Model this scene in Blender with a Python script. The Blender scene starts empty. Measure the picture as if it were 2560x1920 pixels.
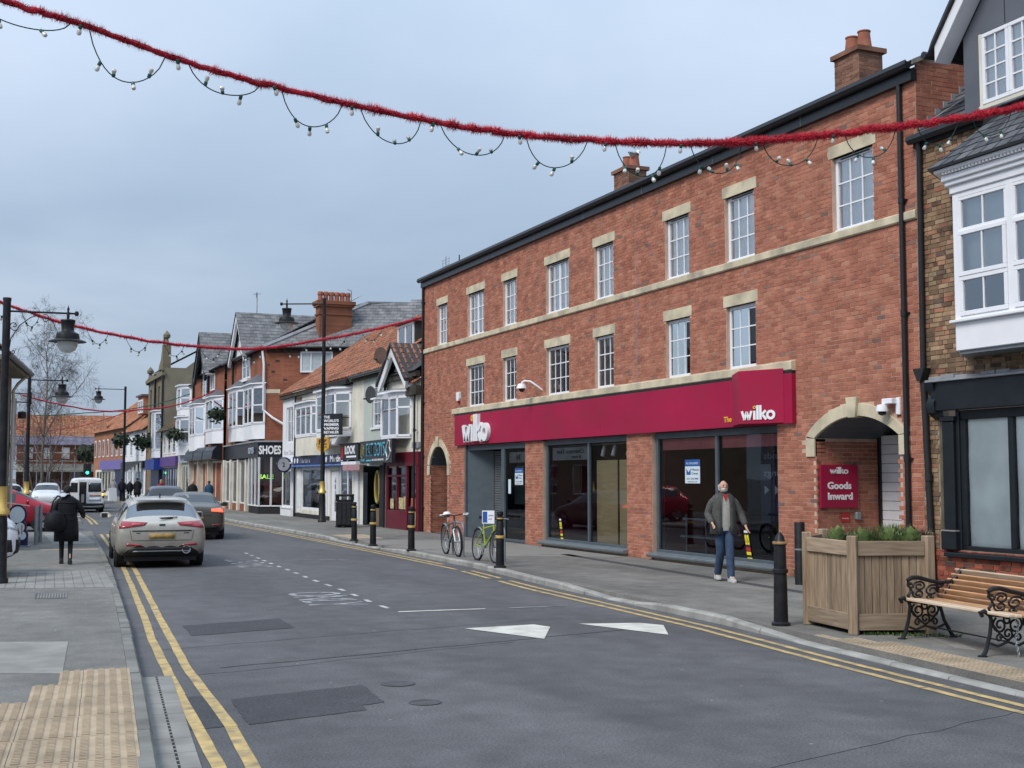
import bpy, bmesh, math, random
from mathutils import Vector, Matrix, noise as mnoise
R = math.radians
random.seed(7)
SC = bpy.context.scene
COL = SC.collection

# ------------------------------------------------------------------ camera
cam = bpy.data.cameras.new("camera")
cam.sensor_width = 36.0
cam.lens = 44.3
cam.clip_start = 0.05
cam.clip_end = 3000
camo = bpy.data.objects.new("camera", cam)
COL.objects.link(camo)
camo.location = (0, 0, 1.9)
camo.rotation_euler = (R(90 + 4.2485), 0, R(-22.968))
SC.camera = camo

# ------------------------------------------------------------------ world and sun (overcast)
SUN_EL, SUN_AZ = 46.0, 248.0      # azimuth measured clockwise from +Y
W = bpy.data.worlds.new("World")
SC.world = W
W.use_nodes = True
nt = W.node_tree
nt.nodes.clear()
N = nt.nodes.new
L = nt.links.new
out = N("ShaderNodeOutputWorld")
mixs = N("ShaderNodeMixShader")
bg1 = N("ShaderNodeBackground"); bg2 = N("ShaderNodeBackground")
sky = N("ShaderNodeTexSky"); sky.sky_type = 'NISHITA'; sky.sun_disc = False
sky.sun_elevation = R(SUN_EL); sky.sun_rotation = R(SUN_AZ)
sky.air_density = 1.2; sky.dust_density = 1.5
bg1.inputs[1].default_value = 0.05
L(sky.outputs[0], bg1.inputs[0])
tc = N("ShaderNodeTexCoord")
sep = N("ShaderNodeSeparateXYZ"); L(tc.outputs['Generated'], sep.inputs[0])
mx = N("ShaderNodeMath"); mx.operation = 'MAXIMUM'; mx.inputs[1].default_value = 0.0
L(sep.outputs[2], mx.inputs[0])
ad = N("ShaderNodeMath"); ad.operation = 'ADD'; ad.inputs[1].default_value = 0.12
L(mx.outputs[0], ad.inputs[0])
dv = N("ShaderNodeVectorMath"); dv.operation = 'DIVIDE'
L(tc.outputs['Generated'], dv.inputs[0])
cmb = N("ShaderNodeCombineXYZ")
for i in range(3): L(ad.outputs[0], cmb.inputs[i])
L(cmb.outputs[0], dv.inputs[1])
fl = N("ShaderNodeVectorMath"); fl.operation = 'MULTIPLY'; fl.inputs[1].default_value = (1, 1, 0)
L(dv.outputs[0], fl.inputs[0])
n1 = N("ShaderNodeTexNoise"); n1.inputs['Scale'].default_value = 0.42; n1.inputs['Detail'].default_value = 7; n1.inputs['Roughness'].default_value = 0.5
n1.inputs['Distortion'].default_value = 0.35
off = N('ShaderNodeVectorMath'); off.operation = 'ADD'; off.inputs[1].default_value = (6.3, 12.7, 0.0)
L(fl.outputs[0], off.inputs[0]); L(off.outputs[0], n1.inputs['Vector'])
cr = N("ShaderNodeValToRGB")
cr.color_ramp.elements[0].position = 0.36; cr.color_ramp.elements[0].color = (0.215, 0.283, 0.378, 1)
cr.color_ramp.elements[1].position = 0.66; cr.color_ramp.elements[1].color = (0.345, 0.410, 0.505, 1)
e = cr.color_ramp.elements.new(0.5); e.color = (0.268, 0.338, 0.432, 1)
L(n1.outputs[0], cr.inputs[0])
# an overcast sky brightens steadily from the horizon to the zenith
gr = N("ShaderNodeMath"); gr.operation = 'MULTIPLY_ADD'; gr.inputs[1].default_value = 1.35; gr.inputs[2].default_value = 0.80
L(mx.outputs[0], gr.inputs[0])
mu = N("ShaderNodeVectorMath"); mu.operation = 'SCALE'
L(cr.outputs[0], mu.inputs[0]); L(gr.outputs[0], mu.inputs['Scale'])
L(mu.outputs[0], bg2.inputs[0]); bg2.inputs[1].default_value = 1.0
mixs.inputs[0].default_value = 0.9
L(bg1.outputs[0], mixs.inputs[1]); L(bg2.outputs[0], mixs.inputs[2]); L(mixs.outputs[0], out.inputs[0])

sl = bpy.data.lights.new("sun", 'SUN')
sl.energy = 1.5; sl.angle = R(24); sl.color = (1.0, 0.95, 0.87)
so = bpy.data.objects.new("sun", sl); COL.objects.link(so)
_d = Vector((math.sin(R(SUN_AZ)) * math.cos(R(SUN_EL)), math.cos(R(SUN_AZ)) * math.cos(R(SUN_EL)), math.sin(R(SUN_EL))))
so.rotation_euler = _d.to_track_quat('Z', 'Y').to_euler()
so.location = (0, 0, 40)
vs = SC.view_settings
vs.view_transform = 'Standard'; vs.look = 'None'; vs.exposure = 0.75; vs.gamma = 1.0; vs.use_curve_mapping = False
SC.render.engine = 'CYCLES'

# ------------------------------------------------------------------ helpers
class MB:
    """collects geometry; build() links it as one mesh object"""
    def __init__(s): s.v = []; s.f = []; s.m = []
    def add(s, vs, fs, mi=0):
        o = len(s.v); s.v += [tuple(p) for p in vs]
        s.f += [tuple(i + o for i in f) for f in fs]; s.m += [mi] * len(fs); return s
    def box(s, x0, x1, y0, y1, z0, z1, mi=0):
        return s.add([(x0,y0,z0),(x1,y0,z0),(x1,y1,z0),(x0,y1,z0),(x0,y0,z1),(x1,y0,z1),(x1,y1,z1),(x0,y1,z1)],
              [(0,3,2,1),(4,5,6,7),(0,1,5,4),(1,2,6,5),(2,3,7,6),(3,0,4,7)], mi)
    def quad(s, a, b, c, d, mi=0): return s.add([a,b,c,d], [(0,1,2,3)], mi)
    def poly(s, pts, mi=0): return s.add(pts, [tuple(range(len(pts)))], mi)
    def prism(s, pts, ax, a, b, mi=0):
        """extrude a 2D polygon along an axis: 'x' pts=(y,z); 'y' pts=(x,z); 'z' pts=(x,y)"""
        f = {'x': lambda p,t: (t,p[0],p[1]), 'y': lambda p,t: (p[0],t,p[1]), 'z': lambda p,t: (p[0],p[1],t)}[ax]
        n = len(pts)
        vs = [f(p,a) for p in pts] + [f(p,b) for p in pts]
        fs = [tuple(range(n))[::-1], tuple(range(n,2*n))] + [(i,(i+1)%n,n+(i+1)%n,n+i) for i in range(n)]
        return s.add(vs, fs, mi)
    def bar(s, p, q, w, h, mi=0, up=(0,0,1)):
        p = Vector(p); q = Vector(q); d = (q-p).normalized(); u = Vector(up)
        if abs(d.dot(u)) > .99: u = Vector((0,1,0))
        r = d.cross(u).normalized()*(w/2); u = r.cross(d).normalized()*(h/2)
        c = [p-r-u,p+r-u,p+r+u,p-r+u,q-r-u,q+r-u,q+r+u,q-r+u]
        return s.add(c, [(0,1,2,3),(7,6,5,4),(0,4,5,1),(1,5,6,2),(2,6,7,3),(3,7,4,0)], mi)
    def loft(s, rings, closed=True, caps=True, mi=0):
        n = len(rings[0]); vs = [p for r in rings for p in r]; fs = []
        k = n if closed else n-1
        for i in range(len(rings)-1):
            for j in range(k):
                fs.append((i*n+j, i*n+(j+1)%n, (i+1)*n+(j+1)%n, (i+1)*n+j))
        if caps and closed:
            fs.append(tuple(range(n))[::-1]); fs.append(tuple(range((len(rings)-1)*n, len(rings)*n)))
        return s.add(vs, fs, mi)
    def tube(s, pts, r, n=8, mi=0, caps=True, flat=1.0, loop=False):
        pts = [Vector(p) for p in pts]; m = len(pts)
        rr = r if isinstance(r, (list,tuple)) else [r]*m
        rings = []; pu = None
        for i, p in enumerate(pts):
            if loop: t = pts[(i+1)%m]-pts[i-1]
            else: t = pts[min(i+1,m-1)]-pts[max(i-1,0)]
            t = t.normalized() if t.length > 1e-9 else Vector((0,0,1))
            u = pu if pu else (Vector((0,0,1)) if abs(t.z) < .9 else Vector((1,0,0)))
            b = t.cross(u)
            if b.length < 1e-6: b = t.cross(Vector((1,0.3,0)))
            b.normalize(); u = b.cross(t).normalized(); pu = u
            rings.append([p + (b*math.cos(2*math.pi*k/n) + u*math.sin(2*math.pi*k/n)*flat)*rr[i] for k in range(n)])
        if loop: rings.append(rings[0])
        return s.loft(rings, True, caps and not loop, mi)
    def lathe(s, prof, c=(0,0,0), n=16, mi=0, ax='z'):
        rings = []
        for r, z in prof:
            ring = []
            for k in range(n):
                a = 2*math.pi*k/n; x = r*math.cos(a); y = r*math.sin(a)
                ring.append((c[0]+x,c[1]+y,c[2]+z) if ax == 'z' else ((c[0]+z,c[1]+x,c[2]+y) if ax == 'x' else (c[0]+x,c[1]+z,c[2]+y)))
            rings.append(ring)
        return s.loft(rings, True, True, mi)
    def build(s, name, mat, parent=None, smooth=False, bevel=0, recalc=True, seg=1, loc=None, rot=None):
        me = bpy.data.meshes.new(name)
        me.from_pydata(s.v, [], s.f)
        mats = mat if isinstance(mat, (list,tuple)) else [mat]
        for m in mats: me.materials.append(m)
        if len(mats) > 1: me.polygons.foreach_set('material_index', s.m)
        if recalc and len(s.f) < 30000:
            b = bmesh.new(); b.from_mesh(me); bmesh.ops.recalc_face_normals(b, faces=b.faces); b.to_mesh(me); b.free()
        if smooth:
            me.polygons.foreach_set('use_smooth', [True]*len(me.polygons))
            me.set_sharp_from_angle(angle=R(40))
        me.update()
        o = link(name, me, parent)
        if loc: o.location = loc
        if rot: o.rotation_euler = rot
        if bevel:
            md = o.modifiers.new('bevel', 'BEVEL'); md.width = bevel; md.segments = seg; md.limit_method = 'ANGLE'; md.angle_limit = R(35)
        return o

def link(name, me, parent=None):
    o = bpy.data.objects.new(name, me); COL.objects.link(o)
    if parent: o.parent = parent
    return o
def tag(o, label, cat, group=None):
    o['label'] = label; o['category'] = cat
    if group: o['group'] = group
    return o
def thing(name, label, cat, loc=(0,0,0), rz=0, group=None):
    o = bpy.data.objects.new(name, None); COL.objects.link(o)
    o.empty_display_size = 0.2
    o.location = loc; o.rotation_euler = (0,0,rz)
    return tag(o, label, cat, group)
def copy_tree(o, parent=None):
    c = o.copy(); COL.objects.link(c); c.parent = parent
    for ch in list(o.children): copy_tree(ch, c)
    return c
def structure(o): o['kind'] = 'structure'; return o
def stuff(o): o['kind'] = 'stuff'; return o

# ------------------------------------------------------------------ materials
def nodes(name):
    m = bpy.data.materials.new(name); m.use_nodes = True
    t = m.node_tree; return m, t, t.nodes['Principled BSDF'], t.nodes.new, t.links.new
def pm(name, col, rough=.6, var=.15, scale=5., bump=0., bscale=60., metal=0., spec=.4, coat=0., dirt=None, dirtamt=.0, dscale=1.5, stretch=None, emit=None, estr=0):
    """principled paint/stone/metal with mottled colour, a little relief and optional dirt in patches"""
    m, t, p, N, L = nodes(name)
    tc = N('ShaderNodeTexCoord'); src = tc.outputs['Object']
    if stretch:
        mp = N('ShaderNodeMapping'); mp.inputs['Scale'].default_value = stretch; L(src, mp.inputs[0]); src = mp.outputs[0]
    n = N('ShaderNodeTexNoise'); n.inputs['Scale'].default_value = scale; n.inputs['Detail'].default_value = 6; L(src, n.inputs['Vector'])
    mr = N('ShaderNodeMapRange'); mr.inputs[1].default_value = .3; mr.inputs[2].default_value = .7
    mr.inputs[3].default_value = 1-var; mr.inputs[4].default_value = 1+var; L(n.outputs[0], mr.inputs[0])
    sc = N('ShaderNodeVectorMath'); sc.operation = 'SCALE'; sc.inputs[0].default_value = col[:3]; L(mr.outputs[0], sc.inputs['Scale'])
    cout = sc.outputs[0]
    if dirt:
        n2 = N('ShaderNodeTexNoise'); n2.inputs['Scale'].default_value = dscale; n2.inputs['Detail'].default_value = 8; L(src, n2.inputs['Vector'])
        r2 = N('ShaderNodeMapRange'); r2.inputs[1].default_value = .45; r2.inputs[2].default_value = .75; r2.inputs[3].default_value = 0; r2.inputs[4].default_value = dirtamt
        L(n2.outputs[0], r2.inputs[0])
        mx = N('ShaderNodeMix'); mx.data_type = 'RGBA'; L(r2.outputs[0], mx.inputs[0]); L(cout, mx.inputs[6]); mx.inputs[7].default_value = (*dirt, 1); cout = mx.outputs[2]
    L(cout, p.inputs['Base Color'])
    p.inputs['Roughness'].default_value = rough; p.inputs['Metallic'].default_value = metal
    p.inputs['Specular IOR Level'].default_value = spec; p.inputs['Coat Weight'].default_value = coat
    if bump:
        n3 = N('ShaderNodeTexNoise'); n3.inputs['Scale'].default_value = bscale; n3.inputs['Detail'].default_value = 4; L(src, n3.inputs['Vector'])
        b = N('ShaderNodeBump'); b.inputs['Strength'].default_value = bump; b.inputs['Distance'].default_value = .01
        L(n3.outputs[0], b.inputs['Height']); L(b.outputs[0], p.inputs['Normal'])
    if emit:
        p.inputs['Emission Color'].default_value = (*emit, 1); p.inputs['Emission Strength'].default_value = estr
    return m
def brickmat(name, cols, source='island', mott=.25, rough=.92):
    """brick pieces: each piece takes its own tone (random per island or per object)"""
    m, t, p, N, L = nodes(name)
    if source == 'island':
        g = N('ShaderNodeNewGeometry'); rnd = g.outputs['Random Per Island']
    else:
        g = N('ShaderNodeObjectInfo'); rnd = g.outputs['Random']
    cr = N('ShaderNodeValToRGB'); cr.color_ramp.interpolation = 'LINEAR'
    els = cr.color_ramp.elements
    els[0].position = cols[0][0]; els[0].color = (*cols[0][1], 1)
    els[1].position = cols[-1][0]; els[1].color = (*cols[-1][1], 1)
    for pos, c in cols[1:-1]:
        e = els.new(pos); e.color = (*c, 1)
    L(rnd, cr.inputs[0])
    tc = N('ShaderNodeTexCoord'); n = N('ShaderNodeTexNoise'); n.inputs['Detail'].default_value = 6
    if source == 'island': n.inputs['Scale'].default_value = 3.0; L(tc.outputs['Object'], n.inputs['Vector'])
    else:
        n.inputs['Scale'].default_value = 3.0; g2 = N('ShaderNodeNewGeometry'); L(g2.outputs['Position'], n.inputs['Vector'])
    mr = N('ShaderNodeMapRange'); mr.inputs[1].default_value = .3; mr.inputs[2].default_value = .7; mr.inputs[3].default_value = 1-mott; mr.inputs[4].default_value = 1+mott
    L(n.outputs[0], mr.inputs[0])
    sc = N('ShaderNodeVectorMath'); sc.operation = 'SCALE'; L(cr.outputs[0], sc.inputs[0]); L(mr.outputs[0], sc.inputs['Scale'])
    L(sc.outputs[0], p.inputs['Base Color']); p.inputs['Roughness'].default_value = rough; p.inputs['Specular IOR Level'].default_value = .25
    n3 = N('ShaderNodeTexNoise'); n3.inputs['Scale'].default_value = 45; n3.inputs['Detail'].default_value = 3
    g3 = N('ShaderNodeNewGeometry'); L(g3.outputs['Position'], n3.inputs['Vector'])
    b = N('ShaderNodeBump'); b.inputs['Strength'].default_value = .35; b.inputs['Distance'].default_value = .006
    L(n3.outputs[0], b.inputs['Height']); L(b.outputs[0], p.inputs['Normal'])
    return m
def farbrick(name, c1, c2, mortar, scale=1.0):
    """wall too far away to tell its bricks apart"""
    m, t, p, N, L = nodes(name)
    tc = N('ShaderNodeTexCoord'); mp = N('ShaderNodeMapping'); mp.inputs['Rotation'].default_value = (R(90),0,0)
    L(tc.outputs['Object'], mp.inputs[0])
    br = N('ShaderNodeTexBrick'); br.inputs['Scale'].default_value = 1.0
    br.inputs['Brick Width'].default_value = .225*scale; br.inputs['Row Height'].default_value = .075*scale; br.inputs['Mortar Size'].default_value = .006*scale
    br.inputs['Color1'].default_value = (*c1,1); br.inputs['Color2'].default_value = (*c2,1); br.inputs['Mortar'].default_value = (*mortar,1)
    L(mp.outputs[0], br.inputs['Vector'])
    n = N('ShaderNodeTexNoise'); n.inputs['Scale'].default_value = .8; n.inputs['Detail'].default_value = 7; L(tc.outputs['Object'], n.inputs['Vector'])
    mr = N('ShaderNodeMapRange'); mr.inputs[1].default_value = .3; mr.inputs[2].default_value = .7; mr.inputs[3].default_value = .75; mr.inputs[4].default_value = 1.25
    L(n.outputs[0], mr.inputs[0])
    sc = N('ShaderNodeVectorMath'); sc.operation = 'SCALE'; L(br.outputs[0], sc.inputs[0]); L(mr.outputs[0], sc.inputs['Scale'])
    L(sc.outputs[0], p.inputs['Base Color']); p.inputs['Roughness'].default_value = .95; p.inputs['Specular IOR Level'].default_value = .2
    return m
def glassmat(name, tint=(.75,.8,.8), refl=.06, rough=.015):
    """single sheet of window glass: see-through with a mirror that strengthens at grazing angles"""
    m = bpy.data.materials.new(name); m.use_nodes = True; t = m.node_tree; t.nodes.clear(); N = t.nodes.new; L = t.links.new
    o = N('ShaderNodeOutputMaterial'); mx = N('ShaderNodeMixShader'); tr = N('ShaderNodeBsdfTransparent'); gl = N('ShaderNodeBsdfGlossy')
    tr.inputs[0].default_value = (*tint,1); gl.inputs[0].default_value = (.95,.97,1,1); gl.inputs['Roughness'].default_value = rough
    fr = N('ShaderNodeFresnel'); fr.inputs[0].default_value = 1.5
    mr = N('ShaderNodeMapRange'); mr.inputs[1].default_value = .04; mr.inputs[2].default_value = 1.; mr.inputs[3].default_value = refl; mr.inputs[4].default_value = 1.
    nz = N('ShaderNodeTexNoise'); nz.inputs['Scale'].default_value = .9; b = N('ShaderNodeBump'); b.inputs['Strength'].default_value = .004; b.inputs['Distance'].default_value = .3
    tc = N('ShaderNodeTexCoord'); L(tc.outputs['Object'], nz.inputs['Vector']); L(nz.outputs[0], b.inputs['Height']); L(b.outputs[0], gl.inputs['Normal'])
    L(fr.outputs[0], mr.inputs[0]); L(mr.outputs[0], mx.inputs[0]); L(tr.outputs[0], mx.inputs[1]); L(gl.outputs[0], mx.inputs[2]); L(mx.outputs[0], o.inputs[0])
    return m
def wood(name, c1, c2, rough=.8, along='z', sc=1.0, source='object'):
    m, t, p, N, L = nodes(name)
    tc = N('ShaderNodeTexCoord'); mp = N('ShaderNodeMapping'); s = {'z': (14,14,1.1), 'x': (1.1,14,14), 'y': (14,1.1,14)}[along]
    mp.inputs['Scale'].default_value = tuple(k*sc for k in s); g = N('ShaderNodeNewGeometry'); oi = N('ShaderNodeObjectInfo')
    ad = N('ShaderNodeVectorMath'); ad.operation = 'ADD'; L(tc.outputs['Object'], ad.inputs[0])
    cb = N('ShaderNodeCombineXYZ'); ml = N('ShaderNodeMath'); ml.operation = 'MULTIPLY'; ml.inputs[1].default_value = 9; L(oi.outputs['Random'], ml.inputs[0])
    for i in range(3): L(ml.outputs[0], cb.inputs[i])
    L(cb.outputs[0], ad.inputs[1]); L(ad.outputs[0], mp.inputs[0])
    n = N('ShaderNodeTexNoise'); n.inputs['Scale'].default_value = 2.2; n.inputs['Detail'].default_value = 7; n.inputs['Distortion'].default_value = .6; L(mp.outputs[0], n.inputs['Vector'])
    cr = N('ShaderNodeValToRGB'); cr.color_ramp.elements[0].position = .32; cr.color_ramp.elements[0].color = (*c1,1); cr.color_ramp.elements[1].position = .68; cr.color_ramp.elements[1].color = (*c2,1)
    L(n.outputs[0], cr.inputs[0])
    mr = N('ShaderNodeMapRange'); mr.inputs[3].default_value = .72; mr.inputs[4].default_value = 1.22; L(oi.outputs['Random'], mr.inputs[0])
    sc2 = N('ShaderNodeVectorMath'); sc2.operation = 'SCALE'; L(cr.outputs[0], sc2.inputs[0]); L(mr.outputs[0], sc2.inputs['Scale'])
    L(sc2.outputs[0], p.inputs['Base Color']); p.inputs['Roughness'].default_value = rough
    b = N('ShaderNodeBump'); b.inputs['Strength'].default_value = .3; b.inputs['Distance'].default_value = .004; L(n.outputs[0], b.inputs['Height']); L(b.outputs[0], p.inputs['Normal'])
    return m

def text(s, h, depth, mat, parent, loc, rot=(R(90),0,0), name='lettering', bold=0.0, width=None, align='LEFT', shear=0, space=1.0, mirror=False):
    """lettering as a mesh; h = capital height, width = total width to fit"""
    c = bpy.data.curves.new(name, 'FONT'); c.body = s; c.size = h/0.70; c.extrude = depth/2; c.offset = bold
    c.align_x = align; c.shear = shear; c.space_character = space; c.resolution_u = 3
    o = bpy.data.objects.new(name, c); COL.objects.link(o)
    bpy.context.view_layer.update()
    dg = bpy.context.evaluated_depsgraph_get()
    me = bpy.data.meshes.new_from_object(o.evaluated_get(dg))
    bpy.data.objects.remove(o); bpy.data.curves.remove(c)
    xs = [v.co.x for v in me.vertices]
    if width and xs:
        k = width/(max(xs)-min(xs))
        for v in me.vertices: v.co.x *= k
    if mirror:
        c0 = (max(v.co.x for v in me.vertices)+min(v.co.x for v in me.vertices))
        for v in me.vertices: v.co.x = c0-v.co.x
    me.materials.clear(); me.materials.append(mat); me.name = name
    o = link(name, me, parent); o.location = loc; o.rotation_euler = rot
    return o

# pieces of a wall: front sheet with rectangular openings and their reveals (local frame: x along, y inward, z up)
def wall_sheet(mb, x0, x1, z0, z1, y, ops, depth=.12, mi=0):
    xs = sorted({x0, x1, *[v for o in ops for v in o[:2] if x0 < v < x1]})
    zs = sorted({z0, z1, *[v for o in ops for v in o[2:4] if z0 < v < z1]})
    for i in range(len(xs)-1):
        for k in range(len(zs)-1):
            cx = (xs[i]+xs[i+1])/2; cz = (zs[k]+zs[k+1])/2
            if any(o[0] < cx < o[1] and o[2] < cz < o[3] for o in ops): continue
            mb.quad((xs[i],y,zs[k]), (xs[i+1],y,zs[k]), (xs[i+1],y,zs[k+1]), (xs[i],y,zs[k+1]), mi)
    for a, b, c, d in [o[:4] for o in ops]:
        mb.quad((a,y,c),(a,y+depth,c),(a,y+depth,d),(a,y,d), mi); mb.quad((b,y,c),(b,y,d),(b,y+depth,d),(b,y+depth,c), mi)
        mb.quad((a,y,d),(b,y,d),(b,y+depth,d),(a,y+depth,d), mi); mb.quad((a,y,c),(a,y+depth,c),(b,y+depth,c),(b,y,c), mi)
def brick_rects(x0, x1, z0, z1, ops, L_=.225, H_=.075, bond='stretcher', rnd=None, arch=None):
    """rectangles (xa,xb,za,zb) of the bricks that show between openings"""
    out = []; n = int(math.ceil((z1-z0)/H_)); g = .0062
    for r in range(n):
        za = z0+r*H_; zb = min(za+H_, z1)
        if zb-za < .02: continue
        x = x0 - (L_/2 if r % 2 else 0)
        while x < x1:
            l = L_
            if bond == 'english' and (r//1) % 2: l = L_/2
            if bond == 'random': l = random.choice((L_, L_, L_/2, L_/2, L_*.8))
            a, b = max(x, x0), min(x+l, x1); x += l
            segs = [(a, b)]; zc = (za+zb)/2
            for o in ops:
                if o[2] < zc < o[3]:
                    ns = []
                    for (p, q) in segs:
                        if q <= o[0] or p >= o[1]: ns.append((p, q)); continue
                        if p < o[0]: ns.append((p, o[0]))
                        if q > o[1]: ns.append((o[1], q))
                    segs = ns
            for p, q in segs:
                if q-p > .035 and not (arch and arch((p+q)/2, zc)): out.append((p+g, q-g, za+g, zb-g))
    return out
def brick_mesh(mb, rects, y, proud=.006, jit=.003, skew=.0):
    for a, b, c, d in rects:
        f = y-proud-random.uniform(-jit, jit); s = [random.uniform(-skew, skew) for _ in range(8)]
        mb.add([(a+s[0],f,c+s[1]),(b+s[2],f,c+s[3]),(b+s[4],f,d+s[5]),(a+s[6],f,d+s[7]),(a,y,c),(b,y,c),(b,y,d),(a,y,d)],
               [(0,1,2,3),(0,4,5,1),(1,5,6,2),(2,6,7,3),(3,7,4,0)])
_unit = None
def brick_objects(rects, y, mat, parent, proud=.007, name='brick', jit=.003):
    """the bricks that show largest, each an object sharing one unit mesh"""
    global _unit
    key = 'unit_'+name+mat.name
    me = bpy.data.meshes.get(key)
    if me is None:
        mb = MB().box(-.5,.5,-1,0,-.5,.5); me = bpy.data.meshes.new(key); me.from_pydata(mb.v, [], mb.f); me.materials.append(mat)
    for a, b, c, d in rects:
        o = link(name, me, parent); o.location = ((a+b)/2, y, (c+d)/2); o.scale = (b-a, proud+random.uniform(-jit, jit), d-c)

# ---- common materials
M = {}
M['white'] = pm('white_paint', (.78,.78,.80), .45, .05, 3, dirt=(.45,.43,.40), dirtamt=.25, dscale=2.5)
M['upvc'] = pm('white_upvc', (.80,.80,.83), .35, .04, 3, spec=.5)
M['cream'] = pm('cream_render', (.70,.66,.56), .85, .08, 2, .15, 90, dirt=(.35,.32,.27), dirtamt=.45, dscale=1.2)
M['stone'] = pm('cream_stone', (.60,.52,.37), .88, .16, 2.5, .3, 60, dirt=(.17,.155,.125), dirtamt=.75, dscale=1.7)
M['black'] = pm('black_paint', (.012,.012,.014), .35, .2, 6, spec=.5)
M['blackmatt'] = pm('black_matt', (.016,.016,.018), .7, .2, 6)
M['castblack'] = pm('black_cast_iron', (.010,.010,.012), .45, .3, 9, .15, 50, dirt=(.05,.047,.043), dirtamt=.35, dscale=6, spec=.3)
M['gold'] = pm('gold_paint', (.75,.52,.16), .35, .1, 8, metal=.5)
M['grey'] = pm('grey_metal', (.22,.24,.26), .45, .1, 5, metal=.3)
M['steel'] = pm('steel', (.55,.56,.57), .3, .1, 5, metal=.9)
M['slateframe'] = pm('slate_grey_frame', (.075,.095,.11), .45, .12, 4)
M['glass'] = glassmat('window_glass')
M['glassdark'] = glassmat('dark_glass', (.90,.92,.93), .045)
M['glassup'] = glassmat('upper_glass', (.97,.98,.98), .36)
M['glassclear'] = glassmat('clear_glass', (.97,.98,.98), .08)
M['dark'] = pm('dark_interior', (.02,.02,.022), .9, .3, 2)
M['rubber'] = pm('rubber', (.012,.012,.012), .85, .2, 20, .2, 80)
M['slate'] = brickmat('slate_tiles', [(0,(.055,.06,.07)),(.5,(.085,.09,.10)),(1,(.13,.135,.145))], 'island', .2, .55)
M['pantile'] = brickmat('clay_pantiles', [(0,(.17,.075,.045)),(.45,(.28,.112,.066)),(.8,(.34,.15,.09)),(1,(.13,.08,.055))], 'island', .3, .9)
M['curtain'] = pm('net_curtain', (.90,.91,.90), .95, .05, 4)
M['lead'] = pm('lead_flashing', (.26,.27,.29), .6, .2, 3, .1, 20)
# ------------------------------------------------------------------ ground, road, pavements
def interp(pl, y):
    for (xa, ya), (xb, yb) in zip(pl, pl[1:]):
        if ya <= y <= yb: return xa+(xb-xa)*(y-ya)/(yb-ya)
    (xa, ya), (xb, yb) = (pl[0], pl[1]) if y < pl[0][1] else (pl[-2], pl[-1])
    return xa+(xb-xa)*(y-ya)/(yb-ya)
KL = [(-.6,-40),(.25,-8),(.72,4),(1.14,8.67),(1.48,12.44),(1.87,17.2),(2.57,26.8),(2.93,32.3),(3.65,45),(4.42,60),(4.9,75),(5.0,90),(4.6,110),(3.4,130),(1.0,155),(-3,185)]
KR = [(7.2,-40),(7.9,0),(8.39,8.46),(8.62,11),(8.95,14),(9.1,17),(9.25,20),(9.72,24.9),(9.85,30),(9.98,39),(10.05,52),(10.25,70),(10.2,90),(9.8,110),(8.8,130),(6.8,155),(3,185)]
def kl(y): return interp(KL, y)
def kr(y): return interp(KR, y)
PZ = .10

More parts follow.
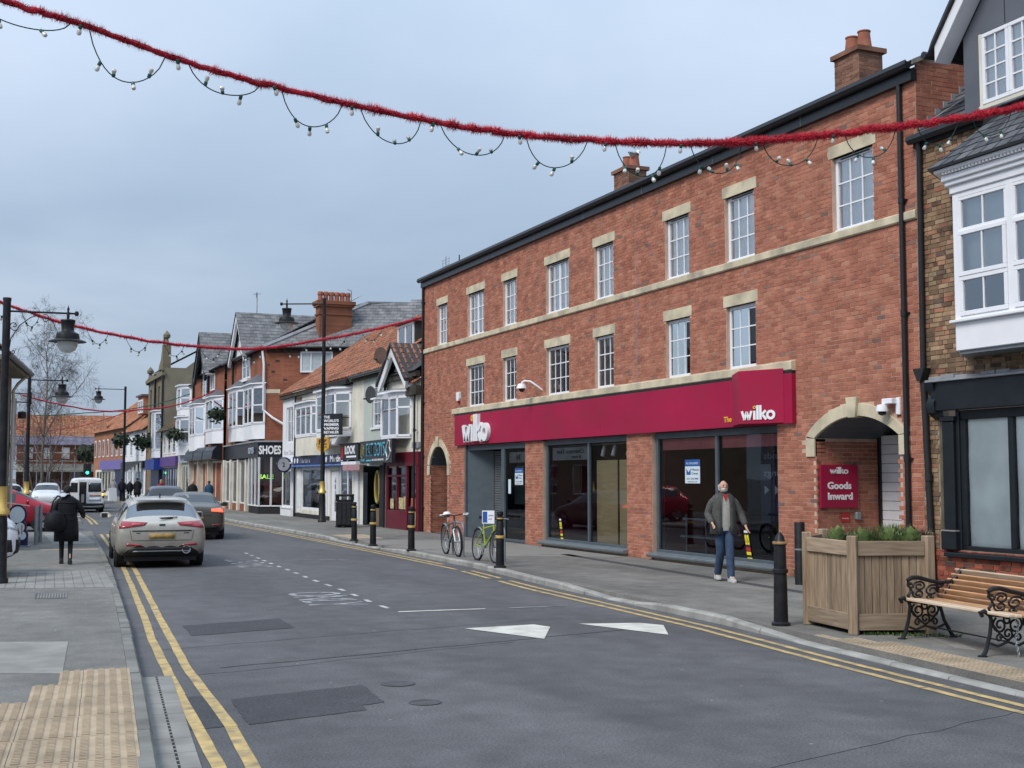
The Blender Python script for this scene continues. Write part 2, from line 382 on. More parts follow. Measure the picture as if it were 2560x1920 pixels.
def asphalt(name, base, speck=.5, patch=.25, rough=.82, scale=140):
    m, t, p, N, L = nodes(name)
    tc = N('ShaderNodeTexCoord')
    n1 = N('ShaderNodeTexNoise'); n1.inputs['Scale'].default_value = scale; n1.inputs['Detail'].default_value = 3; L(tc.outputs['Object'], n1.inputs['Vector'])
    n2 = N('ShaderNodeTexNoise'); n2.inputs['Scale'].default_value = .35; n2.inputs['Detail'].default_value = 8; n2.inputs['Roughness'].default_value = .65
    mp = N('ShaderNodeMapping'); mp.inputs['Scale'].default_value = (1.6,.45,1); L(tc.outputs['Object'], mp.inputs[0]); L(mp.outputs[0], n2.inputs['Vector'])
    n4 = N('ShaderNodeTexNoise'); n4.inputs['Scale'].default_value = 2.6; n4.inputs['Detail'].default_value = 8; L(tc.outputs['Object'], n4.inputs['Vector'])
    n5 = N('ShaderNodeTexNoise'); n5.inputs['Scale'].default_value = scale*.32; n5.inputs['Detail'].default_value = 4; n5.inputs['Roughness'].default_value = .8; L(tc.outputs['Object'], n5.inputs['Vector'])
    a5 = N('ShaderNodeMapRange'); a5.inputs[1].default_value = .3; a5.inputs[2].default_value = .7; a5.inputs[3].default_value = 1-speck*.8; a5.inputs[4].default_value = 1+speck*.8; L(n5.outputs[0], a5.inputs[0])
    a = N('ShaderNodeMapRange'); a.inputs[1].default_value = .28; a.inputs[2].default_value = .72; a.inputs[3].default_value = 1-speck; a.inputs[4].default_value = 1+speck; L(n1.outputs[0], a.inputs[0])
    b = N('ShaderNodeMapRange'); b.inputs[1].default_value = .3; b.inputs[2].default_value = .7; b.inputs[3].default_value = 1-patch; b.inputs[4].default_value = 1+patch; L(n2.outputs[0], b.inputs[0])
    c = N('ShaderNodeMapRange'); c.inputs[1].default_value = .3; c.inputs[2].default_value = .7; c.inputs[3].default_value = 1-patch*.5; c.inputs[4].default_value = 1+patch*.5; L(n4.outputs[0], c.inputs[0])
    m1 = N('ShaderNodeMath'); m1.operation = 'MULTIPLY'; m0 = N('ShaderNodeMath'); m0.operation = 'MULTIPLY'; L(a.outputs[0], m0.inputs[0]); L(a5.outputs[0], m0.inputs[1]); L(m0.outputs[0], m1.inputs[0]); L(b.outputs[0], m1.inputs[1])
    m2 = N('ShaderNodeMath'); m2.operation = 'MULTIPLY'; L(m1.outputs[0], m2.inputs[0]); L(c.outputs[0], m2.inputs[1])
    # scattered pale stones and old chewing gum
    vo = N('ShaderNodeTexVoronoi'); vo.inputs['Scale'].default_value = 3.2; vo.inputs['Randomness'].default_value = 1; L(tc.outputs['Object'], vo.inputs['Vector'])
    gl = N('ShaderNodeMath'); gl.operation = 'LESS_THAN'; gl.inputs[1].default_value = .055; L(vo.outputs['Distance'], gl.inputs[0])
    sepc = N('ShaderNodeSeparateColor'); L(vo.outputs['Color'], sepc.inputs[0])
    gt = N('ShaderNodeMath'); gt.operation = 'GREATER_THAN'; gt.inputs[1].default_value = .72; L(sepc.outputs[0], gt.inputs[0])
    gm = N('ShaderNodeMath'); gm.operation = 'MULTIPLY'; L(gl.outputs[0], gm.inputs[0]); L(gt.outputs[0], gm.inputs[1])
    gk = N('ShaderNodeMath'); gk.operation = 'MULTIPLY_ADD'; gk.inputs[1].default_value = 1.3; gk.inputs[2].default_value = 1.; L(gm.outputs[0], gk.inputs[0])
    m3 = N('ShaderNodeMath'); m3.operation = 'MULTIPLY'; L(m2.outputs[0], m3.inputs[0]); L(gk.outputs[0], m3.inputs[1])
    sc = N('ShaderNodeVectorMath'); sc.operation = 'SCALE'; sc.inputs[0].default_value = base; L(m3.outputs[0], sc.inputs['Scale'])
    L(sc.outputs[0], p.inputs['Base Color']); p.inputs['Specular IOR Level'].default_value = .35
    rr = N('ShaderNodeMapRange'); rr.inputs[1].default_value = .3; rr.inputs[2].default_value = .7; rr.inputs[3].default_value = rough-.12; rr.inputs[4].default_value = rough+.08; L(n2.outputs[0], rr.inputs[0]); L(rr.outputs[0], p.inputs['Roughness'])
    bm = N('ShaderNodeBump'); bm.inputs['Strength'].default_value = .6; bm.inputs['Distance'].default_value = .006; L(n1.outputs[0], bm.inputs['Height']); L(bm.outputs[0], p.inputs['Normal'])
    return m
M['road'] = asphalt('road_asphalt', (.100,.098,.101), .6, .30)
M['patch'] = asphalt('dark_asphalt_patch', (.058,.059,.063), .55, .2, .9, 110)
M['newpatch'] = asphalt('pale_asphalt', (.11,.112,.122), .35, .15)
M['pave'] = asphalt('pavement_asphalt', (.172,.165,.150), .36, .34, .9)
M['slab'] = pm('concrete_slab', (.26,.25,.23), .9, .18, 3, .3, 120, dirt=(.12,.115,.105), dirtamt=.6, dscale=1.4)
M['kerb'] = pm('concrete_kerb', (.33,.32,.295), .9, .25, 2.2, .35, 90, dirt=(.10,.10,.09), dirtamt=.6, dscale=2.0)
M['tact'] = pm('buff_tactile', (.42,.325,.225), .9, .16, 4, .3, 130, dirt=(.17,.14,.10), dirtamt=.6, dscale=1.8)
M['yellow'] = pm('yellow_line_paint', (.50,.36,.15), .8, .25, 7, .35, 90, dirt=(.14,.13,.12), dirtamt=.85, dscale=5)
M['wpaint'] = pm('white_road_paint', (.62,.60,.53), .75, .15, 4, .2, 120, dirt=(.16,.16,.16), dirtamt=.5, dscale=2.5)
M['faded'] = pm('faded_white_paint', (.36,.36,.37), .8, .35, 9, .2, 120, dirt=(.08,.082,.09), dirtamt=1.0, dscale=5)
M['worn'] = pm('worn_white_paint', (.48,.47,.45), .8, .25, 8, .2, 120, dirt=(.11,.11,.11), dirtamt=.9, dscale=6)
M['iron'] = pm('cast_iron_cover', (.075,.074,.075), .6, .3, 10, .4, 60, metal=.3)

g = MB().quad((-900,-300,-.03),(900,-300,-.03),(900,1600,-.03),(-900,1600,-.03)).build('ground', asphalt('ground_asphalt', (.11,.11,.112), .3, .3))
structure(g)
ys = [-40,-8,0,4,6]+list(range(8,60,2))+list(range(60,186,5))
mb = MB()
for a, b in zip(ys, ys[1:]): mb.quad((kl(a)-.6,a,0),(kr(a)+.6,a,0),(kr(b)+.6,b,0),(kl(b)-.6,b,0))
road = structure(mb.build('road', M['road']))

def ribbon(f0, f1, y0, y1, z, step=.5, wob=0.0):
    mb = MB(); n = max(2, int((y1-y0)/step)); prev = None
    for i in range(n+1):
        y = y0+(y1-y0)*i/n; w = random.uniform(-wob, wob)
        cur = ((f0(y)+w,y,z),(f1(y)+w+random.uniform(-wob,wob),y,z))
        if prev: mb.quad(prev[0],prev[1],cur[1],cur[0])
        prev = cur
    return mb
OL = [(.60,-5),(.58,8.4),(.57,10),(.44,12.8),(.40,17),(.44,26),(.45,70)]   # outer yellow line offset from the kerb
IL = [(.38,-5),(.37,8.4),(.32,10),(.24,12.6),(.20,15.4),(.24,26),(.25,70)]
def il(y): return kl(y)+interp(IL, y)-.01
def ol(y): return kl(y)+interp(OL, y)-.01
for f, n in ((il, 'inner'), (ol, 'outer')):
    for a, b in ((0,9.85),(9.86,11.45),(11.46,25.5),(25.6,44.5),(54,70)):
        ribbon(lambda y: f(y)-.01, lambda y: f(y)+.085, a, b, .005, .4, .004).build('yellow_line', M['yellow'], road)
for off in (.24, .46):
    for a, b in ((-4,9.2),(9.22,21.6),(22.2,24.2),(24.6,44),(44.3,98)):
        if off == .24 and a == 24.6: a = 26.2
        ribbon(lambda y: kr(y)-off-.09, lambda y: kr(y)-off, a, b, .005, .5, .004).build('yellow_line', M['yellow'], road)
# white triangles of the speed table, parking bay dashes, worn lettering
def flat(pts, z, name, mat): return MB().poly([(x,y,z) for x,y in pts]).build(name, mat, road, recalc=False)
flat([(5.72,15.02),(6.15,14.82),(6.22,13.70),(6.70,15.08)][:1]+[(6.22,13.70),(6.78,14.75),(6.70,15.08)], .006, 'white_triangle', M['wpaint'])
flat([(7.27,14.93),(7.76,13.46),(8.2,14.35),(8.06,14.69)], .006, 'white_triangle', M['wpaint'])
for c in ((4.5,66),(6.6,66.5)): flat([(c[0]-.4,c[1]),(c[0]+.45,c[1]-1.2),(c[0]+.5,c[1]+.2)], .006, 'white_triangle', M['wpaint'])
dx = [(6.27,31.54),(6.04,27.58),(5.97,25.92),(5.82,23.32),(5.75,20.81),(5.6,18.73),(5.56,17.6)]
def dline(y): return interp([(x,y) for x,y in dx[::-1]], y)
y = 17.75
while y < 32:
    ln = .42; flat([(dline(y)-.04,y),(dline(y)+.04,y),(dline(y+ln)+.04,y+ln),(dline(y+ln)-.04,y+ln)], .005, 'white_dash', M['worn']); y += 1.0
ribbon(lambda y: 17.2, lambda y: 17.27, 0, 1, 0)
flat([(5.55,17.2),(6.85,17.12),(6.85,17.19),(5.57,17.3)], .0052, 'white_dash', M['wpaint'])
flat([(7.2,17.1),(8.1,17.05),(8.1,17.1),(7.2,17.16)], .0052, 'white_dash', M['faded'])
flat([(6.6,28.9),(8.0,28.6),(8.0,28.68),(6.6,28.98)], .0052, 'white_dash', M['faded'])
for s, (x, y), w, h in (('LOADING', (5.3,29.6), 2.6, .75), ('ONLY', (4.72,20.75), 2.35, .88)):
    o = text(s, .5, .002, M['faded'], road, (x,y,.0045), (0,0,R(-93)), 'road_lettering')
    xs = [v.co.x for v in o.data.vertices]; ysv = [v.co.y for v in o.data.vertices]; x0_, xr_, y0_, yr_ = min(xs), max(xs)-min(xs), min(ysv), max(ysv)-min(ysv)
    for v in o.data.vertices: v.co.x = (v.co.x-x0_)*w/xr_; v.co.y = (v.co.y-y0_)*h/yr_
# repaired strips
def jag(pts, k=.012, n=14):
    out = []
    for i in range(len(pts)):
        a = Vector((*pts[i],0)); b = Vector((*pts[(i+1)%len(pts)],0))
        for j in range(n): q = a.lerp(b, j/n); out.append((q.x+random.uniform(-k,k), q.y+random.uniform(-k,k)))
    return out
flat(jag([(2.44,15.62),(3.77,15.94),(3.82,17.05),(2.49,16.72)]), .004, 'asphalt_patch', M['patch'])
flat(jag([(1.98,9.88),(3.0,10.12),(3.02,10.33),(3.24,10.41),(3.32,11.34),(2.06,11.06)]), .004, 'asphalt_patch', M['patch'])
flat(jag([(kl(9.9)+.28,9.85),(1.86,9.88),(1.9,11.3),(kl(11.4)+.3,11.35)]), .0035, 'asphalt_patch', M['patch'])
for c, r in (((3.64,11.28),.16), ((3.55,10.26),.14)):
    MB().lathe([(r,0),(r,.002),(r*.86,.004),(r*.8,.001),(0.001,.003)], (*c,.004), 20).build('manhole_cover', M['iron'], road, True)
def seam(p, q, n=30, w=.012, mat=None):
    mb = MB(); P = []
    for i in range(n+1):
        t = i/n; x = p[0]+(q[0]-p[0])*t; y = p[1]+(q[1]-p[1])*t+mnoise.noise(Vector((t*9,p[1],0)))*.06
        P.append((x,y))
    for a, b in zip(P, P[1:]): mb.quad((a[0],a[1]-w,.004),(b[0],b[1]-w,.004),(b[0],b[1]+w,.004),(a[0],a[1]+w,.004))
    return mb.build('tar_joint', mat or M['patch'], road, recalc=False)
seam((2.3,12.9),(8.2,14.3)); seam((1.9,14.5),(7.0,15.6), 30, .008); seam((4.5,7.0),(8.2,8.1), 20, .008, M['newpatch'])
seam((1.9,12.5),(5.8,13.6), 25, .01, M['newpatch'])

# ---- pavements: a raised sheet, and every near kerb stone a piece of it
def pavement(name, inner, outer, y0, y1, step=2.0):
    mb = MB(); n = int((y1-y0)/step); P = []
    for i in range(n+1):
        y = y0+(y1-y0)*i/n; P.append((inner(y), outer(y), y))
    for a, b in zip(P, P[1:]):
        mb.quad((a[0],a[2],PZ),(a[1],a[2],PZ),(b[1],b[2],PZ),(b[0],b[2],PZ))
        mb.quad((a[0],a[2],-.02),(b[0],b[2],-.02),(b[0],b[2],PZ),(a[0],a[2],PZ))
    return structure(mb.build(name, M['pave']))
pvl = pavement('pavement_left', lambda y: kl(y)-.125, lambda y: kl(y)-9, -30, 44.8)
pvl2 = pavement('pavement_left_far', lambda y: kl(y)-.125, lambda y: kl(y)-14, 55, 185)
pvr = pavement('pavement_right', lambda y: kr(y)+.125, lambda y: kr(y)+9, -30, 185)
def kerbs(f, side, y0, y1, parent, drop=None, mat=None):
    y = y0; i = 0
    while y < y1:
        l = .915; b = min(y+l-.008, y1)
        xa, xb = f(y), f(b); z = PZ+random.uniform(.0,.008)
        za = zb = z
        if drop:
            za = z-drop(y); zb = z-drop(b)
        w = .125*side; j = random.uniform(-.006,.006)
        ch = .02*side
        mb = MB()
        mb.loft([[(xa+j,y,-.02),(xa+j,y,za-.025),(xa+j-(-ch),y,za),(xa-(-w)-.002*side,y,za),(xa-(-w)-.002*side,y,-.02)],
                 [(xb+j,b,-.02),(xb+j,b,zb-.025),(xb+j+ch,b,zb),(xb+w-.002*side,b,zb),(xb+w-.002*side,b,-.02)]])
        mb.build('kerb_stone', mat or M['kerb'], parent); y += l; i += 1
def dropR(y):
    if 16.2 < y < 19.0: return .075*min(1,(y-16.2)/.8,(19.0-y)/.8)
    if y < 13.6: return .075*min(1,(13.6-y)/.9)
    if 31 < y < 38: return .07*min(1,(y-31)/.9,(38-y)/.9)
    return 0
M['kerbold'] = pm('old_kerb', (.20,.195,.175), .92, .25, 2.2, .35, 90, dirt=(.08,.08,.07), dirtamt=.7, dscale=2.0)
kerbs(kl, -1, 4, 44.8, pvl, mat=M['kerbold'])
kerbs(kr, 1, 4, 62, pvr, dropR)
mb = MB()
for a in range(62,180,4): mb.quad((kr(a),a,-.02),(kr(a+4),a+4,-.02),(kr(a+4),a+4,PZ+.004),(kr(a),a,PZ+.004)); mb.quad((kr(a),a,PZ+.004),(kr(a)+.13,a,PZ+.004),(kr(a+4)+.13,a+4,PZ+.004),(kr(a+4),a+4,PZ+.004))
stuff(mb.build('kerb_stones', M['kerb'], pvr))

# left pavement: tactile ribbed slabs, pale concrete slab, setts, grate, drain channel
def skewbox(mb, pts, z0, z1, mi=0):
    n = len(pts); mb.add([(x,y,z0) for x,y in pts]+[(x,y,z1) for x,y in pts], [tuple(range(n,2*n))]+[(i,(i+1)%n,n+(i+1)%n,n+i) for i in range(n)], mi)
u = Vector((.085,1,0)).normalized(); v = Vector((1,-.085,0))
for r in range(6):
    for c in range(3):
        yb = 12.55-(r+1)*.80
        xe = kl(yb+.4)-.14-c*.41
        o = Vector((xe,yb,0)); w_, l_ = .402, .79
        if c == 2 and r < 2: continue
        if c == 1 and r == 0: w_ = .20
        pts = [o, o-v*w_, o-v*w_+u*l_, o+u*l_]
        mb = MB(); skewbox(mb, [(p.x,p.y) for p in pts], PZ-.01, PZ+.006)
        # ribs run across the direction of travel in four columns of little bars
        for k in range(4 if w_ > .3 else 2):
            for q in range(16):
                a = o-v*(.03+k*.098)+u*(.025+q*.048)
                bpts = [a, a-v*.05, a-v*.05+u*.024, a+u*.024]
                skewbox(mb, [(p.x,p.y) for p in bpts], PZ+.006, PZ+.017)
        mb.build('tactile_slab', M['tact'], pvl)
def slabpoly(pts, name, mat, parent=None, h=.005): 
    mb = MB(); skewbox(mb, pts, PZ-.01, PZ+h); return mb.build(name, mat, parent or pvl)
slabpoly([(.10,12.75),(.78,12.45),(.98,14.8),(.20,15.1)], 'concrete_slab', M['slab'])
slabpoly([(-1.2,12.85),(.09,12.76),(.19,15.1),(-1.1,15.4)], 'concrete_slab', M['slab'])
for i in range(24):   # band of long setts across the pavement
    x1 = kl(22.5)-.14-i*.152; y0 = 21.75+i*.045
    slabpoly([(x1+.02,y0),(x1-.125,y0+.04),(x1-.125+.2,y0+4.0),(x1+.02+.2,y0+3.96)], 'paving_sett', M['slab'], h=.006+random.uniform(0,.004))
slabpoly([(.85,20.2),(1.3,20.1),(1.36,21.0),(.9,21.1)], 'drain_grate', M['iron'], h=.003)
for k in range(11): slabpoly([(.88+k*.04,20.22),(.9+k*.04,20.22),(.95+k*.04,20.98),(.93+k*.04,20.98)], 'grate_bar', M['slab'], h=.006)
slabpoly([(kl(34)-1.5,33.6),(kl(34)-.14,33.4),(kl(34)-.14,33.8),(kl(34)-1.5,34)], 'tactile_strip', M['tact'], h=.003)
slabpoly([(kl(38)-1.3,36.6),(kl(38)-.14,36.4),(kl(38)-.05,44),(kl(38)-1.2,44)], 'concrete_slab', M['slab'], h=.003)
# slotted drain: channel blocks with a black slot
for i in range(9):
    ya = 12.55-(i+1)*.5; yb = ya+.492
    for s_, (o0, o1) in (('l',(.012,.135)), ('r',(.155,.285))):
        mb = MB(); f = lambda y,o: kl(y)+o
        skewbox(mb, [(f(ya,o0),ya),(f(ya,o1),ya),(f(yb,o1),yb),(f(yb,o0),yb)], -.01, .009)
        mb.build('channel_block', M['slab'], road)
    for q in range(4):
        a = ya+q*.123; mb = MB(); skewbox(mb, [(kl(a)+.135,a),(kl(a)+.155,a),(kl(a)+.155,a+.03),(kl(a)+.135,a+.03)], -.01, .007); mb.build('slot_bridge', M['slab'], road)
ribbon(lambda y: kl(y)+.13, lambda y: kl(y)+.16, 8.05, 12.55, .0045, .3).build('drain_slot', M['dark'], road)
# right pavement: buff tactile strip by the kerb, paler concrete forecourt, darker trench repair
for i in range(17):
    y0 = 12.1-(i+1)*.405
    if y0 < 5: break
    f = lambda y, o: kr(y)+o
    a0, a1 = .14, .14+(.12 if i == 0 else .35 if i == 1 else .52)
    mb = MB(); skewbox(mb, [(f(y0,a0),y0),(f(y0,a1),y0),(f(y0+.397,a1),y0+.397),(f(y0+.397,a0),y0+.397)], PZ-.01, PZ+.004)
    for k in range(int((a1-a0)/.062)):
        for q in range(6):
            xx = a0+.025+k*.062; yy = y0+.035+q*.062
            skewbox(mb, [(f(yy,xx),yy),(f(yy,xx)+.03,yy),(f(yy,xx)+.03,yy+.03),(f(yy,xx),yy+.03)], PZ+.004, PZ+.010)
    mb.build('tactile_slab', M['tact'], pvr)
slabpoly([(10.15,27.5),(13.7,25.6),(13.6,33.5),(10.2,36)], 'concrete_forecourt', pm('pale_concrete', (.23,.22,.20), .9, .2, 1.5, .2, 100, dirt=(.14,.135,.125), dirtamt=.5), pvr, .003)
slabpoly([(9.7,10.4),(12.4,16.6),(12.3,17.0),(9.6,10.6)], 'trench_repair', M['slab'], pvr, .002)
slabpoly([(11.9,16.5),(12.1,16.2),(12.9,27),(12.65,27)], 'trench_repair', M['patch'], pvr, .003)
slabpoly([(10.3,36.5),(11.2,36.2),(11.4,39),(10.3,39)], 'tactile_strip', M['tact'], pvr, .003)
# ------------------------------------------------------------------ large red-brick shop building
BR = [(0,(0.297,0.108,0.070)),(.2,(0.347,0.129,0.083)),(.5,(0.380,0.145,0.094)),(.85,(0.413,0.165,0.107)),(.95,(0.451,0.204,0.132)),(.985,(0.253,0.132,0.099)),(1,(0.187,0.110,0.094))]
M['brick'] = brickmat('red_brick', BR, 'island', .22)
M['brick1'] = brickmat('red_brick_single', BR, 'object', .22)
M['mortar'] = pm('mortar', (.55,.375,.285), .95, .15, 4, .3, 150)
M['maroon'] = pm('crimson_panel', (.34,.010,.050), .55, .13, .5, spec=.2, dirt=(.22,.03,.05), dirtamt=.35, dscale=1.1)
M['letter'] = pm('white_letter', (.80,.80,.82), .4, .03, 5)
M['yletter'] = pm('yellow_letter', (.80,.45,.03), .4, .03, 5)
M['shutter'] = pm('shutter_steel', (.17,.18,.19), .5, .1, 3, metal=.4)
M['ply'] = wood('plywood', (.58,.43,.23), (.70,.55,.32), .7, 'x', .6)
M['roofdark'] = pm('roof_tile_dark', (.05,.05,.055), .85, .2, 5)

def window(parent, x0, x1, z0, z1, y, cols, rows, frame=None, glass=None, fw=.065, mull=None, curtain=False, bars=.024, depth=.06, back=True, vent=False, dark=None):
    """a window with its frame, glazing bars, panes and whatever hangs behind it"""
    frame = frame or M['upvc']; glass = glass or M['glassup']
    mb = MB()
    mb.box(x0,x1,y,y+depth,z0,z0+fw); mb.box(x0,x1,y,y+depth,z1-fw,z1)
    mb.box(x0,x0+fw,y+.001,y+depth,z0+fw,z1-fw); mb.box(x1-fw,x1,y+.001,y+depth,z0+fw,z1-fw)
    lights = [(x0+fw, x1-fw)]
    if mull:
        xs = [x0+fw]; 
        for k in mull: xs += [x0+(x1-x0)*k-fw*.55, x0+(x1-x0)*k+fw*.55]
        xs.append(x1-fw); lights = [(xs[i],xs[i+1]) for i in range(0,len(xs),2)]
        for k in mull: mb.box(x0+(x1-x0)*k-fw*.55, x0+(x1-x0)*k+fw*.55, y+.001, y+depth, z0+fw, z1-fw)
    w = mb.build('window', frame, parent, bevel=.006)
    gb = MB(); a, b = z0+fw, z1-fw; has = False
    zs = rows if isinstance(rows, (list,tuple)) else [i/rows for i in range(rows+1)]
    for l0, l1 in lights:
        for i in range(1, cols):
            x = l0+(l1-l0)*i/cols; gb.box(x-bars/2,x+bars/2,y+.012,y+.030,a,b); has = True
        for q in zs[1:-1]:
            z = a+(b-a)*q; gb.box(l0,l1,y+.0125,y+.0295,z-bars/2,z+bars/2); has = True
        for i in range(cols):
            for q in range(len(zs)-1):
                pa, pb = l0+(l1-l0)*i/cols, l0+(l1-l0)*(i+1)/cols
                za, zb = a+(b-a)*zs[q], a+(b-a)*zs[q+1]
                MB().quad((pa,y+.034,za),(pb,y+.034,za),(pb,y+.034,zb),(pa,y+.034,zb)).build('pane', glass, w, recalc=False)
    if has: gb.build('glazing_bars', frame, w)
    if vent:
        MB().box((x0+x1)/2-(x1-x0)*.35,(x0+x1)/2+(x1-x0)*.35,y-.012,y,z1-fw*.75,z1-fw*.45).build('trickle_vent', M['blackmatt'], w)
    if curtain:
        cm = MB(); n = 26; P = []
        for i in range(n+1):
            x = x0+.02+(x1-x0-.04)*i/n; P.append((x, y+.085+.02*math.sin(i*1.9)+.008*math.sin(i*.7)))
        for p, q in zip(P, P[1:]): cm.quad((p[0],p[1],z0),(q[0],q[1],z0),(q[0],q[1],z1),(p[0],p[1],z1))
        cm.build('net_curtain', M['curtain'], w, True, recalc=False)
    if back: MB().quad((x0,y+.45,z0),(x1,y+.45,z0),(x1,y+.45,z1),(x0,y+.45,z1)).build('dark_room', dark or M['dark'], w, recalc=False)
    return w

def downpipe(parent, x, y, z0, z1, r=.04, mat=None, brackets=(), swan=0):
    mb = MB(); mb.tube([(x,y,z0),(x,y,z1)], r, 10)
    for b in brackets: mb.lathe([(r*1.25,-.05),(r*1.25,.05)], (x,y,b), 10); mb.box(x-.09,x+.09,y+.01,y+.06,b-.015,b+.015)
    return mb.build('downpipe', mat or M['black'], parent, True)

wk = thing('brick_shop_building', 'long three-storey red brick shop building with crimson fascia and cream stone lintels', 'building', (13.8,40.2,0), R(-90))
X1 = 24.35
UP = [(1.37,2.29),(4.14,5.51),(6.97,7.95),(9.96,11.36),(12.82,13.81),(16.27,17.28),(18.69,19.73),(22.17,23.27)]
LO = UP[1:7]
ZU = (6.21,7.53); ZL = (4.05,5.31)
ops = [(a,b,*ZU) for a,b in UP]+[(a,b,*ZL) for a,b in LO]
shop = [(3.91,8.57,.1,2.9),(9.72,14.43,.1,2.9),(15.60,20.39,.1,2.9)]
# arches: (x0,x1,spring,crown,outer x0,outer x1,outer springing z,outer crown)
ARCH = [(.71,2.39,2.30,2.92,.47,2.61,2.30,3.13), (21.55,23.79,2.60,2.95,21.27,24.02,2.62,3.17)]
def arcz(a, x, outer=False):
    x0, x1, s, c = (a[4],a[5],a[6],a[7]) if outer else a[:4]
    w = (x1-x0)/2; h = c-s; m = (x0+x1)/2
    if abs(x-m) >= w: return s
    Rr = (w*w+h*h)/(2*h); return c-Rr+math.sqrt(max(0,Rr*Rr-(x-m)**2))
mb = MB()
bb = [(a[4],a[5],.1,a[7]) for a in ARCH]
wall_sheet(mb, 0, X1, .1, 8.4, 0, ops+shop+bb, .11)
for a in ARCH:
    n = 24
    for i in range(n):
        xa = a[4]+(a[5]-a[4])*i/n; xb = a[4]+(a[5]-a[4])*(i+1)/n
        mb.quad((xa,0,arcz(a,xa,1)),(xb,0,arcz(a,xb,1)),(xb,0,a[7]),(xa,0,a[7]))
    for (p, q) in ((a[4],a[0]),(a[1],a[5])): mb.quad((p,0,.1),(q,0,.1),(q,0,a[6]),(p,0,a[6]))
    for xx in (a[0],a[1]): mb.quad((xx,0,.1),(xx,1.5,.1),(xx,1.5,a[3]),(xx,0,a[3]))
[mb.poly([(xx,0,.1),(xx,9.4,.1),(xx,9.4,8.6),(xx,4.7,10.78),(xx,0,8.60)]) for xx in (X1,0)]
wallo = mb.build('wall', M['mortar'], wk, recalc=False)
def inarch(x, z):
    for a in ARCH:
        if a[4]-.01 < x < a[5]+.01:
            if a[0] < x < a[1] and z < arcz(a,x)+.02: return True
            if a[2]-.3 < z < arcz(a,x,True)+.02: return True
    return False
# keep the three stone courses free of bricks; gaps are filled by the stone itself
bops = [(a-.005,b+.005,c,d) for a,b,c,d in ops]+[(a-.09,b+.09,ZU[1],ZU[1]+.225) for a,b in UP]+[(a-.09,b+.09,ZL[1],ZL[1]+.225) for a,b in LO]+shop+[(3.2,21,2.9,4.05)]
rects = brick_rects(0, X1, .1, 8.4, bops, arch=inarch)
def near(r): 
    Y = 40.2-(r[0]+r[1])/2; return math.hypot(13.8, Y)+abs((r[2]+r[3])/2-1.9)*.35
full = sorted([r for r in rects if r[1]-r[0] > .18], key=near)[:290]
fs_ = set(full)
brick_objects(full, 0, M['brick1'], wallo)
mb = MB(); brick_mesh(mb, [r for r in rects if r not in fs_], 0, .007)
stuff(mb.build('bricks', M['brick'], wallo, recalc=False))
# gable end and the inner sides of the arches
mb = MB(); gr_ = brick_rects(0, 4.0, 6.4, 10.5, []); gr_ = [r for r in gr_ if r[3] < 8.60+r[0]*.466]
brick_mesh(mb, gr_, 0); mb.v = [(X1-y, x, z) for x,y,z in mb.v]
stuff(mb.build('gable_bricks', M['brick'], wallo, recalc=False))
for a in ARCH:
    for xx, sgn in ((a[0],1),(a[1],-1)):
        mb = MB(); brick_mesh(mb, brick_rects(.02, 1.48, .1, a[2]-.05 if xx > 3 else a[2], []), 0, .006)
        mb.v = [(xx-y*sgn, x, z) for x,y,z in mb.v]; stuff(mb.build('passage_bricks', M['brick'], wallo, recalc=False))
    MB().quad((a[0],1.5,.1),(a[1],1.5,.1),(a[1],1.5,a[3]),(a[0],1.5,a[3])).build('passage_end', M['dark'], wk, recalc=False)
    mb = MB(); n = 12
    for i in range(n):
        xa = a[0]+(a[1]-a[0])*i/n; xb = a[0]+(a[1]-a[0])*(i+1)/n
        mb.quad((xa,.02,arcz(a,xa)),(xb,.02,arcz(a,xb)),(xb,1.5,arcz(a,xb)),(xa,1.5,arcz(a,xa)))
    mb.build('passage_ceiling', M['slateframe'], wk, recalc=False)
    # voussoirs, keystone, springer stones
    m = (a[0]+a[1])/2; nv = 4 if a[0] > 3 else 3
    for side in (-1,1):
        ts = [i/nv for i in range(nv+1)]
        for i in range(nv):
            pts = []
            K = 5
            w_in = (a[1]-a[0])/2; w_out = (a[5]-a[4])/2
            f = lambda t: max(.06/w_in, t)
            inn = [(m+side*w_in*(f(ts[i])+(ts[i+1]-f(ts[i]))*k/K)) for k in range(K+1)]
            outx = [(m+side*w_out*(f(ts[i])+(ts[i+1]-f(ts[i]))*k/K)) for k in range(K+1)]
            pts = [(x, arcz(a,x)) for x in inn]+[(x, arcz(a,x,True)) for x in outx[::-1]]
            j = .004*random.random()
            MB().prism(pts, 'y', -.03-j, .12).build('voussoir', M['stone'], wk, bevel=.005)
        sx = sorted((m+side*w_in, m+side*w_out))
        zt = a[2]
        for za, zb in (((zt-.33),zt-.005),):
            MB().box(sx[0],sx[1]+(0 if side > 0 else 0),-.032,.22,za,zb).build('springer_stone', M['stone'], wk, bevel=.006)
    kz = arcz(a,m)
    MB().prism([(m-.09,kz-.03),(m+.09,kz-.03),(m+.15,a[7]+.10),(m-.15,a[7]+.10)], 'y', -.09, .1).build('keystone', M['stone'], wk, bevel=.008)
# white boarded door in the goods arch
for i in range(15):
    z = .12+i*.17; MB().box(21.57,23.78,1.40+random.uniform(0,.006),1.46,z,z+.162).build('door_board', M['white'], wk, bevel=.004)
MB().box(21.55,21.62,1.36,1.40,.1,2.8).build('door_frame', M['black'], wk)
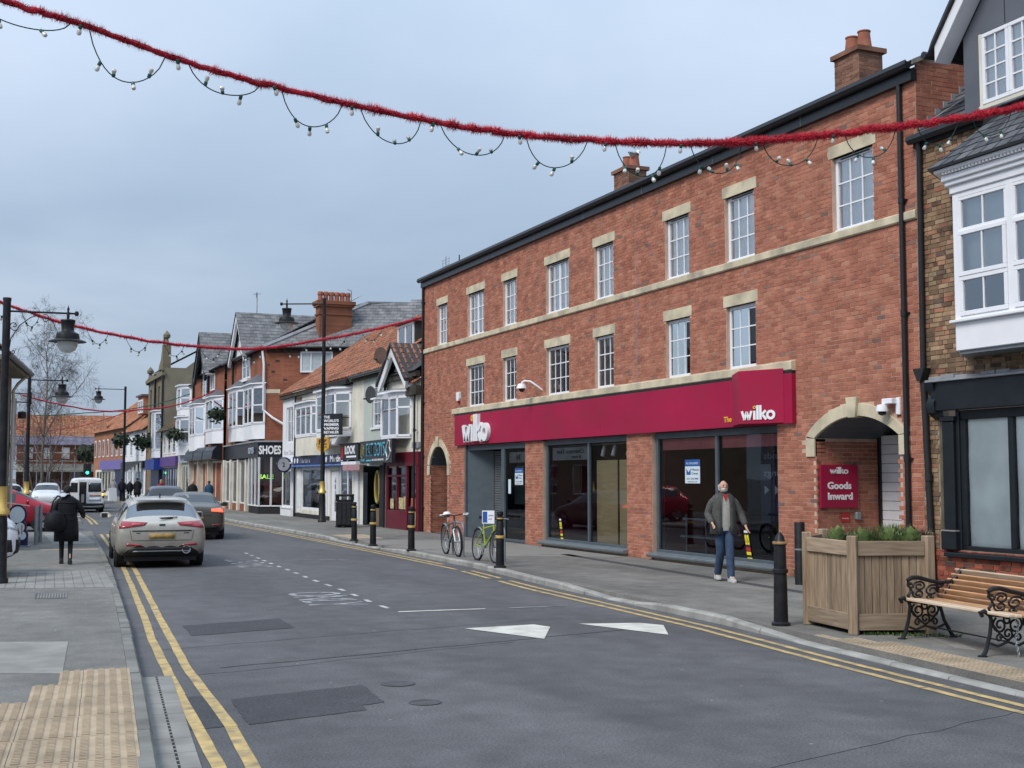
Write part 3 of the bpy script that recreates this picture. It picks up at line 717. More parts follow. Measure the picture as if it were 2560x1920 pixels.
# stone lintels, string course, sill course
for (a, b) in UP:
    m = (a+b)/2
    for p, q in ((a-.09,m-.002),(m+.002,b+.09)): MB().box(p,q,-.015,.1,ZU[1],ZU[1]+.225).build('lintel', M['stone'], wk, bevel=.004)
for (a, b) in LO:
    m = (a+b)/2
    for p, q in ((a-.09,m-.002),(m+.002,b+.09)): MB().box(p,q,-.015,.1,ZL[1],ZL[1]+.225).build('lintel', M['stone'], wk, bevel=.004)
def course(x0, x1, z0, z1, out_, name, step=1.35):
    x = x0
    while x < x1-.05:
        b = min(x+step*random.uniform(.9,1.1), x1)
        mb = MB(); mb.prism([(-out_,z1-.02),(-out_*.6,z1),(.10,z1),(.10,z0),(-out_+.02,z0),(-out_,z0+.02)], 'x', x+.002, b-.002)
        mb.build(name, M['stone'], wk); x = b
course(0, X1, 6.05, 6.205, .06, 'string_course')
course(3.0, 21.0, 3.87, 4.045, .10, 'sill_course')
# upper windows
for k, (a, b) in enumerate(UP):
    wide = b-a > 1.2
    window(wk, a, b, *ZU, .075, 2 if wide else 3, 3, mull=[.5] if wide else None, curtain=True, vent=True)
    MB().box(a+.01,b-.01,.03,.10,ZU[0]-.002,ZU[0]+.035).build('window_sill', M['upvc'], wk)
for k, (a, b) in enumerate(LO):
    wide = b-a > 1.2
    window(wk, a, b, *ZL, .075, 4 if wide else 3, 3, glass=M['glass'])
# eaves, gutter, roof, chimneys
MB().box(-.08,X1+.02,-.10,.02,8.31,8.50).build('fascia_board', M['black'], wk)
for x in range(0,24,3): MB().box(x+.4,x+.41,-.106,-.10,8.31,8.50).build('fascia_joint', M['lead'], wk)
mb = MB(); pr_ = [(-.22,8.62),(-.235,8.55),(-.20,8.49),(-.14,8.48),(-.11,8.52),(-.10,8.62),(-.12,8.60),(-.16,8.585),(-.2,8.60)]
mb.prism(pr_, 'x', -.12, X1+.04); mb.build('gutter', M['black'], wk, True)
mb = MB()
for i in range(16):
    ya, yb = -.14+i*.30, -.14+(i+1)*.30+.05; za, zb = 8.585+(ya+.14)*.466, 8.585+(yb+.14)*.466
    mb.add([(-.05,ya,za+.02),(X1+.05,ya,za+.02),(X1+.05,yb,zb),(-.05,yb,zb),(-.05,ya,za),(X1+.05,ya,za)], [(0,1,2,3),(4,5,1,0)])
mb.quad((-.05,4.7,10.8),(X1+.05,4.7,10.8),(X1+.05,9.4,8.6),(-.05,9.4,8.6))
mb.build('roof', M['roofdark'], wk, recalc=False)
for i in range(9):
    ya, yb = -.1+i*.42, -.1+(i+1)*.42-.01
    MB().add([(X1-.06,ya,8.60+ya*.466),(X1+.07,ya,8.60+ya*.466),(X1+.07,yb,8.60+yb*.466),(X1-.06,yb,8.60+yb*.466),(X1-.06,ya,8.68+ya*.466),(X1+.07,ya,8.68+ya*.466),(X1+.07,yb,8.68+yb*.466),(X1-.06,yb,8.68+yb*.466)],
        [(0,3,2,1),(4,5,6,7),(0,1,5,4),(1,2,6,5),(2,3,7,6),(3,0,4,7)]).build('verge_tile', pm('verge_mortar', (.22,.21,.18), .95, .25, 6, .3, 60) if i == 0 else bpy.data.materials['verge_mortar'], wk)
M['brownbrick'] = brickmat('brown_chimney_brick', [(0,(.15,.075,.05)),(.5,(.21,.105,.07)),(1,(.27,.14,.095))], 'island', .25)
def chimney(parent, x0, x1, y0, y1, z0, z1, pots, mat=None, capm=None, name='chimney', bricks=True, potm=None, poth=.36):
    mb = MB().box(x0,x1,y0,y1,z0,z1)
    c = mb.build(name, M['mortar'] if bricks else mat, parent)
    if bricks:
        mb = MB(); brick_mesh(mb, brick_rects(x0-.006,x1+.006,z0,z1,[]), y0, .008)
        m2 = MB(); brick_mesh(m2, brick_rects(y0,y1,z0,z1,[]), 0, .008); m2.v = [(x1-y,x,z) for x,y,z in m2.v]; mb.add(m2.v, m2.f)
        m2 = MB(); brick_mesh(m2, brick_rects(y0,y1,z0,z1,[]), 0, .008); m2.v = [(x0+y,x,z) for x,y,z in m2.v]; mb.add(m2.v, m2.f)
        stuff(mb.build('chimney_bricks', mat or M['brick'], c, recalc=False))
    MB().box(x0-.06,x1+.06,y0-.06,y1+.06,z1,z1+.09).build('chimney_cap', capm or M['slab'], c)
    for px, py in pots:
        MB().lathe([(.15,0),(.145,.03),(.125,poth*.5),(.11,poth*.92),(.125,poth*.94),(.125,poth),(.09,poth),(.09,poth-.1)], (px,py,z1+.09), 14).build('chimney_pot', potm or M['terracotta'], c, True)
    return c
M['terracotta'] = pm('terracotta_pot', (.33,.12,.075), .85, .25, 5, .2, 40)
chimney(wk, 11.75, 12.5, 1.12, 1.65, 8.9, 9.68, [(11.95,1.4),(12.32,1.4)], M['brownbrick'], M['brownbrick'])
chimney(wk, 20.85, 21.55, 1.12, 1.68, 8.9, 9.86, [(21.02,1.4),(21.38,1.4)], M['brownbrick'], M['brownbrick'])
# fascia sign: panels, letters, projecting wedge
xs = [3.27,6.95,9.2,13.3,16.9,18.9,21.0]
for a, b in zip(xs, xs[1:]):
    MB().box(a+.002,b-.002,-.10,.02,2.89,3.815).build('fascia_panel', M['maroon'], wk, bevel=.006)
MB().box(3.27,21.0,-.09,.02,3.818,3.86).build('fascia_trim', M['blackmatt'], wk)
MB().prism([(19.02,-.102),(19.85,-.5),(20.76,-.102)], 'z', 2.91, 3.92).build('projecting_sign', M['maroon'], wk, bevel=.006)
def wilko(parent, loc, rz, h, depth, mats, name='shop_name'):
    """rounded lower-case letters w i l k o in thick strokes; h = height of the l"""
    W_, Y_ = mats; mb = MB(); s = h; t = .17*s; xh = .62*s
    def stroke(p, q, w=t, d=depth): 
        p = Vector((p[0],0,p[1])); q = Vector((q[0],0,q[1])); dd = (q-p).normalized(); nn = Vector((-dd.z,0,dd.x))*w/2
        pts = [p-nn,q-nn,q+nn,p+nn]; mb.prism([(v.x,v.z) for v in pts], 'y', -d, 0)
    x = 0
    for p, q in (((.06,1),(.30,0)),((.30,0),(.50,.92)),((.50,.92),(.70,0)),((.70,0),(.94,1))):
        stroke((p[0]*s*.82,p[1]*xh),(q[0]*s*.82,q[1]*xh), t*1.0)
    x = .90*s
    mb.box(x,x+t*1.05,-depth*1.01,0,0,xh); ix = x+t/2
    x += .235*s; mb.box(x,x+t*1.05,-depth*1.01,0,0,h)
    x += .215*s; mb.box(x,x+t*1.05,-depth*1.01,0,0,h)
    stroke((x+t*.6,xh*.42),(x+.48*s,xh*1.0)); stroke((x+t*1.3,xh*.55),(x+.52*s,0.0))
    cx = x+.52*s+xh*.52
    def ring(c, ro, ri, d, mbb, n=26):
        P = lambda r, k: (c[0]+r*math.cos(2*math.pi*k/n), c[1]+r*math.sin(2*math.pi*k/n))
        for k in range(n):
            a, b, e, f = P(ri,k), P(ro,k), P(ro,k+1), P(ri,k+1); mbb.prism([a,b,e,f], 'y', -d, 0)
    ring((cx,xh*.5), xh*.54, xh*.25, depth, mb)
    o = mb.build(name, W_, parent); o.location = loc; o.rotation_euler = (0,0,rz)
    m2 = MB(); ring((ix+.01*s,h*.86), h*.115, h*.055, depth, m2, 18); d = m2.build('letter_dot', Y_, o)
    return o, cx+xh*.54
o, wd = wilko(wk, (4.20,-.10,2.985), 0, .80, .10, (M['letter'],M['yletter']))
k = 2.08/wd; o.scale = (k,1,1)
ang = math.atan2(.398,.91)
dirx = Vector((math.cos(ang), math.sin(ang)))
o, wd = wilko(wk, (19.85+dirx.x*.07+.002,-.5+dirx.y*.07-.004,2.985), ang, .27, .012, (M['letter'],M['yletter']))
k = .74/wd; o.scale = (k,1,1)
text('The', .105, .008, M['yletter'], wk, (18.72,-.106,3.0), name='sign_lettering', bold=.004, width=.28)
# ---- shopfronts
SF = M['slateframe']
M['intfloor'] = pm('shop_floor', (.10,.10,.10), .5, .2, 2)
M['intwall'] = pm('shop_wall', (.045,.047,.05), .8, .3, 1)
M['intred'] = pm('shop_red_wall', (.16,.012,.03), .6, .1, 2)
M['navy'] = pm('navy_board', (.010,.018,.05), .6, .1, 2)
M['poster'] = pm('poster_white', (.62,.70,.76), .5, .05, 3)
M['pblue'] = pm('poster_blue', (.02,.09,.32), .5, .05, 3)
M['pyellow'] = pm('sticker_yellow', (.75,.62,.02), .5, .05, 3)
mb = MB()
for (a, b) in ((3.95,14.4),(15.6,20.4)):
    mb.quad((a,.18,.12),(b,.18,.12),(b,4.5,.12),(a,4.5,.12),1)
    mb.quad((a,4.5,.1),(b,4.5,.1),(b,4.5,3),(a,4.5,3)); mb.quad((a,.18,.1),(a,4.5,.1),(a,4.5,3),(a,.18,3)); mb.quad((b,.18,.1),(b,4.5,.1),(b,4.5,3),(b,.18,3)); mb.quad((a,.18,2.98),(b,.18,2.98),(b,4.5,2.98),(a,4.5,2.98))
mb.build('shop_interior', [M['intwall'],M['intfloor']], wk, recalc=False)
MB().box(8.57,9.72,-.012,.2,2.86,2.889).build('lintel_beam', SF, wk)
def shopwin(x0, x1, mull, name):
    fw = .085
    mb = MB(); mb.box(x0,x1,.06,.15,2.75,2.885); mb.box(x0,x1,.06,.15,.27,.33); mb.box(x0,x0+fw,.061,.149,.33,2.75); mb.box(x1-fw,x1,.061,.149,.33,2.75)
    mb.box(mull-.045,mull+.045,.061,.149,.33,2.75)
    w = mb.build('shop_window', SF, wk, bevel=.006)
    for a, b in ((x0+fw,mull-.045),(mull+.045,x1-fw)):
        MB().quad((a,.11,.33),(b,.11,.33),(b,.11,2.75),(a,.11,2.75)).build('pane', M['glassdark'], w, recalc=False)
    MB().prism([(-.16,.20),(-.16,.235),(.14,.285),(.14,.16),(-.14,.16)], 'x', x0-.1, x1+.08).build('sill', pm('sill_metal_'+name, (.20,.23,.25), .4, .1, 4, metal=.4), w, bevel=.005)
    MB().box(x0,x1,-.004,.12,.1,.159).build('stall_riser', M['mortar'], w)
    return w
w2 = shopwin(9.80, 14.40, 12.30, 'a')
w3 = shopwin(15.68, 20.37, 18.15, 'b')
# window two: red return, spotlights, plywood sheets
MB().box(9.9,9.93,.2,2.2,.3,2.7).build('red_wall', M['intred'], w2)
MB().box(12.50,13.58,.20,.22,.3,2.32).build('plywood_sheet', M['ply'], w2); MB().box(13.68,14.33,.20,.22,.3,2.32).build('plywood_sheet', M['ply'], w2)
MB().box(9.95,12.2,.19,.195,2.35,2.68).build('hanging_sign', M['lead'], w2)
text('Clearance Text', .11, .004, M['navy'], w2, (10.2,.18,2.52), name='sign_lettering', width=1.6, mirror=True)
text('& more', .09, .004, M['navy'], w2, (11.1,.18,2.39), name='sign_lettering', width=.55, mirror=True)
MB().box(9.95,14.3,.32,.35,2.70,2.73).build('lighting_track', M['lead'], w2)
for x in (11.6,12.65,13.2,13.95,14.2):
    MB().tube([(x,.34,2.70),(x,.34,2.64),(x+.02,.30,2.52),(x+.03,.27,2.42)], [.012,.05,.055,.06], 10).build('spotlight', M['upvc'], w2, True)
def poster(parent, x, z, w, h, y=.10, lines=True):
    p = MB().box(x,x+w,y-.003,y,z,z+h).build('poster', M['poster'], parent)
    MB().box(x,x+w,y-.006,y-.0035,z+h*.72,z+h).build('poster_band', M['pblue'], p)
    text('ALL ENQUIRIES', h*.09, .001, M['poster'], p, (x+w*.08,y-.0075,z+h*.80), name='poster_text', width=w*.82)
    MB().prism([(x+w*.1,z+h*.36),(x+w*.38,z+h*.36),(x+w*.38,z+h*.62),(x+w*.24,z+h*.45),(x+w*.1,z+h*.62)], 'y', y-.0062, y-.0036).build('poster_mark', M['pblue'], p)
    text('Mason', h*.10, .001, M['navy'], p, (x+w*.44,y-.006,z+h*.53), name='poster_text', width=w*.48)
    text('Owen', h*.10, .001, M['navy'], p, (x+w*.44,y-.006,z+h*.37), name='poster_text', width=w*.42)
    text('0151 242 3000', h*.075, .001, M['navy'], p, (x+w*.12,y-.006,z+h*.16), name='poster_text', width=w*.76)
    text('masonowen.com', h*.05, .001, M['navy'], p, (x+w*.16,y-.006,z+h*.05), name='poster_text', width=w*.66)
    return p
poster(w3, 16.86, 1.78, .60, .50)
def hazard(parent, x, z, k=1.0):
    """slanting strip of small stickers on the glass"""
    s = MB().prism([(x,z+.72*k),(x+.17*k,z+.72*k),(x+.36*k,z),(x+.16*k,z)], 'y', .096, .099).build('sticker_strip', M['blackmatt'], parent)
    for i, m in enumerate(('upvc','upvc','curtain')): MB().lathe([(.028*k,0),(.028*k,.003)], (x+(.045+.05*i)*k,.092,z+.665*k), 12, ax='y').build('sticker', M[m], s)
    sh = lambda zz: x+.0*k+(.72*k-(zz-z))/(.72*k)*.17*k
    def band(za, zb, a, b, m): MB().add([(sh(z+za*k)+a*k,.093,z+za*k),(sh(z+za*k)+b*k,.093,z+za*k),(sh(z+zb*k)+b*k,.093,z+zb*k),(sh(z+zb*k)+a*k,.093,z+zb*k)], [(0,1,2,3)]).build('sticker', M[m], s, recalc=False)
    band(.37,.59,.005,.08,'pyellow'); band(.37,.59,.095,.17,'pyellow'); band(.23,.31,.0,.18,'red'); band(.14,.21,.0,.18,'pyellow'); band(.0,.08,.0,.2,'pyellow')
    for a in (.03,.115): MB().add([(sh(z+.42*k)+a*k,.091,z+.42*k),(sh(z+.42*k)+(a+.03)*k,.091,z+.42*k),(sh(z+.54*k)+(a+.012)*k,.091,z+.54*k)], [(0,1,2)]).build('sticker_mark', M['blackmatt'], s, recalc=False)
M['red'] = pm('red_paint', (.42,.02,.02), .5, .08, 4)
hazard(w2, 10.52, .30, .78); hazard(w3, 19.06, .28, .85)
# window three: blinds, navy board with reversed lettering, bench, red return
for a, b in ((15.8,18.08),(18.22,20.26)): MB().box(a,b,.17,.18,2.50,2.74).build('blind_or_sky_sheet', pm('dusty_red_blind', (.46,.14,.15), .8, .15, 3), w3)
MB().box(15.78,15.81,.2,2.4,.3,2.7).build('red_wall', M['intred'], w3)
MB().box(18.35,20.2,1.0,1.05,.95,2.7).build('navy_board', M['navy'], w3)
M['ghost'] = pm('blue_grey_letter', (.36,.40,.48), .6, .1, 3)
for s, x, z, wd_ in (('Big Brands', 18.45, 2.28, 1.45), ('Big Savings', 18.45, 1.93, 1.45)):
    text(s, .14, .004, M['ghost'], w3, (x,.99,z), name='reversed_lettering', width=wd_, mirror=True)
for i in range(4): MB().prism([(18.5+i*.36,1.56),(18.66+i*.36,1.65),(18.5+i*.36,1.74)], 'y', .985, .99).build('arrow_mark', M['ghost'], w3)
mb = MB(); mb.box(15.95,18.05,.55,.58,.98,1.02)
for x in (16.1,16.9,17.8): mb.box(x,x+.03,.55,.58,.3,.98)
mb.box(15.95,18.05,.5,.9,.60,.64); mb.build('display_bench', M['grey'], w3)
# entrance: deep side panel, steel shutter, glazed panel with notices
mb = MB()
mb.box(3.93,4.05,-.01,.16,.1,2.88); mb.box(6.72,6.95,.05,.16,.1,2.88); mb.box(3.93,8.55,.05,.17,2.72,2.885); mb.box(8.47,8.56,.05,.15,.1,2.72); mb.box(6.95,8.47,.051,.15,.1,.18)
ent = mb.build('entrance_frame', SF, wk, bevel=.006)
MB().add([(4.05,.05,.1),(4.78,.62,.1),(4.78,.62,2.72),(4.05,.05,2.72)], [(0,1,2,3)]).build('side_panel', SF, ent, recalc=False)
for i in range(36):
    z = .12+i*.072
    mb = MB(); mb.prism([(.66,z),(.632,z+.012),(.63,z+.05),(.645,z+.066),(.66,z+.070)], 'x', 4.78, 6.72); mb.build('shutter_slat', M['shutter'], ent)
MB().box(6.60,6.72,.16,.66,.1,2.72).build('shutter_guide', SF, ent)
MB().quad((6.95,.1,.18),(8.47,.1,.18),(8.47,.1,2.72),(6.95,.1,2.72)).build('pane', M['glassdark'], ent, recalc=False)
MB().box(6.97,8.4,.2,.21,2.32,2.62).build('number_panel', M['lead'], ent); text('34', .15, .004, M['navy'], ent, (7.5,.185,2.4), name='number', width=.3, mirror=True)
MB().box(7.02,8.4,.35,.4,1.15,2.25).build('notice_board', pm('green_board', (.03,.06,.055), .7, .1, 3), ent)
poster(ent, 7.62, 1.70, .56, .46); MB().box(7.15,7.33,.095,.098,1.45,1.85).build('notice', M['poster'], ent)
mb = MB()
for z in (.62,.85,1.08): mb.tube([(7.55,.5,z),(8.5,.5,z)], .018, 6)
mb.tube([(7.55,.5,.12),(7.55,.5,1.1)], .018, 6); mb.build('hand_rail', M['steel'], ent, True)
# goods sign in the arch, notice, vent
gs = MB().box(21.56,21.62,.05,.86,1.36,2.13).build('goods_sign', M['maroon'], wk, bevel=.004)
RZ = (R(90),0,R(90))
o, wd = wilko(gs, (21.622,.25,1.97), R(90), .12, .006, (M['letter'],M['letter'])); k = .40/wd; o.scale = (k,1,1)
text('Goods', .12, .006, M['letter'], gs, (21.623,.19,1.70), RZ, 'sign_lettering', .006, .52)
text('Inward', .12, .006, M['letter'], gs, (21.623,.19,1.51), RZ, 'sign_lettering', .006, .54)
n_ = MB().box(21.56,21.575,.52,.70,1.11,1.27).build('small_notice', M['red'], wk)
text('Deliveries only', .02, .002, M['letter'], n_, (21.577,.53,1.16), RZ, 'sign_lettering', 0, .14)
MB().box(21.56,21.64,.80,.92,1.14,1.28).build('vent_cowl', M['grey'], wk, bevel=.02)
# pipes, cameras, alarm, aerials
downpipe(wk, .06, -.06, .1, 8.45, .045, M['black'], (.9,2.6,4.4,6.2,7.8))
downpipe(wk, 24.03, -.06, .1, 8.45, .045, M['black'], (1.1,2.2,4.55,6.4))
mb = MB(); mb.tube([(9.72,.0,4.22),(9.70,-.10,4.30),(9.55,-.28,4.46),(9.38,-.38,4.48),(9.30,-.42,4.44)], .025, 8); cm_ = mb.build('camera_arm', M['upvc'], wk, True)
MB().lathe([(.03,.14),(.10,.12),(.13,.05),(.145,0),(.09,-.0),(.0,0)], (9.30,-.42,4.28), 16).build('camera_hood', M['upvc'], cm_, True)
MB().lathe([(.085,0),(.08,-.05),(.045,-.09),(.0,-.10)], (9.30,-.42,4.28), 14).build('camera_dome', M['black'], cm_, True)
mb = MB(); mb.box(23.76,23.86,-.05,0,2.92,3.2); mb.box(23.55,23.80,-.16,-.04,3.10,3.19); cm_ = mb.build('camera_bracket', M['upvc'], wk, bevel=.01)
MB().lathe([(.03,.12),(.08,.11),(.10,.03),(.10,0),(.0,0)], (23.57,-.16,2.98), 16).build('camera_hood', M['upvc'], cm_, True)
MB().lathe([(.07,0),(.06,-.05),(.0,-.07)], (23.57,-.16,2.98), 14).build('camera_dome', M['black'], cm_, True)
al = MB().prism([(3.36,4.55),(3.60,4.55),(3.60,4.36),(3.55,4.28),(3.41,4.28),(3.36,4.36)], 'y', -.09, 0).build('alarm_box', M['upvc'], wk, bevel=.01)
MB().prism([(3.41,4.279),(3.55,4.279),(3.48,4.20)], 'y', -.08, 0).build('alarm_tip', M['red'], al)
mb = MB(); mb.tube([(1.6,.2,8.5),(1.6,.2,9.15)], .012, 5)
for z in (8.75,8.85,8.95,9.05): mb.tube([(1.25,.2,z),(1.95,.2,z)], .006, 4)
mb.tube([(1.3,.2,8.72),(1.3,.2,9.08)], .006, 4); mb.tube([(1.9,.2,8.72),(1.9,.2,9.08)], .006, 4); mb.build('aerial', M['grey'], wk)
MB().tube([(2.85,.2,8.5),(2.85,.2,9.0)], .02, 6).build('aerial', M['black'], wk)
# vertical movement joints
for x in (9.55,14.95): MB().box(x-.006,x+.006,-.0105,-.004,4.06,8.3).build('movement_joint', M['lead'], wk)
# ------------------------------------------------------------------ brown-brick neighbour with white bay and black shopfront
def tiles(mb, O, U, V, lu, lv, tw, th, inside=None, wave=0., lift=.02, lap=1.12, jit=.004, nw=4):
    """roof covering of single tiles: O corner at the eave, U along it, V up the slope"""
    O = Vector(O); U = Vector(U).normalized(); V = Vector(V).normalized(); Nn = U.cross(V).normalized()
    if Nn.z < 0: Nn = -Nn
    nr = int(math.ceil(lv/th)); 
    for r in range(nr):
        off = (tw/2 if (r % 2 and not wave) else 0)
        for c in range(-1, int(math.ceil(lu/tw))+1):
            a = max(c*tw+off, 0); b = min((c+1)*tw+off, lu)
            if b-a < tw*.2: continue
            v0 = r*th; v1 = min(v0+th*lap, lv)
            if inside and not inside((a+b)/2, v0+th*.5): continue
            j = random.uniform(-jit, jit); k = nw if wave else 1; P0 = []; P1 = []; gap = .004
            for i in range(k+1):
                t = i/k; uu = a+gap+(b-a-2*gap)*t; h = wave*math.sin(2*math.pi*t) if wave else 0
                P0.append(O+U*uu+V*(v0+j)+Nn*(lift+h+j)); P1.append(O+U*uu+V*v1+Nn*(h+.003))
            n = len(P0)
            mb.add(P0+P1+[p-Nn*lift for p in P0], [(i,i+1,n+i+1,n+i) for i in range(n-1)]+[(2*n+i,2*n+i+1,i+1,i) for i in range(n-1)])
nb = thing('brown_brick_house', 'old brown brick house with white bay window above an empty black shopfront', 'building', (13.8,15.85,0), R(-90))
BB = [(0,(.11,.065,.045)),(.25,(.19,.115,.07)),(.5,(.27,.17,.10)),(.72,(.34,.23,.14)),(.86,(.30,.12,.075)),(.93,(.38,.27,.17)),(1,(.09,.06,.05))]
M['oldbrick'] = brickmat('old_brown_brick', BB, 'island', .4); M['oldbrick1'] = brickmat('old_brown_brick_single', BB, 'object', .4)
RB = [(0,(.16,.045,.03)),(.4,(.30,.075,.045)),(.7,(.38,.10,.06)),(.85,(.16,.07,.05)),(1,(.10,.06,.05))]
M['oldred1'] = brickmat('old_red_brick_single', RB, 'object', .3); M['oldred'] = brickmat('old_red_brick', RB, 'island', .3)
M['oldmortar'] = pm('old_mortar', (.30,.25,.18), .95, .25, 4, .3, 120, dirt=(.12,.10,.08), dirtamt=.6, dscale=2)
NX = 9.0
sop = [(.36,7.0,.80,3.40)]
mb = MB(); wall_sheet(mb, 0, NX, .1, 7.3, 0, sop, .2); nbw = mb.build('wall', M['oldmortar'], nb, recalc=False)
rc = brick_rects(0, 5.2, .80, 7.25, sop+[(1.5,3.6,4.15,6.2)], .218, .0735, bond='random')
f_ = sorted([r for r in rc if r[0] < 1.1], key=lambda r: abs(r[2]-2.4)+r[0])[:230]; s_ = set(f_)
brick_objects(f_, 0, M['oldbrick1'], nbw, .012, jit=.006)
mb = MB(); brick_mesh(mb, [r for r in rc if r not in s_], 0, .012, .006, .003); stuff(mb.build('bricks', M['oldbrick'], nbw, recalc=False))
rc = brick_rects(0, 6.0, .1, .80, [], .218, .0735, bond='random')
brick_objects([r for r in rc if r[0] < 2.2], 0, M['oldred1'], nbw, .012, 'plinth_brick', .006)
mb = MB(); brick_mesh(mb, [r for r in rc if r[0] >= 2.2], 0, .012, .006); stuff(mb.build('plinth_bricks', M['oldred'], nbw, recalc=False))
# shopfront
BK = pm('shopfront_black', (.010,.013,.017), .38, .25, 4, .05, 30)
MB().box(.36,7.0,-.16,.02,2.93,3.37).build('fascia', BK, nb, bevel=.008)
MB().box(.30,7.05,-.22,.02,3.371,3.41).build('fascia_cornice', M['lead'], nb, bevel=.008)
mb = MB()
for i in range(24): mb.box(.36+i*.28,.36+(i+1)*.28-.01,-.19-.01*math.sin(i*2.1),.01,3.411,3.455+.02*math.sin(i*1.7))
mb.build('lead_flashing', M['lead'], nb, bevel=.006)
mb = MB(); mb.prism([(-.02,2.80),(-.17,2.90),(-.19,3.05),(-.13,3.18),(-.2,3.30),(-.2,3.40),(0,3.40),(0,2.8)], 'x', .30, .46); mb.build('console_bracket', BK, nb, True)
MB().box(.48,.72,-.06,.02,.80,2.76).build('pilaster', BK, nb, bevel=.01)
MB().box(.45,.75,-.08,.02,2.762,2.84).build('pilaster_cap', BK, nb, bevel=.01)
MB().box(.44,.76,-.10,.02,.80,1.08).build('pilaster_base', BK, nb, bevel=.015)
MB().box(.45,.76,-.105,0,1.082,1.10).build('pilaster_ledge', M['slab'], nb)
MB().box(.72,.79,-.01,.1,.80,2.929).build('frame_post', BK, nb, bevel=.01)
MB().prism([(-.10,.70),(-.10,.76),(.12,.80),(.12,.66)], 'x', .50, 7.0).build('sill', BK, nb, bevel=.006)
mb = MB(); mb.box(.79,7.0,.02,.12,2.78,2.925); mb.box(.79,7.0,.02,.12,.79,.87)
xs = [.79,1.76,2.74,3.72]
for x in xs: mb.box(x-.005,x+.10,.018,.121,.87,2.78)
sw = mb.build('shop_window', BK, nb, bevel=.008)
M['paper'] = pm('window_paper', (.86,.90,.88), .9, .12, 1.6, .5, 4)
for a, b in zip(xs, xs[1:]):
    MB().quad((a+.09,.06,.87),(b,.06,.87),(b,.06,2.78),(a+.09,.06,2.78)).build('pane', M['glassclear'], sw, recalc=False)
    pmb = MB(); n = 10; gp = {}
    for i in range(n+1):
        for k in range(n+1):
            x = a+.09+(b-a-.09)*i/n; z = .87+1.91*k/n
            y = .085+.018*mnoise.noise(Vector((x*2.3,z*1.7,4)))+.02*abs(mnoise.noise(Vector((x*1.1+z*.8,z*.6,1))))
            gp[i,k] = len(pmb.v); pmb.v.append((x,y,z))
    for i in range(n):
        for k in range(n): pmb.f.append((gp[i,k],gp[i+1,k],gp[i+1,k+1],gp[i,k+1])); pmb.m.append(0)
    pmb.build('window_paper', M['paper'], sw, recalc=False)
MB().box(.79,4,.3,.32,.8,2.9).build('dark_back', M['dark'], sw)
# bay
BY = -.62; bx0, bx1 = 1.45, 3.68
bay = MB()
plan = [(.95,0),(bx0,BY),(bx1,BY),(4.2,0)]
bay.prism(plan, 'z', 3.75, 4.16); bo = bay.build('bay_window', M['upvc'], nb, bevel=.01)
MB().prism([(.86,0),(bx0-.05,BY-.07),(bx1+.05,BY-.07),(4.28,0)], 'z', 4.161, 4.205).build('bay_sill', M['upvc'], bo, bevel=.008)
MB().prism([(1.0,0),(bx0+.03,BY+.04),(bx1-.03,BY+.04),(4.15,0)], 'z', 3.70, 3.749).build('bay_soffit', M['grey'], bo)
# two big lights, each: fixed top, opening middle, lower
mx_ = 2.56
mb = MB()
for x in (bx0, mx_-.06, bx1-.12): mb.box(x,x+.12,BY-.004,BY+.08,4.205,6.07)
mb.box(bx0,bx1,BY,BY+.08,6.0,6.08); mb.box(bx0,bx1,BY,BY+.08,4.205,4.25)
mb.build('bay_frame', M['upvc'], bo, bevel=.008)
for a, b in ((bx0+.12,mx_-.06),(mx_+.06,bx1-.12)):
    for za, zb, pr2 in ((4.25,4.83,.02),(4.83,5.50,.03),(5.50,6.0,0)):
        w = window(bo, a, b, za, zb, BY-pr2, 2, 1, fw=.065 if pr2 else .045, glass=M['glassup'], back=False)
MB().quad((bx0,BY+.14,4.85),(bx1,BY+.14,4.85),(bx1,BY+.14,6.1),(bx0,BY+.14,6.1)).build('blind_or_sky_sheet', pm('pale_sky_sheet', (.60,.66,.66), .9, .08, 1.5), bo, recalc=False)  # added pale sheet, coloured to stand for sky mirrored in the upper panes
MB().quad((bx0,BY+.5,4.2),(bx1,BY+.5,4.2),(bx1,BY+.5,6.1),(bx0,BY+.5,6.1)).build('dark_room', M['dark'], bo, recalc=False)
for p, q in (((.95,0),(bx0,BY)),((bx1,BY),(4.2,0))): MB().quad((p[0],p[1],4.2),(q[0],q[1],4.2),(q[0],q[1],6.1),(p[0],p[1],6.1)).build('bay_side', M['upvc'], bo, recalc=False)
def ringplan(o): return [(.95-o*1.1,.0),(bx0-o*.8,BY-o),(bx1+o*.8,BY-o),(4.2+o*1.1,0)]
for o_, za, zb in ((.03,6.08,6.20),(.08,6.20,6.27),(.12,6.27,6.36),(.20,6.40,6.45)):
    MB().prism(ringplan(o_), 'z', za, zb-.001).build('bay_cornice', M['upvc'], bo, bevel=.01)
for i in range(34):
    x = bx0-.02+i*.068; MB().box(x,x+.036,BY-.17,BY-.10,6.362,6.40).build('dentil', M['upvc'], bo)
e0 = ringplan(.26); topz, tz = 7.25, 6.45
MB().prism(e0, 'z', 6.452, 6.47).build('bay_roof_edge', M['black'], bo)
mb = MB(); tip = [(1.5,-.02,topz),(1.75,-.02,topz),(3.4,-.02,topz),(3.65,-.02,topz)]
E0 = [Vector((x,y,6.47)) for x,y in e0]
M['slate1'] = brickmat('slate_single', [(0,(.055,.06,.07)),(.5,(.085,.09,.10)),(1,(.13,.135,.145))], 'object', .2, .5)
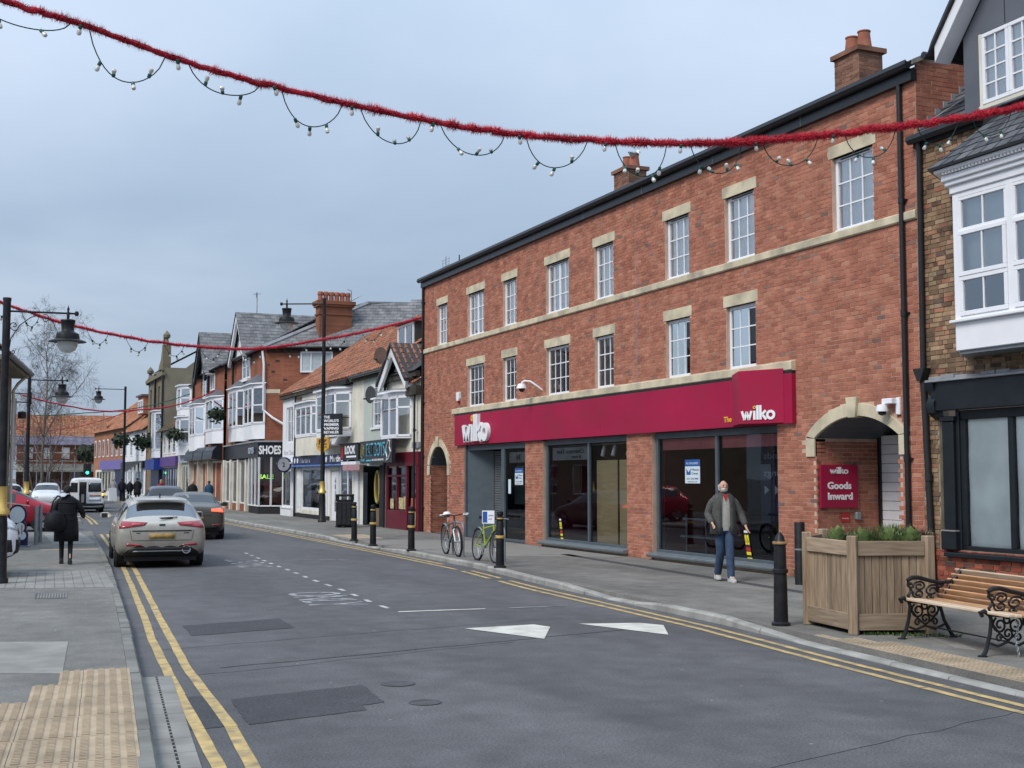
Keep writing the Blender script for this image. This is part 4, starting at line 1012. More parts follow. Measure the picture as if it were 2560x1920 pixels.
def slatequad(a, b, c, d, rows=6, w=.27):
    for r in range(rows):
        l0 = a.lerp(d, r/rows); r0 = b.lerp(c, r/rows); l1 = a.lerp(d, (r+1.1)/rows); r1 = b.lerp(c, (r+1.1)/rows)
        n = max(1, int(round((r0-l0).length/w))); nn = (b-a).cross(d-a).normalized(); nn = nn if nn.z > 0 else -nn
        off = .5 if r % 2 else 0
        ts = [0]+[(k+off)/n for k in range(0 if off else 1, n)]+[1]
        for p, q in zip(ts, ts[1:]):
            if q-p < .02: continue
            e = .006
            A, B, C, D = l0.lerp(r0,p+e), l0.lerp(r0,q-e), l1.lerp(r1,q-e), l1.lerp(r1,p+e); j = random.uniform(-.003,.003)
            MB().add([A+nn*(.016+j),B+nn*(.016-j),C+nn*.003,D+nn*.003,A,B], [(0,1,2,3),(4,5,1,0)]).build('slate', M['slate1'], bo, recalc=False)
T = [Vector(t) for t in tip]
slatequad(E0[0],E0[1],T[1],T[0]); slatequad(E0[1],E0[2],T[2],T[1]); slatequad(E0[2],E0[3],T[3],T[2])
mb = MB(); mb.poly([E0[0],E0[1],T[1],T[0]]); mb.poly([E0[1],E0[2],T[2],T[1]]); mb.poly([E0[2],E0[3],T[3],T[2]]); mb.build('bay_roof_board', M['roofdark'], bo, recalc=False)
# eaves, roof and stepped flashing
mb = MB(); mb.prism([(-.20,7.36),(-.21,7.29),(-.16,7.23),(-.09,7.24),(-.07,7.36),(-.12,7.33),(-.17,7.33)], 'x', -.02, 1.55); mb.build('gutter', M['black'], nb, True)
mb = MB(); mb.prism([(-.20,7.36),(-.21,7.29),(-.16,7.23),(-.09,7.24),(-.07,7.36),(-.12,7.33),(-.17,7.33)], 'x', 3.6, NX); mb.build('gutter', M['black'], nb, True)
MB().box(0,NX,-.07,.0,7.18,7.34).build('fascia_board', M['blackmatt'], nb)
mb = MB(); tiles(mb, (0,-.12,7.34), (1,0,0), (0,1,.84), NX, 5.0, .25, .2, None, 0); stuff(mb.build('roof_slates', M['slate'], nb, recalc=False))
MB().add([(0,-.1,7.33),(NX,-.1,7.33),(NX,4.2,10.94),(0,4.2,10.94)], [(0,1,2,3)]).build('roof_board', M['roofdark'], nb, recalc=False)
for i in range(14):
    y = .05+i*.17; MB().box(.0,.03,y,y+.20,7.36+y*.84,7.36+y*.84+.20-.0).build('stepped_flashing', M['lead'], nb)
MB().tube([(.25,-.08,7.5),(.5,.5,7.9),(.8,.9,8.35),(1.05,1.05,8.5)], .012, 5).build('cable', M['lead'], nb)
# gabled dormer
GR = pm('grey_render', (.115,.125,.15), .8, .12, 1.2, .1, 40)
dx0, dx1, dz, da = 1.12, 4.0, 8.62, 10.35; dm = (dx0+dx1)/2
dm_op = [(1.50,3.62,7.47,8.58)]
mb = MB(); wall_sheet(mb, dx0, dx1, 7.2, dz, -.02, dm_op, .08); mb.poly([(dx0,-.02,dz),(dx1,-.02,dz),(dm,-.02,da)])
mb.quad((dx0,-.02,7.2),(dx0,2.2,7.2),(dx0,2.2,dz),(dx0,-.02,dz)); mb.quad((dx1,-.02,7.2),(dx1,2.2,7.2),(dx1,2.2,dz),(dx1,-.02,dz))
dorm = mb.build('gabled_dormer', GR, nb, recalc=False)
for x in (1.47,1.99): pass
window(dorm, 1.50, 2.03, 7.49, 8.57, -.03, 2, 4, fw=.06, curtain=True); window(dorm, 2.035, 2.56, 7.49, 8.57, -.03, 2, 4, fw=.06, curtain=True)
window(dorm, 2.565, 3.09, 7.49, 8.57, -.03, 2, 4, fw=.06, curtain=True); window(dorm, 3.095, 3.62, 7.49, 8.57, -.03, 2, 4, fw=.06, curtain=True)
MB().box(1.44,3.68,-.05,.0,7.36,7.47).build('window_apron', M['cream'], dorm)
MB().box(1.445,1.50,-.028,.0,7.47,8.58).build('window_trim', M['cream'], dorm)
MB().box(1.97,1.985,-.024,-.015,8.6,9.4).build('panel_joint', M['black'], dorm)
k = (da-dz)/(dm-dx0)
for s in (-1,1):
    x_e = dm+s*(dm-dx0+.30); z_e = dz-.30*k+.05
    mb = MB(); mb.prism([(x_e,z_e),(x_e+s*-.0,z_e+.26),(dm,da+.31),(dm,da+.02)], 'y', -.32, -.27); mb.build('bargeboard', M['upvc'], dorm, bevel=.006)
    mb = MB(); mb.prism([(x_e,z_e+.0),(x_e,z_e+.03),(dm,da+.05),(dm,da+.02)], 'y', -.27, -.02); mb.build('soffit', M['upvc'], dorm)
    mb = MB(); mb.prism([(x_e-s*-.12,z_e+.12),(x_e,z_e+.33),(dm,da+.42),(dm,da+.32)], 'y', -.38, 2.6); mb.build('dormer_roof', M['roofdark'], dorm)
    MB().tube([(x_e-s*-.16,-.4,z_e+.16),(x_e-s*-.16,2.4,z_e+.16)], .06, 8).build('dormer_gutter', M['black'], dorm, True)
# pipes between the two buildings
mb = MB(); mb.tube([(.16,-.1,7.25),(.14,-.07,7.1),(.10,-.06,3.55)], .045, 10); mb.prism([(-.03,3.62),(.23,3.62),(.14,3.42),(.06,3.42)], 'y', -.16, -.02); mb.tube([(.10,-.07,3.45),(.12,-.07,3.2),(.24,-.07,.1)], .05, 10)
mb.lathe([(.06,-.05),(.06,.05)], (.18,-.07,1.9), 10)
mb.build('downpipe', M['blackmatt'], nb, True)
for k in range(3): MB().tube([(.05+.02*k,-.05,7.2),(.03+.03*k,-.04,6.0),(.02+.025*k,-.04,5.0+.3*k),(.05,-.04,4.0)], .008, 4).build('cable', M['lead'], nb)
# ------------------------------------------------------------------ row of low shops under the pantile roof
RP = .70   # slope of that roof (rise over run)
M['greenrender'] = pm('pale_green_render', (.47,.51,.46), .85, .07, 1.5, .1, 60, dirt=(.28,.27,.24), dirtamt=.35)
M['whiterender'] = pm('white_render', (.74,.74,.76), .8, .06, 1.5, .08, 60, dirt=(.42,.41,.39), dirtamt=.3)
M['navyfascia'] = pm('navy_fascia', (.012,.018,.075), .4, .1, 3)
M['bluetrim'] = pm('blue_trim', (.05,.12,.36), .45, .1, 3)
M['moss'] = pm('soot_and_moss', (.05,.045,.035), .95, .4, 3, .3, 20)
M['maroonpaint'] = pm('maroon_paint', (.13,.012,.025), .4, .12, 3)
M['signblack'] = pm('sign_black', (.014,.016,.022), .35, .1, 3)
M['cyan'] = pm('cyan_letter', (.10,.48,.62), .4, .05, 3)
M['olive'] = pm('gold_ring', (.36,.30,.08), .5, .1, 3)
def shell(parent, x0, x1, z1, ops, mat, depth=.15, name='wall', z0=.0, back=5.5, sides=True):
    mb = MB(); wall_sheet(mb, x0, x1, z0, z1, 0, ops, depth)
    if sides:
        for x in (x0, x1): mb.poly([(x,0,z0),(x,back,z0),(x,back,z1),(x,0,z1)])
    return mb.build(name, mat, parent, recalc=False)
def pantiles(parent, x0, x1, z=5.9, run=4.5, pitch=RP, name='pantiles', y0=-.22, inside=None):
    ln = math.hypot(run+.22, (run+.22)*pitch)
    MB().quad((x0,y0,z-.03),(x1,y0,z-.03),(x1,run,z-.03+(run-y0)*pitch),(x0,run,z-.03+(run-y0)*pitch)).build('roof_board', M['roofdark'], parent, recalc=False)
    mb = MB(); tiles(mb, (x0,y0,z), (1,0,0), (0,1,pitch), x1-x0, ln, .24, .31, inside, .028, .03, 1.1, .006, 5)
    o = mb.build(name, M['pantile'], parent, True, recalc=False); stuff(o)
    MB().box(x0,x1,-.16,0,z-.22,z-.04).build('eaves_board', M['moss'], parent)
    return o
def ridge(parent, x0, x1, y, z, mat=None):
    x = x0
    while x < x1-.1:
        MB().tube([(x,y,z),(min(x+.44,x1),y,z)], .10, 10).build('ridge_tile', mat or M['terracotta'], parent, True); x += .45
# --- white cottage (first of the row)
S1 = (13.7,61.0,0); RS = R(-90)
wh = thing('white_cottage', 'narrow white cottage shop beside the blue-fascia newsagent, round clock-like sign on it', 'building', S1, RS)
shell(wh, 0, 2.95, 5.85, [(.75,2.15,3.55,5.25),(.55,2.35,.5,2.3)], M['whiterender'])
window(wh, .75, 2.15, 3.55, 5.25, .06, 1, [0,.62,1], mull=[.5], fw=.08)
window(wh, .55, 2.35, .5, 2.3, -.12, 1, 1, fw=.10, glass=M['glass'], depth=.12)
MB().box(-.05,2.97,-.28,.0,2.55,2.62).build('cornice', M['white'], wh); MB().box(.0,2.95,-.2,.0,2.42,2.55).build('cornice_bed', M['white'], wh, bevel=.03)
MB().box(.3,2.5,-.14,0,.1,.45).build('stall_riser', M['white'], wh); MB().box(.4,2.45,-.18,0,.45,.5).build('sill', M['white'], wh)
text('First Class', .22, .006, pm('faded_lilac', (.38,.34,.44), .7), wh, (.35,-.004,2.98), name='wall_lettering', width=2.0)
text('Travel', .16, .006, M['ghost'], wh, (.6,-.004,2.70), name='wall_lettering', width=1.2)
pantiles(wh, -.1, 2.95); downpipe(wh, 2.95, -.08, .1, 5.7, .05, M['black'], (2.4,4.2))
rs = thing('round_hanging_sign', 'round white disc sign with navy rim hung beside the newsagent fascia', 'sign', (13.2,58.4,2.5), RS)
MB().lathe([(.34,-.05),(.36,-.04),(.36,.04),(.34,.05)], (0,0,0), 24, ax='y').build('rim', M['navyfascia'], rs, True)
MB().lathe([(.29,-.07),(.29,.07)], (0,0,0), 24, ax='y').build('disc', M['lead'], rs, True)
MB().bar((0,0,.3),(.0,.5,.3),.03,.03).build('bracket', M['navyfascia'], rs); text('2', .2, .01, M['navy'], rs, (-.07,-.085,-.09), name='numeral')
for o in rs.children: pass
rs.rotation_euler = (0,0,R(-30))
# --- newsagent
S2 = (13.7,58.03,0)
nw = thing('newsagent_shop', 'cream two-storey newsagent with navy fascia and two white bay windows', 'building', S2, RS)
ops = [(1.0,4.75,.45,2.36),(6.2,7.5,.1,2.2),(7.6,9.5,.75,2.36),(9.7,10.0,.1,.2)]
shell(nw, .02, 9.85, 5.8, ops, M['cream'], sides=False)
MB().box(.03,.95,-.012,.0,2.9,5.6).build('brick_strip', farbrick('brown_far_brick', (.17,.09,.055), (.24,.14,.08), (.3,.24,.18)), nw)
for a, b in ((.05,4.95),(5.0,9.85)): 
    MB().box(a,b,-.20,.0,2.47,2.86).build('fascia', M['navyfascia'], nw, bevel=.01)
MB().prism([(-.24,2.46),(-.28,2.40),(-.22,2.36),(0,2.36),(0,2.46)], 'x', .05, 9.85).build('blue_moulding', M['bluetrim'], nw)
for x in (.5,1.05,5.5,6.2,9.5): MB().lathe([(.12,0),(.12,.012)], (x,-.212,2.66), 14, ax='y').build('roundel', M['letter'], nw)
text("Martin's", .22, .012, M['ghost'], nw, (1.5,-.205,2.57), name='shop_name', bold=.01, width=1.9)
text("Martin's", .24, .012, M['letter'], nw, (6.8,-.205,2.56), name='shop_name', bold=.01, width=2.0)
window(nw, 1.0, 4.75, .45, 2.36, .02, 1, 1, fw=.12, frame=M['white'], glass=M['glass']); window(nw, 7.6, 9.5, .75, 2.36, .02, 1, 1, fw=.09, frame=M['white'], mull=[.6], glass=M['glass'])
MB().box(.2,.85,-.02,.0,.3,2.3).build('pilaster', M['white'], nw, bevel=.01); MB().box(4.95,6.1,-.03,.0,.2,2.3).build('panelling', M['white'], nw, bevel=.02)
for i in range(4): MB().box(5.05+i*.26,5.07+i*.26,-.036,-.03,.25,2.25).build('panel_groove', M['grey'], nw)
MB().box(.05,6.1,-.06,0,.02,.28).build('plinth', M['blackmatt'], nw)
d = MB().box(6.25,7.45,.03,.08,.1,2.15).build('door', M['white'], nw, bevel=.01)
MB().box(6.75,6.95,.02,.029,.5,1.9).build('door_glass', M['glassdark'], d); MB().box(7.25,7.3,.0,.03,1.0,1.2).build('handle', M['steel'], d)
# goods behind the small window
for i in range(5):
    for k in range(3):
        if random.random() < .85: MB().box(7.75+k*.36,7.75+k*.36+.28,.12,.13,.85+i*.28,.85+i*.28+.23).build('magazine', pm('magazine_%d_%d'%(i,k), random.choice([(.4,.08,.1),(.1,.2,.4),(.5,.45,.2),(.4,.15,.3),(.5,.5,.5)]), .5), nw)
MB().box(.3,.75,-.035,-.02,.55,1.9).build('notice', M['poster'], nw)
MB().box(8.85,9.45,.10,.11,1.6,2.3).build('blue_notice', M['bluetrim'], nw)
def baywin(parent, x0, x1, z0, z1, out_=.55, cant=.5, lights=2, panel=None, top='flat', rows=[0,.66,1], frame=None, pm_=None, roof=None, glass=None, side=True):
    """canted bay: panelled base, front lights, canted sides, head and roof"""
    frame = frame or M['upvc']
    pl = [(x0,0),(x0+cant,-out_),(x1-cant,-out_),(x1,0)]
    b = MB().prism(pl, 'z', z0-.07, z0); b = b.build('bay_window', frame, parent, bevel=.01)
    if panel is not None: MB().prism([(x0+.02,0),(x0+cant+.01,-out_+.03),(x1-cant-.01,-out_+.03),(x1-.02,0)], 'z', panel, z0-.071).build('bay_panel', pm_ or frame, b)
    w = window(b, x0+cant, x1-cant, z0, z1, -out_, 1, rows, frame=frame, fw=.08, mull=[i/lights for i in range(1,lights)] or None, back=False, glass=glass)
    for (p, q) in ((pl[0],pl[1]),(pl[3],pl[2])):
        P = Vector((*p,0)); Q = Vector((*q,0)); mb = MB()
        for t0, t1, za, zb in ((0,1,z0,z0+.07),(0,1,z1-.07,z1),(0,.12,z0,z1),(.88,1,z0,z1),(0,1,z0+(z1-z0)*rows[1]-.03,z0+(z1-z0)*rows[1]+.03)):
            a, c = P.lerp(Q,t0), P.lerp(Q,t1); mb.bar((a.x,a.y,(za+zb)/2),(c.x,c.y,(za+zb)/2),.05,zb-za)
        mb.build('side_frame', frame, b)
        MB().quad((p[0],p[1],z0),(q[0],q[1],z0),(q[0],q[1],z1),(p[0],p[1],z1)).build('pane', glass or M['glassup'], b, recalc=False)
    MB().quad((x0,.02,z0),(x1,.02,z0),(x1,.02,z1),(x0,.02,z1)).build('dark_room', M['dark'], b, recalc=False)
    e = [(x0-.12,0),(x0+cant-.08,-out_-.13),(x1-cant+.08,-out_-.13),(x1+.12,0)]
    MB().prism(pl, 'z', z1+.001, z1+.14).build('bay_head', frame, b)
    MB().prism(e, 'z', z1+.141, z1+.20).build('bay_cornice', frame, b)
    if top == 'hip':
        m = (x0+x1)/2; mb = MB(); Tt = (m-.3,-.0,z1+.75), (m+.3,0,z1+.75); E = [(x,y,z1+.201) for x,y in e]
        mb.poly([E[0],E[1],Tt[0]]); mb.poly([E[1],E[2],Tt[1],Tt[0]]); mb.poly([E[2],E[3],Tt[1]]); mb.build('bay_roof', roof or M['slateplain'], b, recalc=False)
    else: MB().prism(e, 'z', z1+.201, z1+.24).build('bay_roof', M['lead'], b)
    return b
M['slateplain'] = pm('slate_plain', (.10,.105,.115), .6, .25, 4, .1, 30)
baywin(nw, .95, 5.0, 3.75, 5.05, .45, .6, 3, 2.87, pm_=M['cream'], rows=[0,.7,1])
baywin(nw, 5.15, 9.3, 3.85, 5.32, .55, .6, 2, 3.55, rows=[0,.75,1])
MB().prism([(5.3,3.56),(9.1,3.56),(8.4,3.2),(6.0,3.2)], 'y', -.45, 0).build('bay_corbel', M['white'], nw, bevel=.05)
MB().box(5.1,9.5,-.3,.0,5.62,5.82).build('eaves_soffit', M['blackmatt'], nw)
pantiles(nw, -.02, 9.83, inside=None)
ps = thing('projecting_square_sign', 'square black sign with white lettering, projecting beside the newsagent bay window', 'sign', (12.9,48.6,4.0), R(-55))
MB().box(-.48,.48,-.05,.05,-.42,.42).build('panel', M['signblack'], ps, bevel=.01)
for i, s in enumerate(("THE","WORLD'S","PREMIER","VAPING","RETAILER")): text(s, .10, .006, M['letter'], ps, (-.40,-.056,.24-i*.15), name='lettering', bold=.004, width=.3 if i == 0 else .76)
MB().bar((.48,0,.25),(.75,.1,.25),.03,.03).build('bracket', M['black'], ps)
fz = thing('yellow_pennant_sign', 'small yellow shield-shaped sign on a bracket above the newsagent door', 'sign', (12.95,50.3,3.2), R(-50))
MB().prism([(-.3,.3),(.3,.36),(.32,-.1),(.0,-.32),(-.28,-.12)], 'y', -.03, .03).build('panel', M['pyellow2'] if 'pyellow2' in M else pm('amber_sign', (.55,.30,.04), .5), fz)
text('FZ', .2, .006, M['navy'], fz, (-.2,-.037,.05), name='lettering', bold=.006, width=.4); text('news', .07, .006, M['navy'], fz, (-.2,-.037,-.08), name='lettering', width=.4)
MB().bar((-.3,0,.1),(-.6,.4,.0),.03,.03).build('bracket', M['navyfascia'], fz)
# --- green cottage with the dark doorway
S3 = (13.7,48.18,0)
gc = thing('pale_green_cottage', 'pale green rendered cottage with a dark doorway, flat dormer and satellite dish', 'building', S3, RS)
shell(gc, 0, 1.18, 5.85, [], M['cream'], name='cream_wall', sides=False); shell(gc, 1.181, 4.30, 5.85, [(2.3,3.35,3.78,5.25),(.6,4.0,.1,2.35)], M['greenrender'], sides=False)
window(gc, 2.3, 3.35, 3.78, 5.25, .05, 2, [0,.33,.66,1], fw=.08)
MB().box(2.2,3.45,-.06,.05,3.70,3.78).build('sill', M['white'], gc); MB().box(2.22,3.43,-.02,.0,5.25,5.42).build('head', M['white'], gc)
pantiles(gc, -.02, 4.30); MB().tube([(-.02,-.26,5.82),(4.3,-.26,5.82)], .06, 8).build('gutter', M['black'], gc, True); downpipe(gc, 4.22, -.1, .1, 5.8, .045, M['black'], (2.9,4.5))
dkg = pm('doorway_dark_green', (.008,.012,.010), .5, .2, 3)
mb = MB(); mb.quad((.6,.9,.1),(4.0,.9,.1),(4.0,.9,2.35),(.6,.9,2.35)); mb.quad((.6,.0,.1),(.6,.9,.1),(.6,.9,2.35),(.6,0,2.35)); mb.build('doorway_back', dkg, gc, recalc=False)
MB().box(3.4,4.05,-.03,.2,.1,2.35).build('door_post', M['blackmatt'], gc); MB().box(2.2,3.2,.15,.3,.1,.75).build('wooden_box', wood('crate_wood', (.16,.11,.07), (.24,.17,.11)), gc)
mb = MB(); mb.tube([(2.75+.28*math.cos(t*math.pi/12),.1,1.55+.58*math.sin(t*math.pi/12)) for t in range(24)], .05, 6, loop=True); mb.build('oval_mirror_frame', M['olive'], gc, True)
MB().poly([(2.75+.26*math.cos(t*math.pi/12),.12,1.55+.55*math.sin(t*math.pi/12)) for t in range(24)]).build('oval_panel', pm('oval_plum', (.06,.02,.03), .3), gc, recalc=False)
MB().box(.1,.55,-.03,0,.1,2.3).build('white_pilaster', M['white'], gc); MB().box(.6,.75,-.02,.3,.1,2.1).build('magazine_rack', M['ghost'], gc)
ls = MB().box(-1.0,1.55,-.32,-.02,2.60,3.2).build('shop_sign', M['signblack'], gc, bevel=.01)
text('LOOK', .3, .012, M['letter'], ls, (-.3,-.33,2.83), name='lettering', bold=.012, width=1.5); MB().box(-.1,1.3,-.327,-.322,2.68,2.75).build('sign_line', M['letter'], ls); MB().box(-.9,-.55,-.327,-.322,2.66,3.1).build('sign_mark', M['red'], ls)
MB().box(-1.1,1.6,-.36,0,3.2,3.24).build('sign_canopy', M['blackmatt'], ls)
mb = MB(); mb.box(-.4,1.7,-.45,-.0,2.40,2.52)
aw = mb.build('awning', M['white'], gc); mb = MB()
for i in range(18): mb.prism([(-.1+i*.13,2.39),(.03+i*.13,2.39),(.03+i*.13,2.20),(-.035+i*.13,2.15),(-.1+i*.13,2.20)], 'y', -.46, -.45)
mb.build('awning_valance', pm('dusty_pink', (.40,.22,.24), .8), aw)
# dormer with dark cheek
mb = MB(); mb.box(1.75,3.75,1.2,5,6.6,7.75); dm_ = mb.build('dormer', pm('dormer_felt', (.045,.05,.048), .85, .15, 3), gc); MB().box(1.6,3.9,1.0,5.1,7.75,7.86).build('dormer_roof', M['lead'], dm_)
window(dm_, 1.80, 3.70, 6.65, 7.72, 1.14, 1, 1, mull=[.5], fw=.09, back=False)
def dish(name, label, loc, rz, r, mat, group='satellite dishes on the shop row'):
    d = thing(name, label, 'satellite dish', loc, rz, group)
    pr_ = [(0.001,.0)]+[(r*k/6, .22*r*(k/6)**2) for k in range(1,7)]
    o = MB().lathe(pr_, (0,0,0), 22, ax='y'); o.v = [(x,-y,z) for x,y,z in o.v]; o.build('reflector', mat, d, True)
    mb = MB(); mb.tube([(0,.02,0),(0,.25,-.1),(0,.35,-.1)], .02, 6); mb.tube([(0,-.05,-r),(0,-r*.9,-r*.55)], .012, 5); mb.box(-.04,.04,-r-.05,-r*.85,-r*.6,-r*.45); mb.build('arm', M['black'], d)
    return d
dish('satellite_dish', 'dark oval satellite dish on the pale green wall', (13.35,44.75,4.95), R(-70), .32, pm('dish_dark', (.045,.047,.05), .6, .1))
dish('satellite_dish', 'rusty mesh satellite dish in front of the gable of the takeaway', (13.05,42.6,6.2), R(-60), .30, pm('dish_rust', (.10,.06,.045), .7, .2))
# --- takeaway
S4 = (13.7,43.86,0)
tk = thing('takeaway_shop', 'small gabled takeaway with maroon shopfront and black neon-style sign', 'building', S4, RS)
shell(tk, 0, 3.66, 5.3, [(.2,2.3,.75,2.25),(2.45,3.4,.1,2.3)], M['cream'], sides=False)
MB().poly([(.15,-.01,5.3),(2.75,-.01,5.3),(1.45,-.01,6.25)]).build('gable', M['cream'], tk, recalc=False)
for s in (-1,1):
    MB().prism([(1.45,6.15),(1.45,6.55),(1.45+s*1.65,5.2),(1.45+s*1.55,4.95)], 'y', -.35, -.25).build('bargeboard', M['white'], tk)
    MB().prism([(1.45,6.56),(1.45,6.66),(1.45+s*1.7,5.3),(1.45+s*1.68,5.18)], 'y', -.42, 3.0).build('gable_roof', M['roofdark'], tk)
    mb = MB(); tiles(mb, (1.45+s*1.68,-.4,5.26), (0,1,0), (-s,0,.82), 3.4, 2.15, .24, .31, None, .028, .03, 1.1, .006, 5); stuff(mb.build('gable_pantiles', M['pantile'], tk, True, recalc=False))
pantiles(tk, -.0, 3.6, 5.55, inside=lambda u, v: v > 1.2)
mb = MB(); tiles(mb, (2.75,-.2,5.1), (1,0,0), (0,1,.75), .95, 1.6, .24, .31, None, .028, .03, 1.1, .006, 5); stuff(mb.build('lean_pantiles', M['pantile'], tk, True, recalc=False))
MB().box(2.6,3.7,-.2,0,4.7,5.0).build('mossy_eave', M['moss'], tk)
baywin(tk, -.05, 2.75, 3.32, 4.72, .4, .5, 2, None, rows=[0,.72,1])
w_ = MB().prism([(.6,4.72),(1.25,4.72),(1.25,4.66),(.6,4.66)], 'y', -.85, -.42); w_.build('open_vent', M['upvc'], tk)
downpipe(tk, 3.35, -.12, .1, 4.7, .04, M['black'], (2,3.5)); MB().box(2.9,3.65,-.06,0,2.9,3.1).build('wire_box', M['lead'], tk)
# shopfront
mb = MB(); mb.box(0,3.66,-.10,.02,2.30,2.78); mb.box(0,.2,-.08,.1,.1,2.3); mb.box(2.3,2.45,-.08,.1,.1,2.3); mb.box(3.4,3.66,-.08,.1,.1,2.3); mb.box(.2,2.3,-.08,.1,.1,.75); mb.box(1.2,1.3,-.07,.08,.75,2.3); mb.box(.2,2.3,-.07,.08,1.92,2.0)
tf = mb.build('shopfront', M['maroonpaint'], tk, bevel=.012)
for a, b, c, d in ((.2,1.2,.75,1.92),(1.3,2.3,.75,1.92),(.2,1.2,2.0,2.3),(1.3,2.3,2.0,2.3)): MB().quad((a,.02,c),(b,.02,c),(b,.02,d),(a,.02,d)).build('pane', M['glassdark'], tf, recalc=False)
dr = MB().box(2.45,3.4,.04,.08,.1,.95).build('door', M['maroonpaint'], tf); MB().quad((2.45,.05,.95),(3.4,.05,.95),(3.4,.05,2.3),(2.45,.05,2.3)).build('door_glass', M['glassdark'], dr, recalc=False)
MB().quad((.1,1.5,.1),(3.5,1.5,.1),(3.5,1.5,2.4),(.1,1.5,2.4)).build('interior_wall', M['intwall'], tf, recalc=False)
fries = pm('food_poster', (.50,.42,.22), .5, .5, 9); redp = pm('food_poster_red', (.42,.10,.07), .5, .5, 8)
for a, b, c, d, m in ((.35,.75,.8,1.15,fries),(1.35,1.85,.8,1.2,fries),(1.9,2.25,.8,1.25,fries),(2.7,3.3,.85,1.2,redp),(2.75,3.3,.25,.75,fries)): MB().box(a,b,-.005,.0,c,d).build('food_poster', m, tf)
fb = thing('takeaway_sign', 'long black sign board lettered FAT BOYS in cyan over the maroon shopfront', 'sign', (13.35,46.1,0), R(-90-3))
MB().box(0,4.75,-.04,.10,2.42,3.25).build('board', M['signblack'], fb, bevel=.01)
text('FAT BOYS', .48, .012, M['cyan'], fb, (1.0,-.05,2.68), name='lettering', bold=.0, width=2.75)
text('FAT BOYS', .36, .02, M['signblack'], fb, (1.06,-.05,2.74), name='lettering_core', width=2.62)
text('FAST FOOD  01964 534 433', .07, .01, M['letter'], fb, (1.9,-.05,2.50), name='lettering', width=1.7); MB().box(1.0,1.8,-.052,-.045,2.5,2.55).build('line', M['cyan'], fb)
text('THE BEST', .09, .01, M['cyan'], fb, (.12,-.05,2.50), name='lettering', width=.7)
mb = MB(); P = [(.2,2.7),(.4,2.62),(.6,2.7),(.62,2.95),(.5,3.12),(.3,3.12),(.18,2.95)]
mb.tube([(x,-.05,z) for x,z in P], .012, 5, loop=True); mb.tube([(.4,-.05,2.75),(.4,-.05,3.05)], .02, 5); mb.build('burger_outline', M['olive'], fb)
mb = MB(); P = [(4.0,2.50),(4.12,2.62),(3.95,2.8),(4.05,3.0),(4.2,3.1),(4.3,3.2),(4.5,3.15),(4.45,2.95),(4.6,2.8),(4.45,2.65),(4.3,2.55)]
mb.tube([(x,-.05,z) for x,z in P], .02, 5, loop=True); mb.build('figure_outline', M['letter'], fb)
ridge(nw, 0, 9.8, 4.5, 9.05); ridge(gc, 0, 4.3, 4.5, 9.05); ridge(wh, 0, 2.9, 4.5, 9.05)
# ------------------------------------------------------------------ corner shoe shop building
M['fb'] = farbrick('far_red_brick', (.24,.078,.046), (.30,.105,.06), (.24,.14,.10))
M['fbdark'] = farbrick('far_brown_brick', (.20,.075,.045), (.26,.10,.055), (.20,.12,.08))
M['fb2'] = farbrick('far_orange_brick', (.30,.12,.065), (.36,.16,.09), (.3,.2,.14))
M['sandstone'] = pm('sandstone_dark', (.20,.165,.11), .9, .3, 1.5, .2, 20, dirt=(.07,.06,.05), dirtamt=.6)
M['tan'] = pm('tan_render', (.24,.21,.15), .9, .2, .7, .1, 20, dirt=(.12,.11,.09), dirtamt=.5, dscale=.6)
sh = thing('corner_shoe_shop', 'three-storey red brick corner building with slate hip roof over the shoe shop', 'building', (13.3,74.0,0), R(-90))
sd = Vector((.39,.92,0)); C0 = Vector((10.7,0,0))
mb = MB(); wall_sheet(mb, 0, 10.7, 3.6, 8.4, 0, [(4.8,6.9,7.2,8.35)], .12)
E1 = C0+sd*12
mb.quad((C0.x,C0.y,0),(E1.x,E1.y,0),(E1.x,E1.y,8.45),(C0.x,C0.y,8.45))
shw = mb.build('wall', M['fb'], sh, recalc=False)
def sp(s, z, o=0): p = C0+sd*s+Vector((.92,-.39,0))*o; return (p.x,p.y,z)
# side wall details: stone band, window, corner quoin
for a, b in ((.0,.75),(1.4,2.2)): MB().add([sp(a,6.15,.02),sp(b,6.15,.02),sp(b,6.35,.02),sp(a,6.35,.02)], [(0,1,2,3)]).build('stone_band', M['stone'], sh, recalc=False)
mb = MB(); 
def sbox(mb, s0, s1, z0, z1, o0, o1): mb.add([sp(s0,z0,o0),sp(s1,z0,o0),sp(s1,z0,o1),sp(s0,z0,o1),sp(s0,z1,o0),sp(s1,z1,o0),sp(s1,z1,o1),sp(s0,z1,o1)], [(0,1,2,3),(4,5,6,7),(0,1,5,4),(1,2,6,5),(2,3,7,6),(3,0,4,7)])
for a, b, c, d in ((1.76,3.4,7.2,7.28),(1.76,3.4,8.18,8.26),(1.76,1.84,7.28,8.18),(3.32,3.4,7.28,8.18),(2.27,2.33,7.28,8.18),(2.83,2.89,7.28,8.18)): sbox(mb,a,b,c,d,.0,.06)
swo = mb.build('window', M['upvc'], sh)
for a, b in ((1.84,2.27),(2.33,2.83),(2.89,3.32)): MB().add([sp(a,7.28,.03),sp(b,7.28,.03),sp(b,8.18,.03),sp(a,8.18,.03)], [(0,1,2,3)]).build('pane', pm('pale_blind', (.45,.5,.52), .3) if a < 2 else bpy.data.materials['pale_blind'], swo, recalc=False)
mb = MB(); 
for i, (s, z, w) in enumerate(((.1,7.55,.1),(.5,7.75,.2),(.3,7.2,.15),(.9,6.8,.2))): sbox(mb, s, s+w, z, z+.08, .0, .015)
mb.build('burnt_bricks', M['moss'], sh)
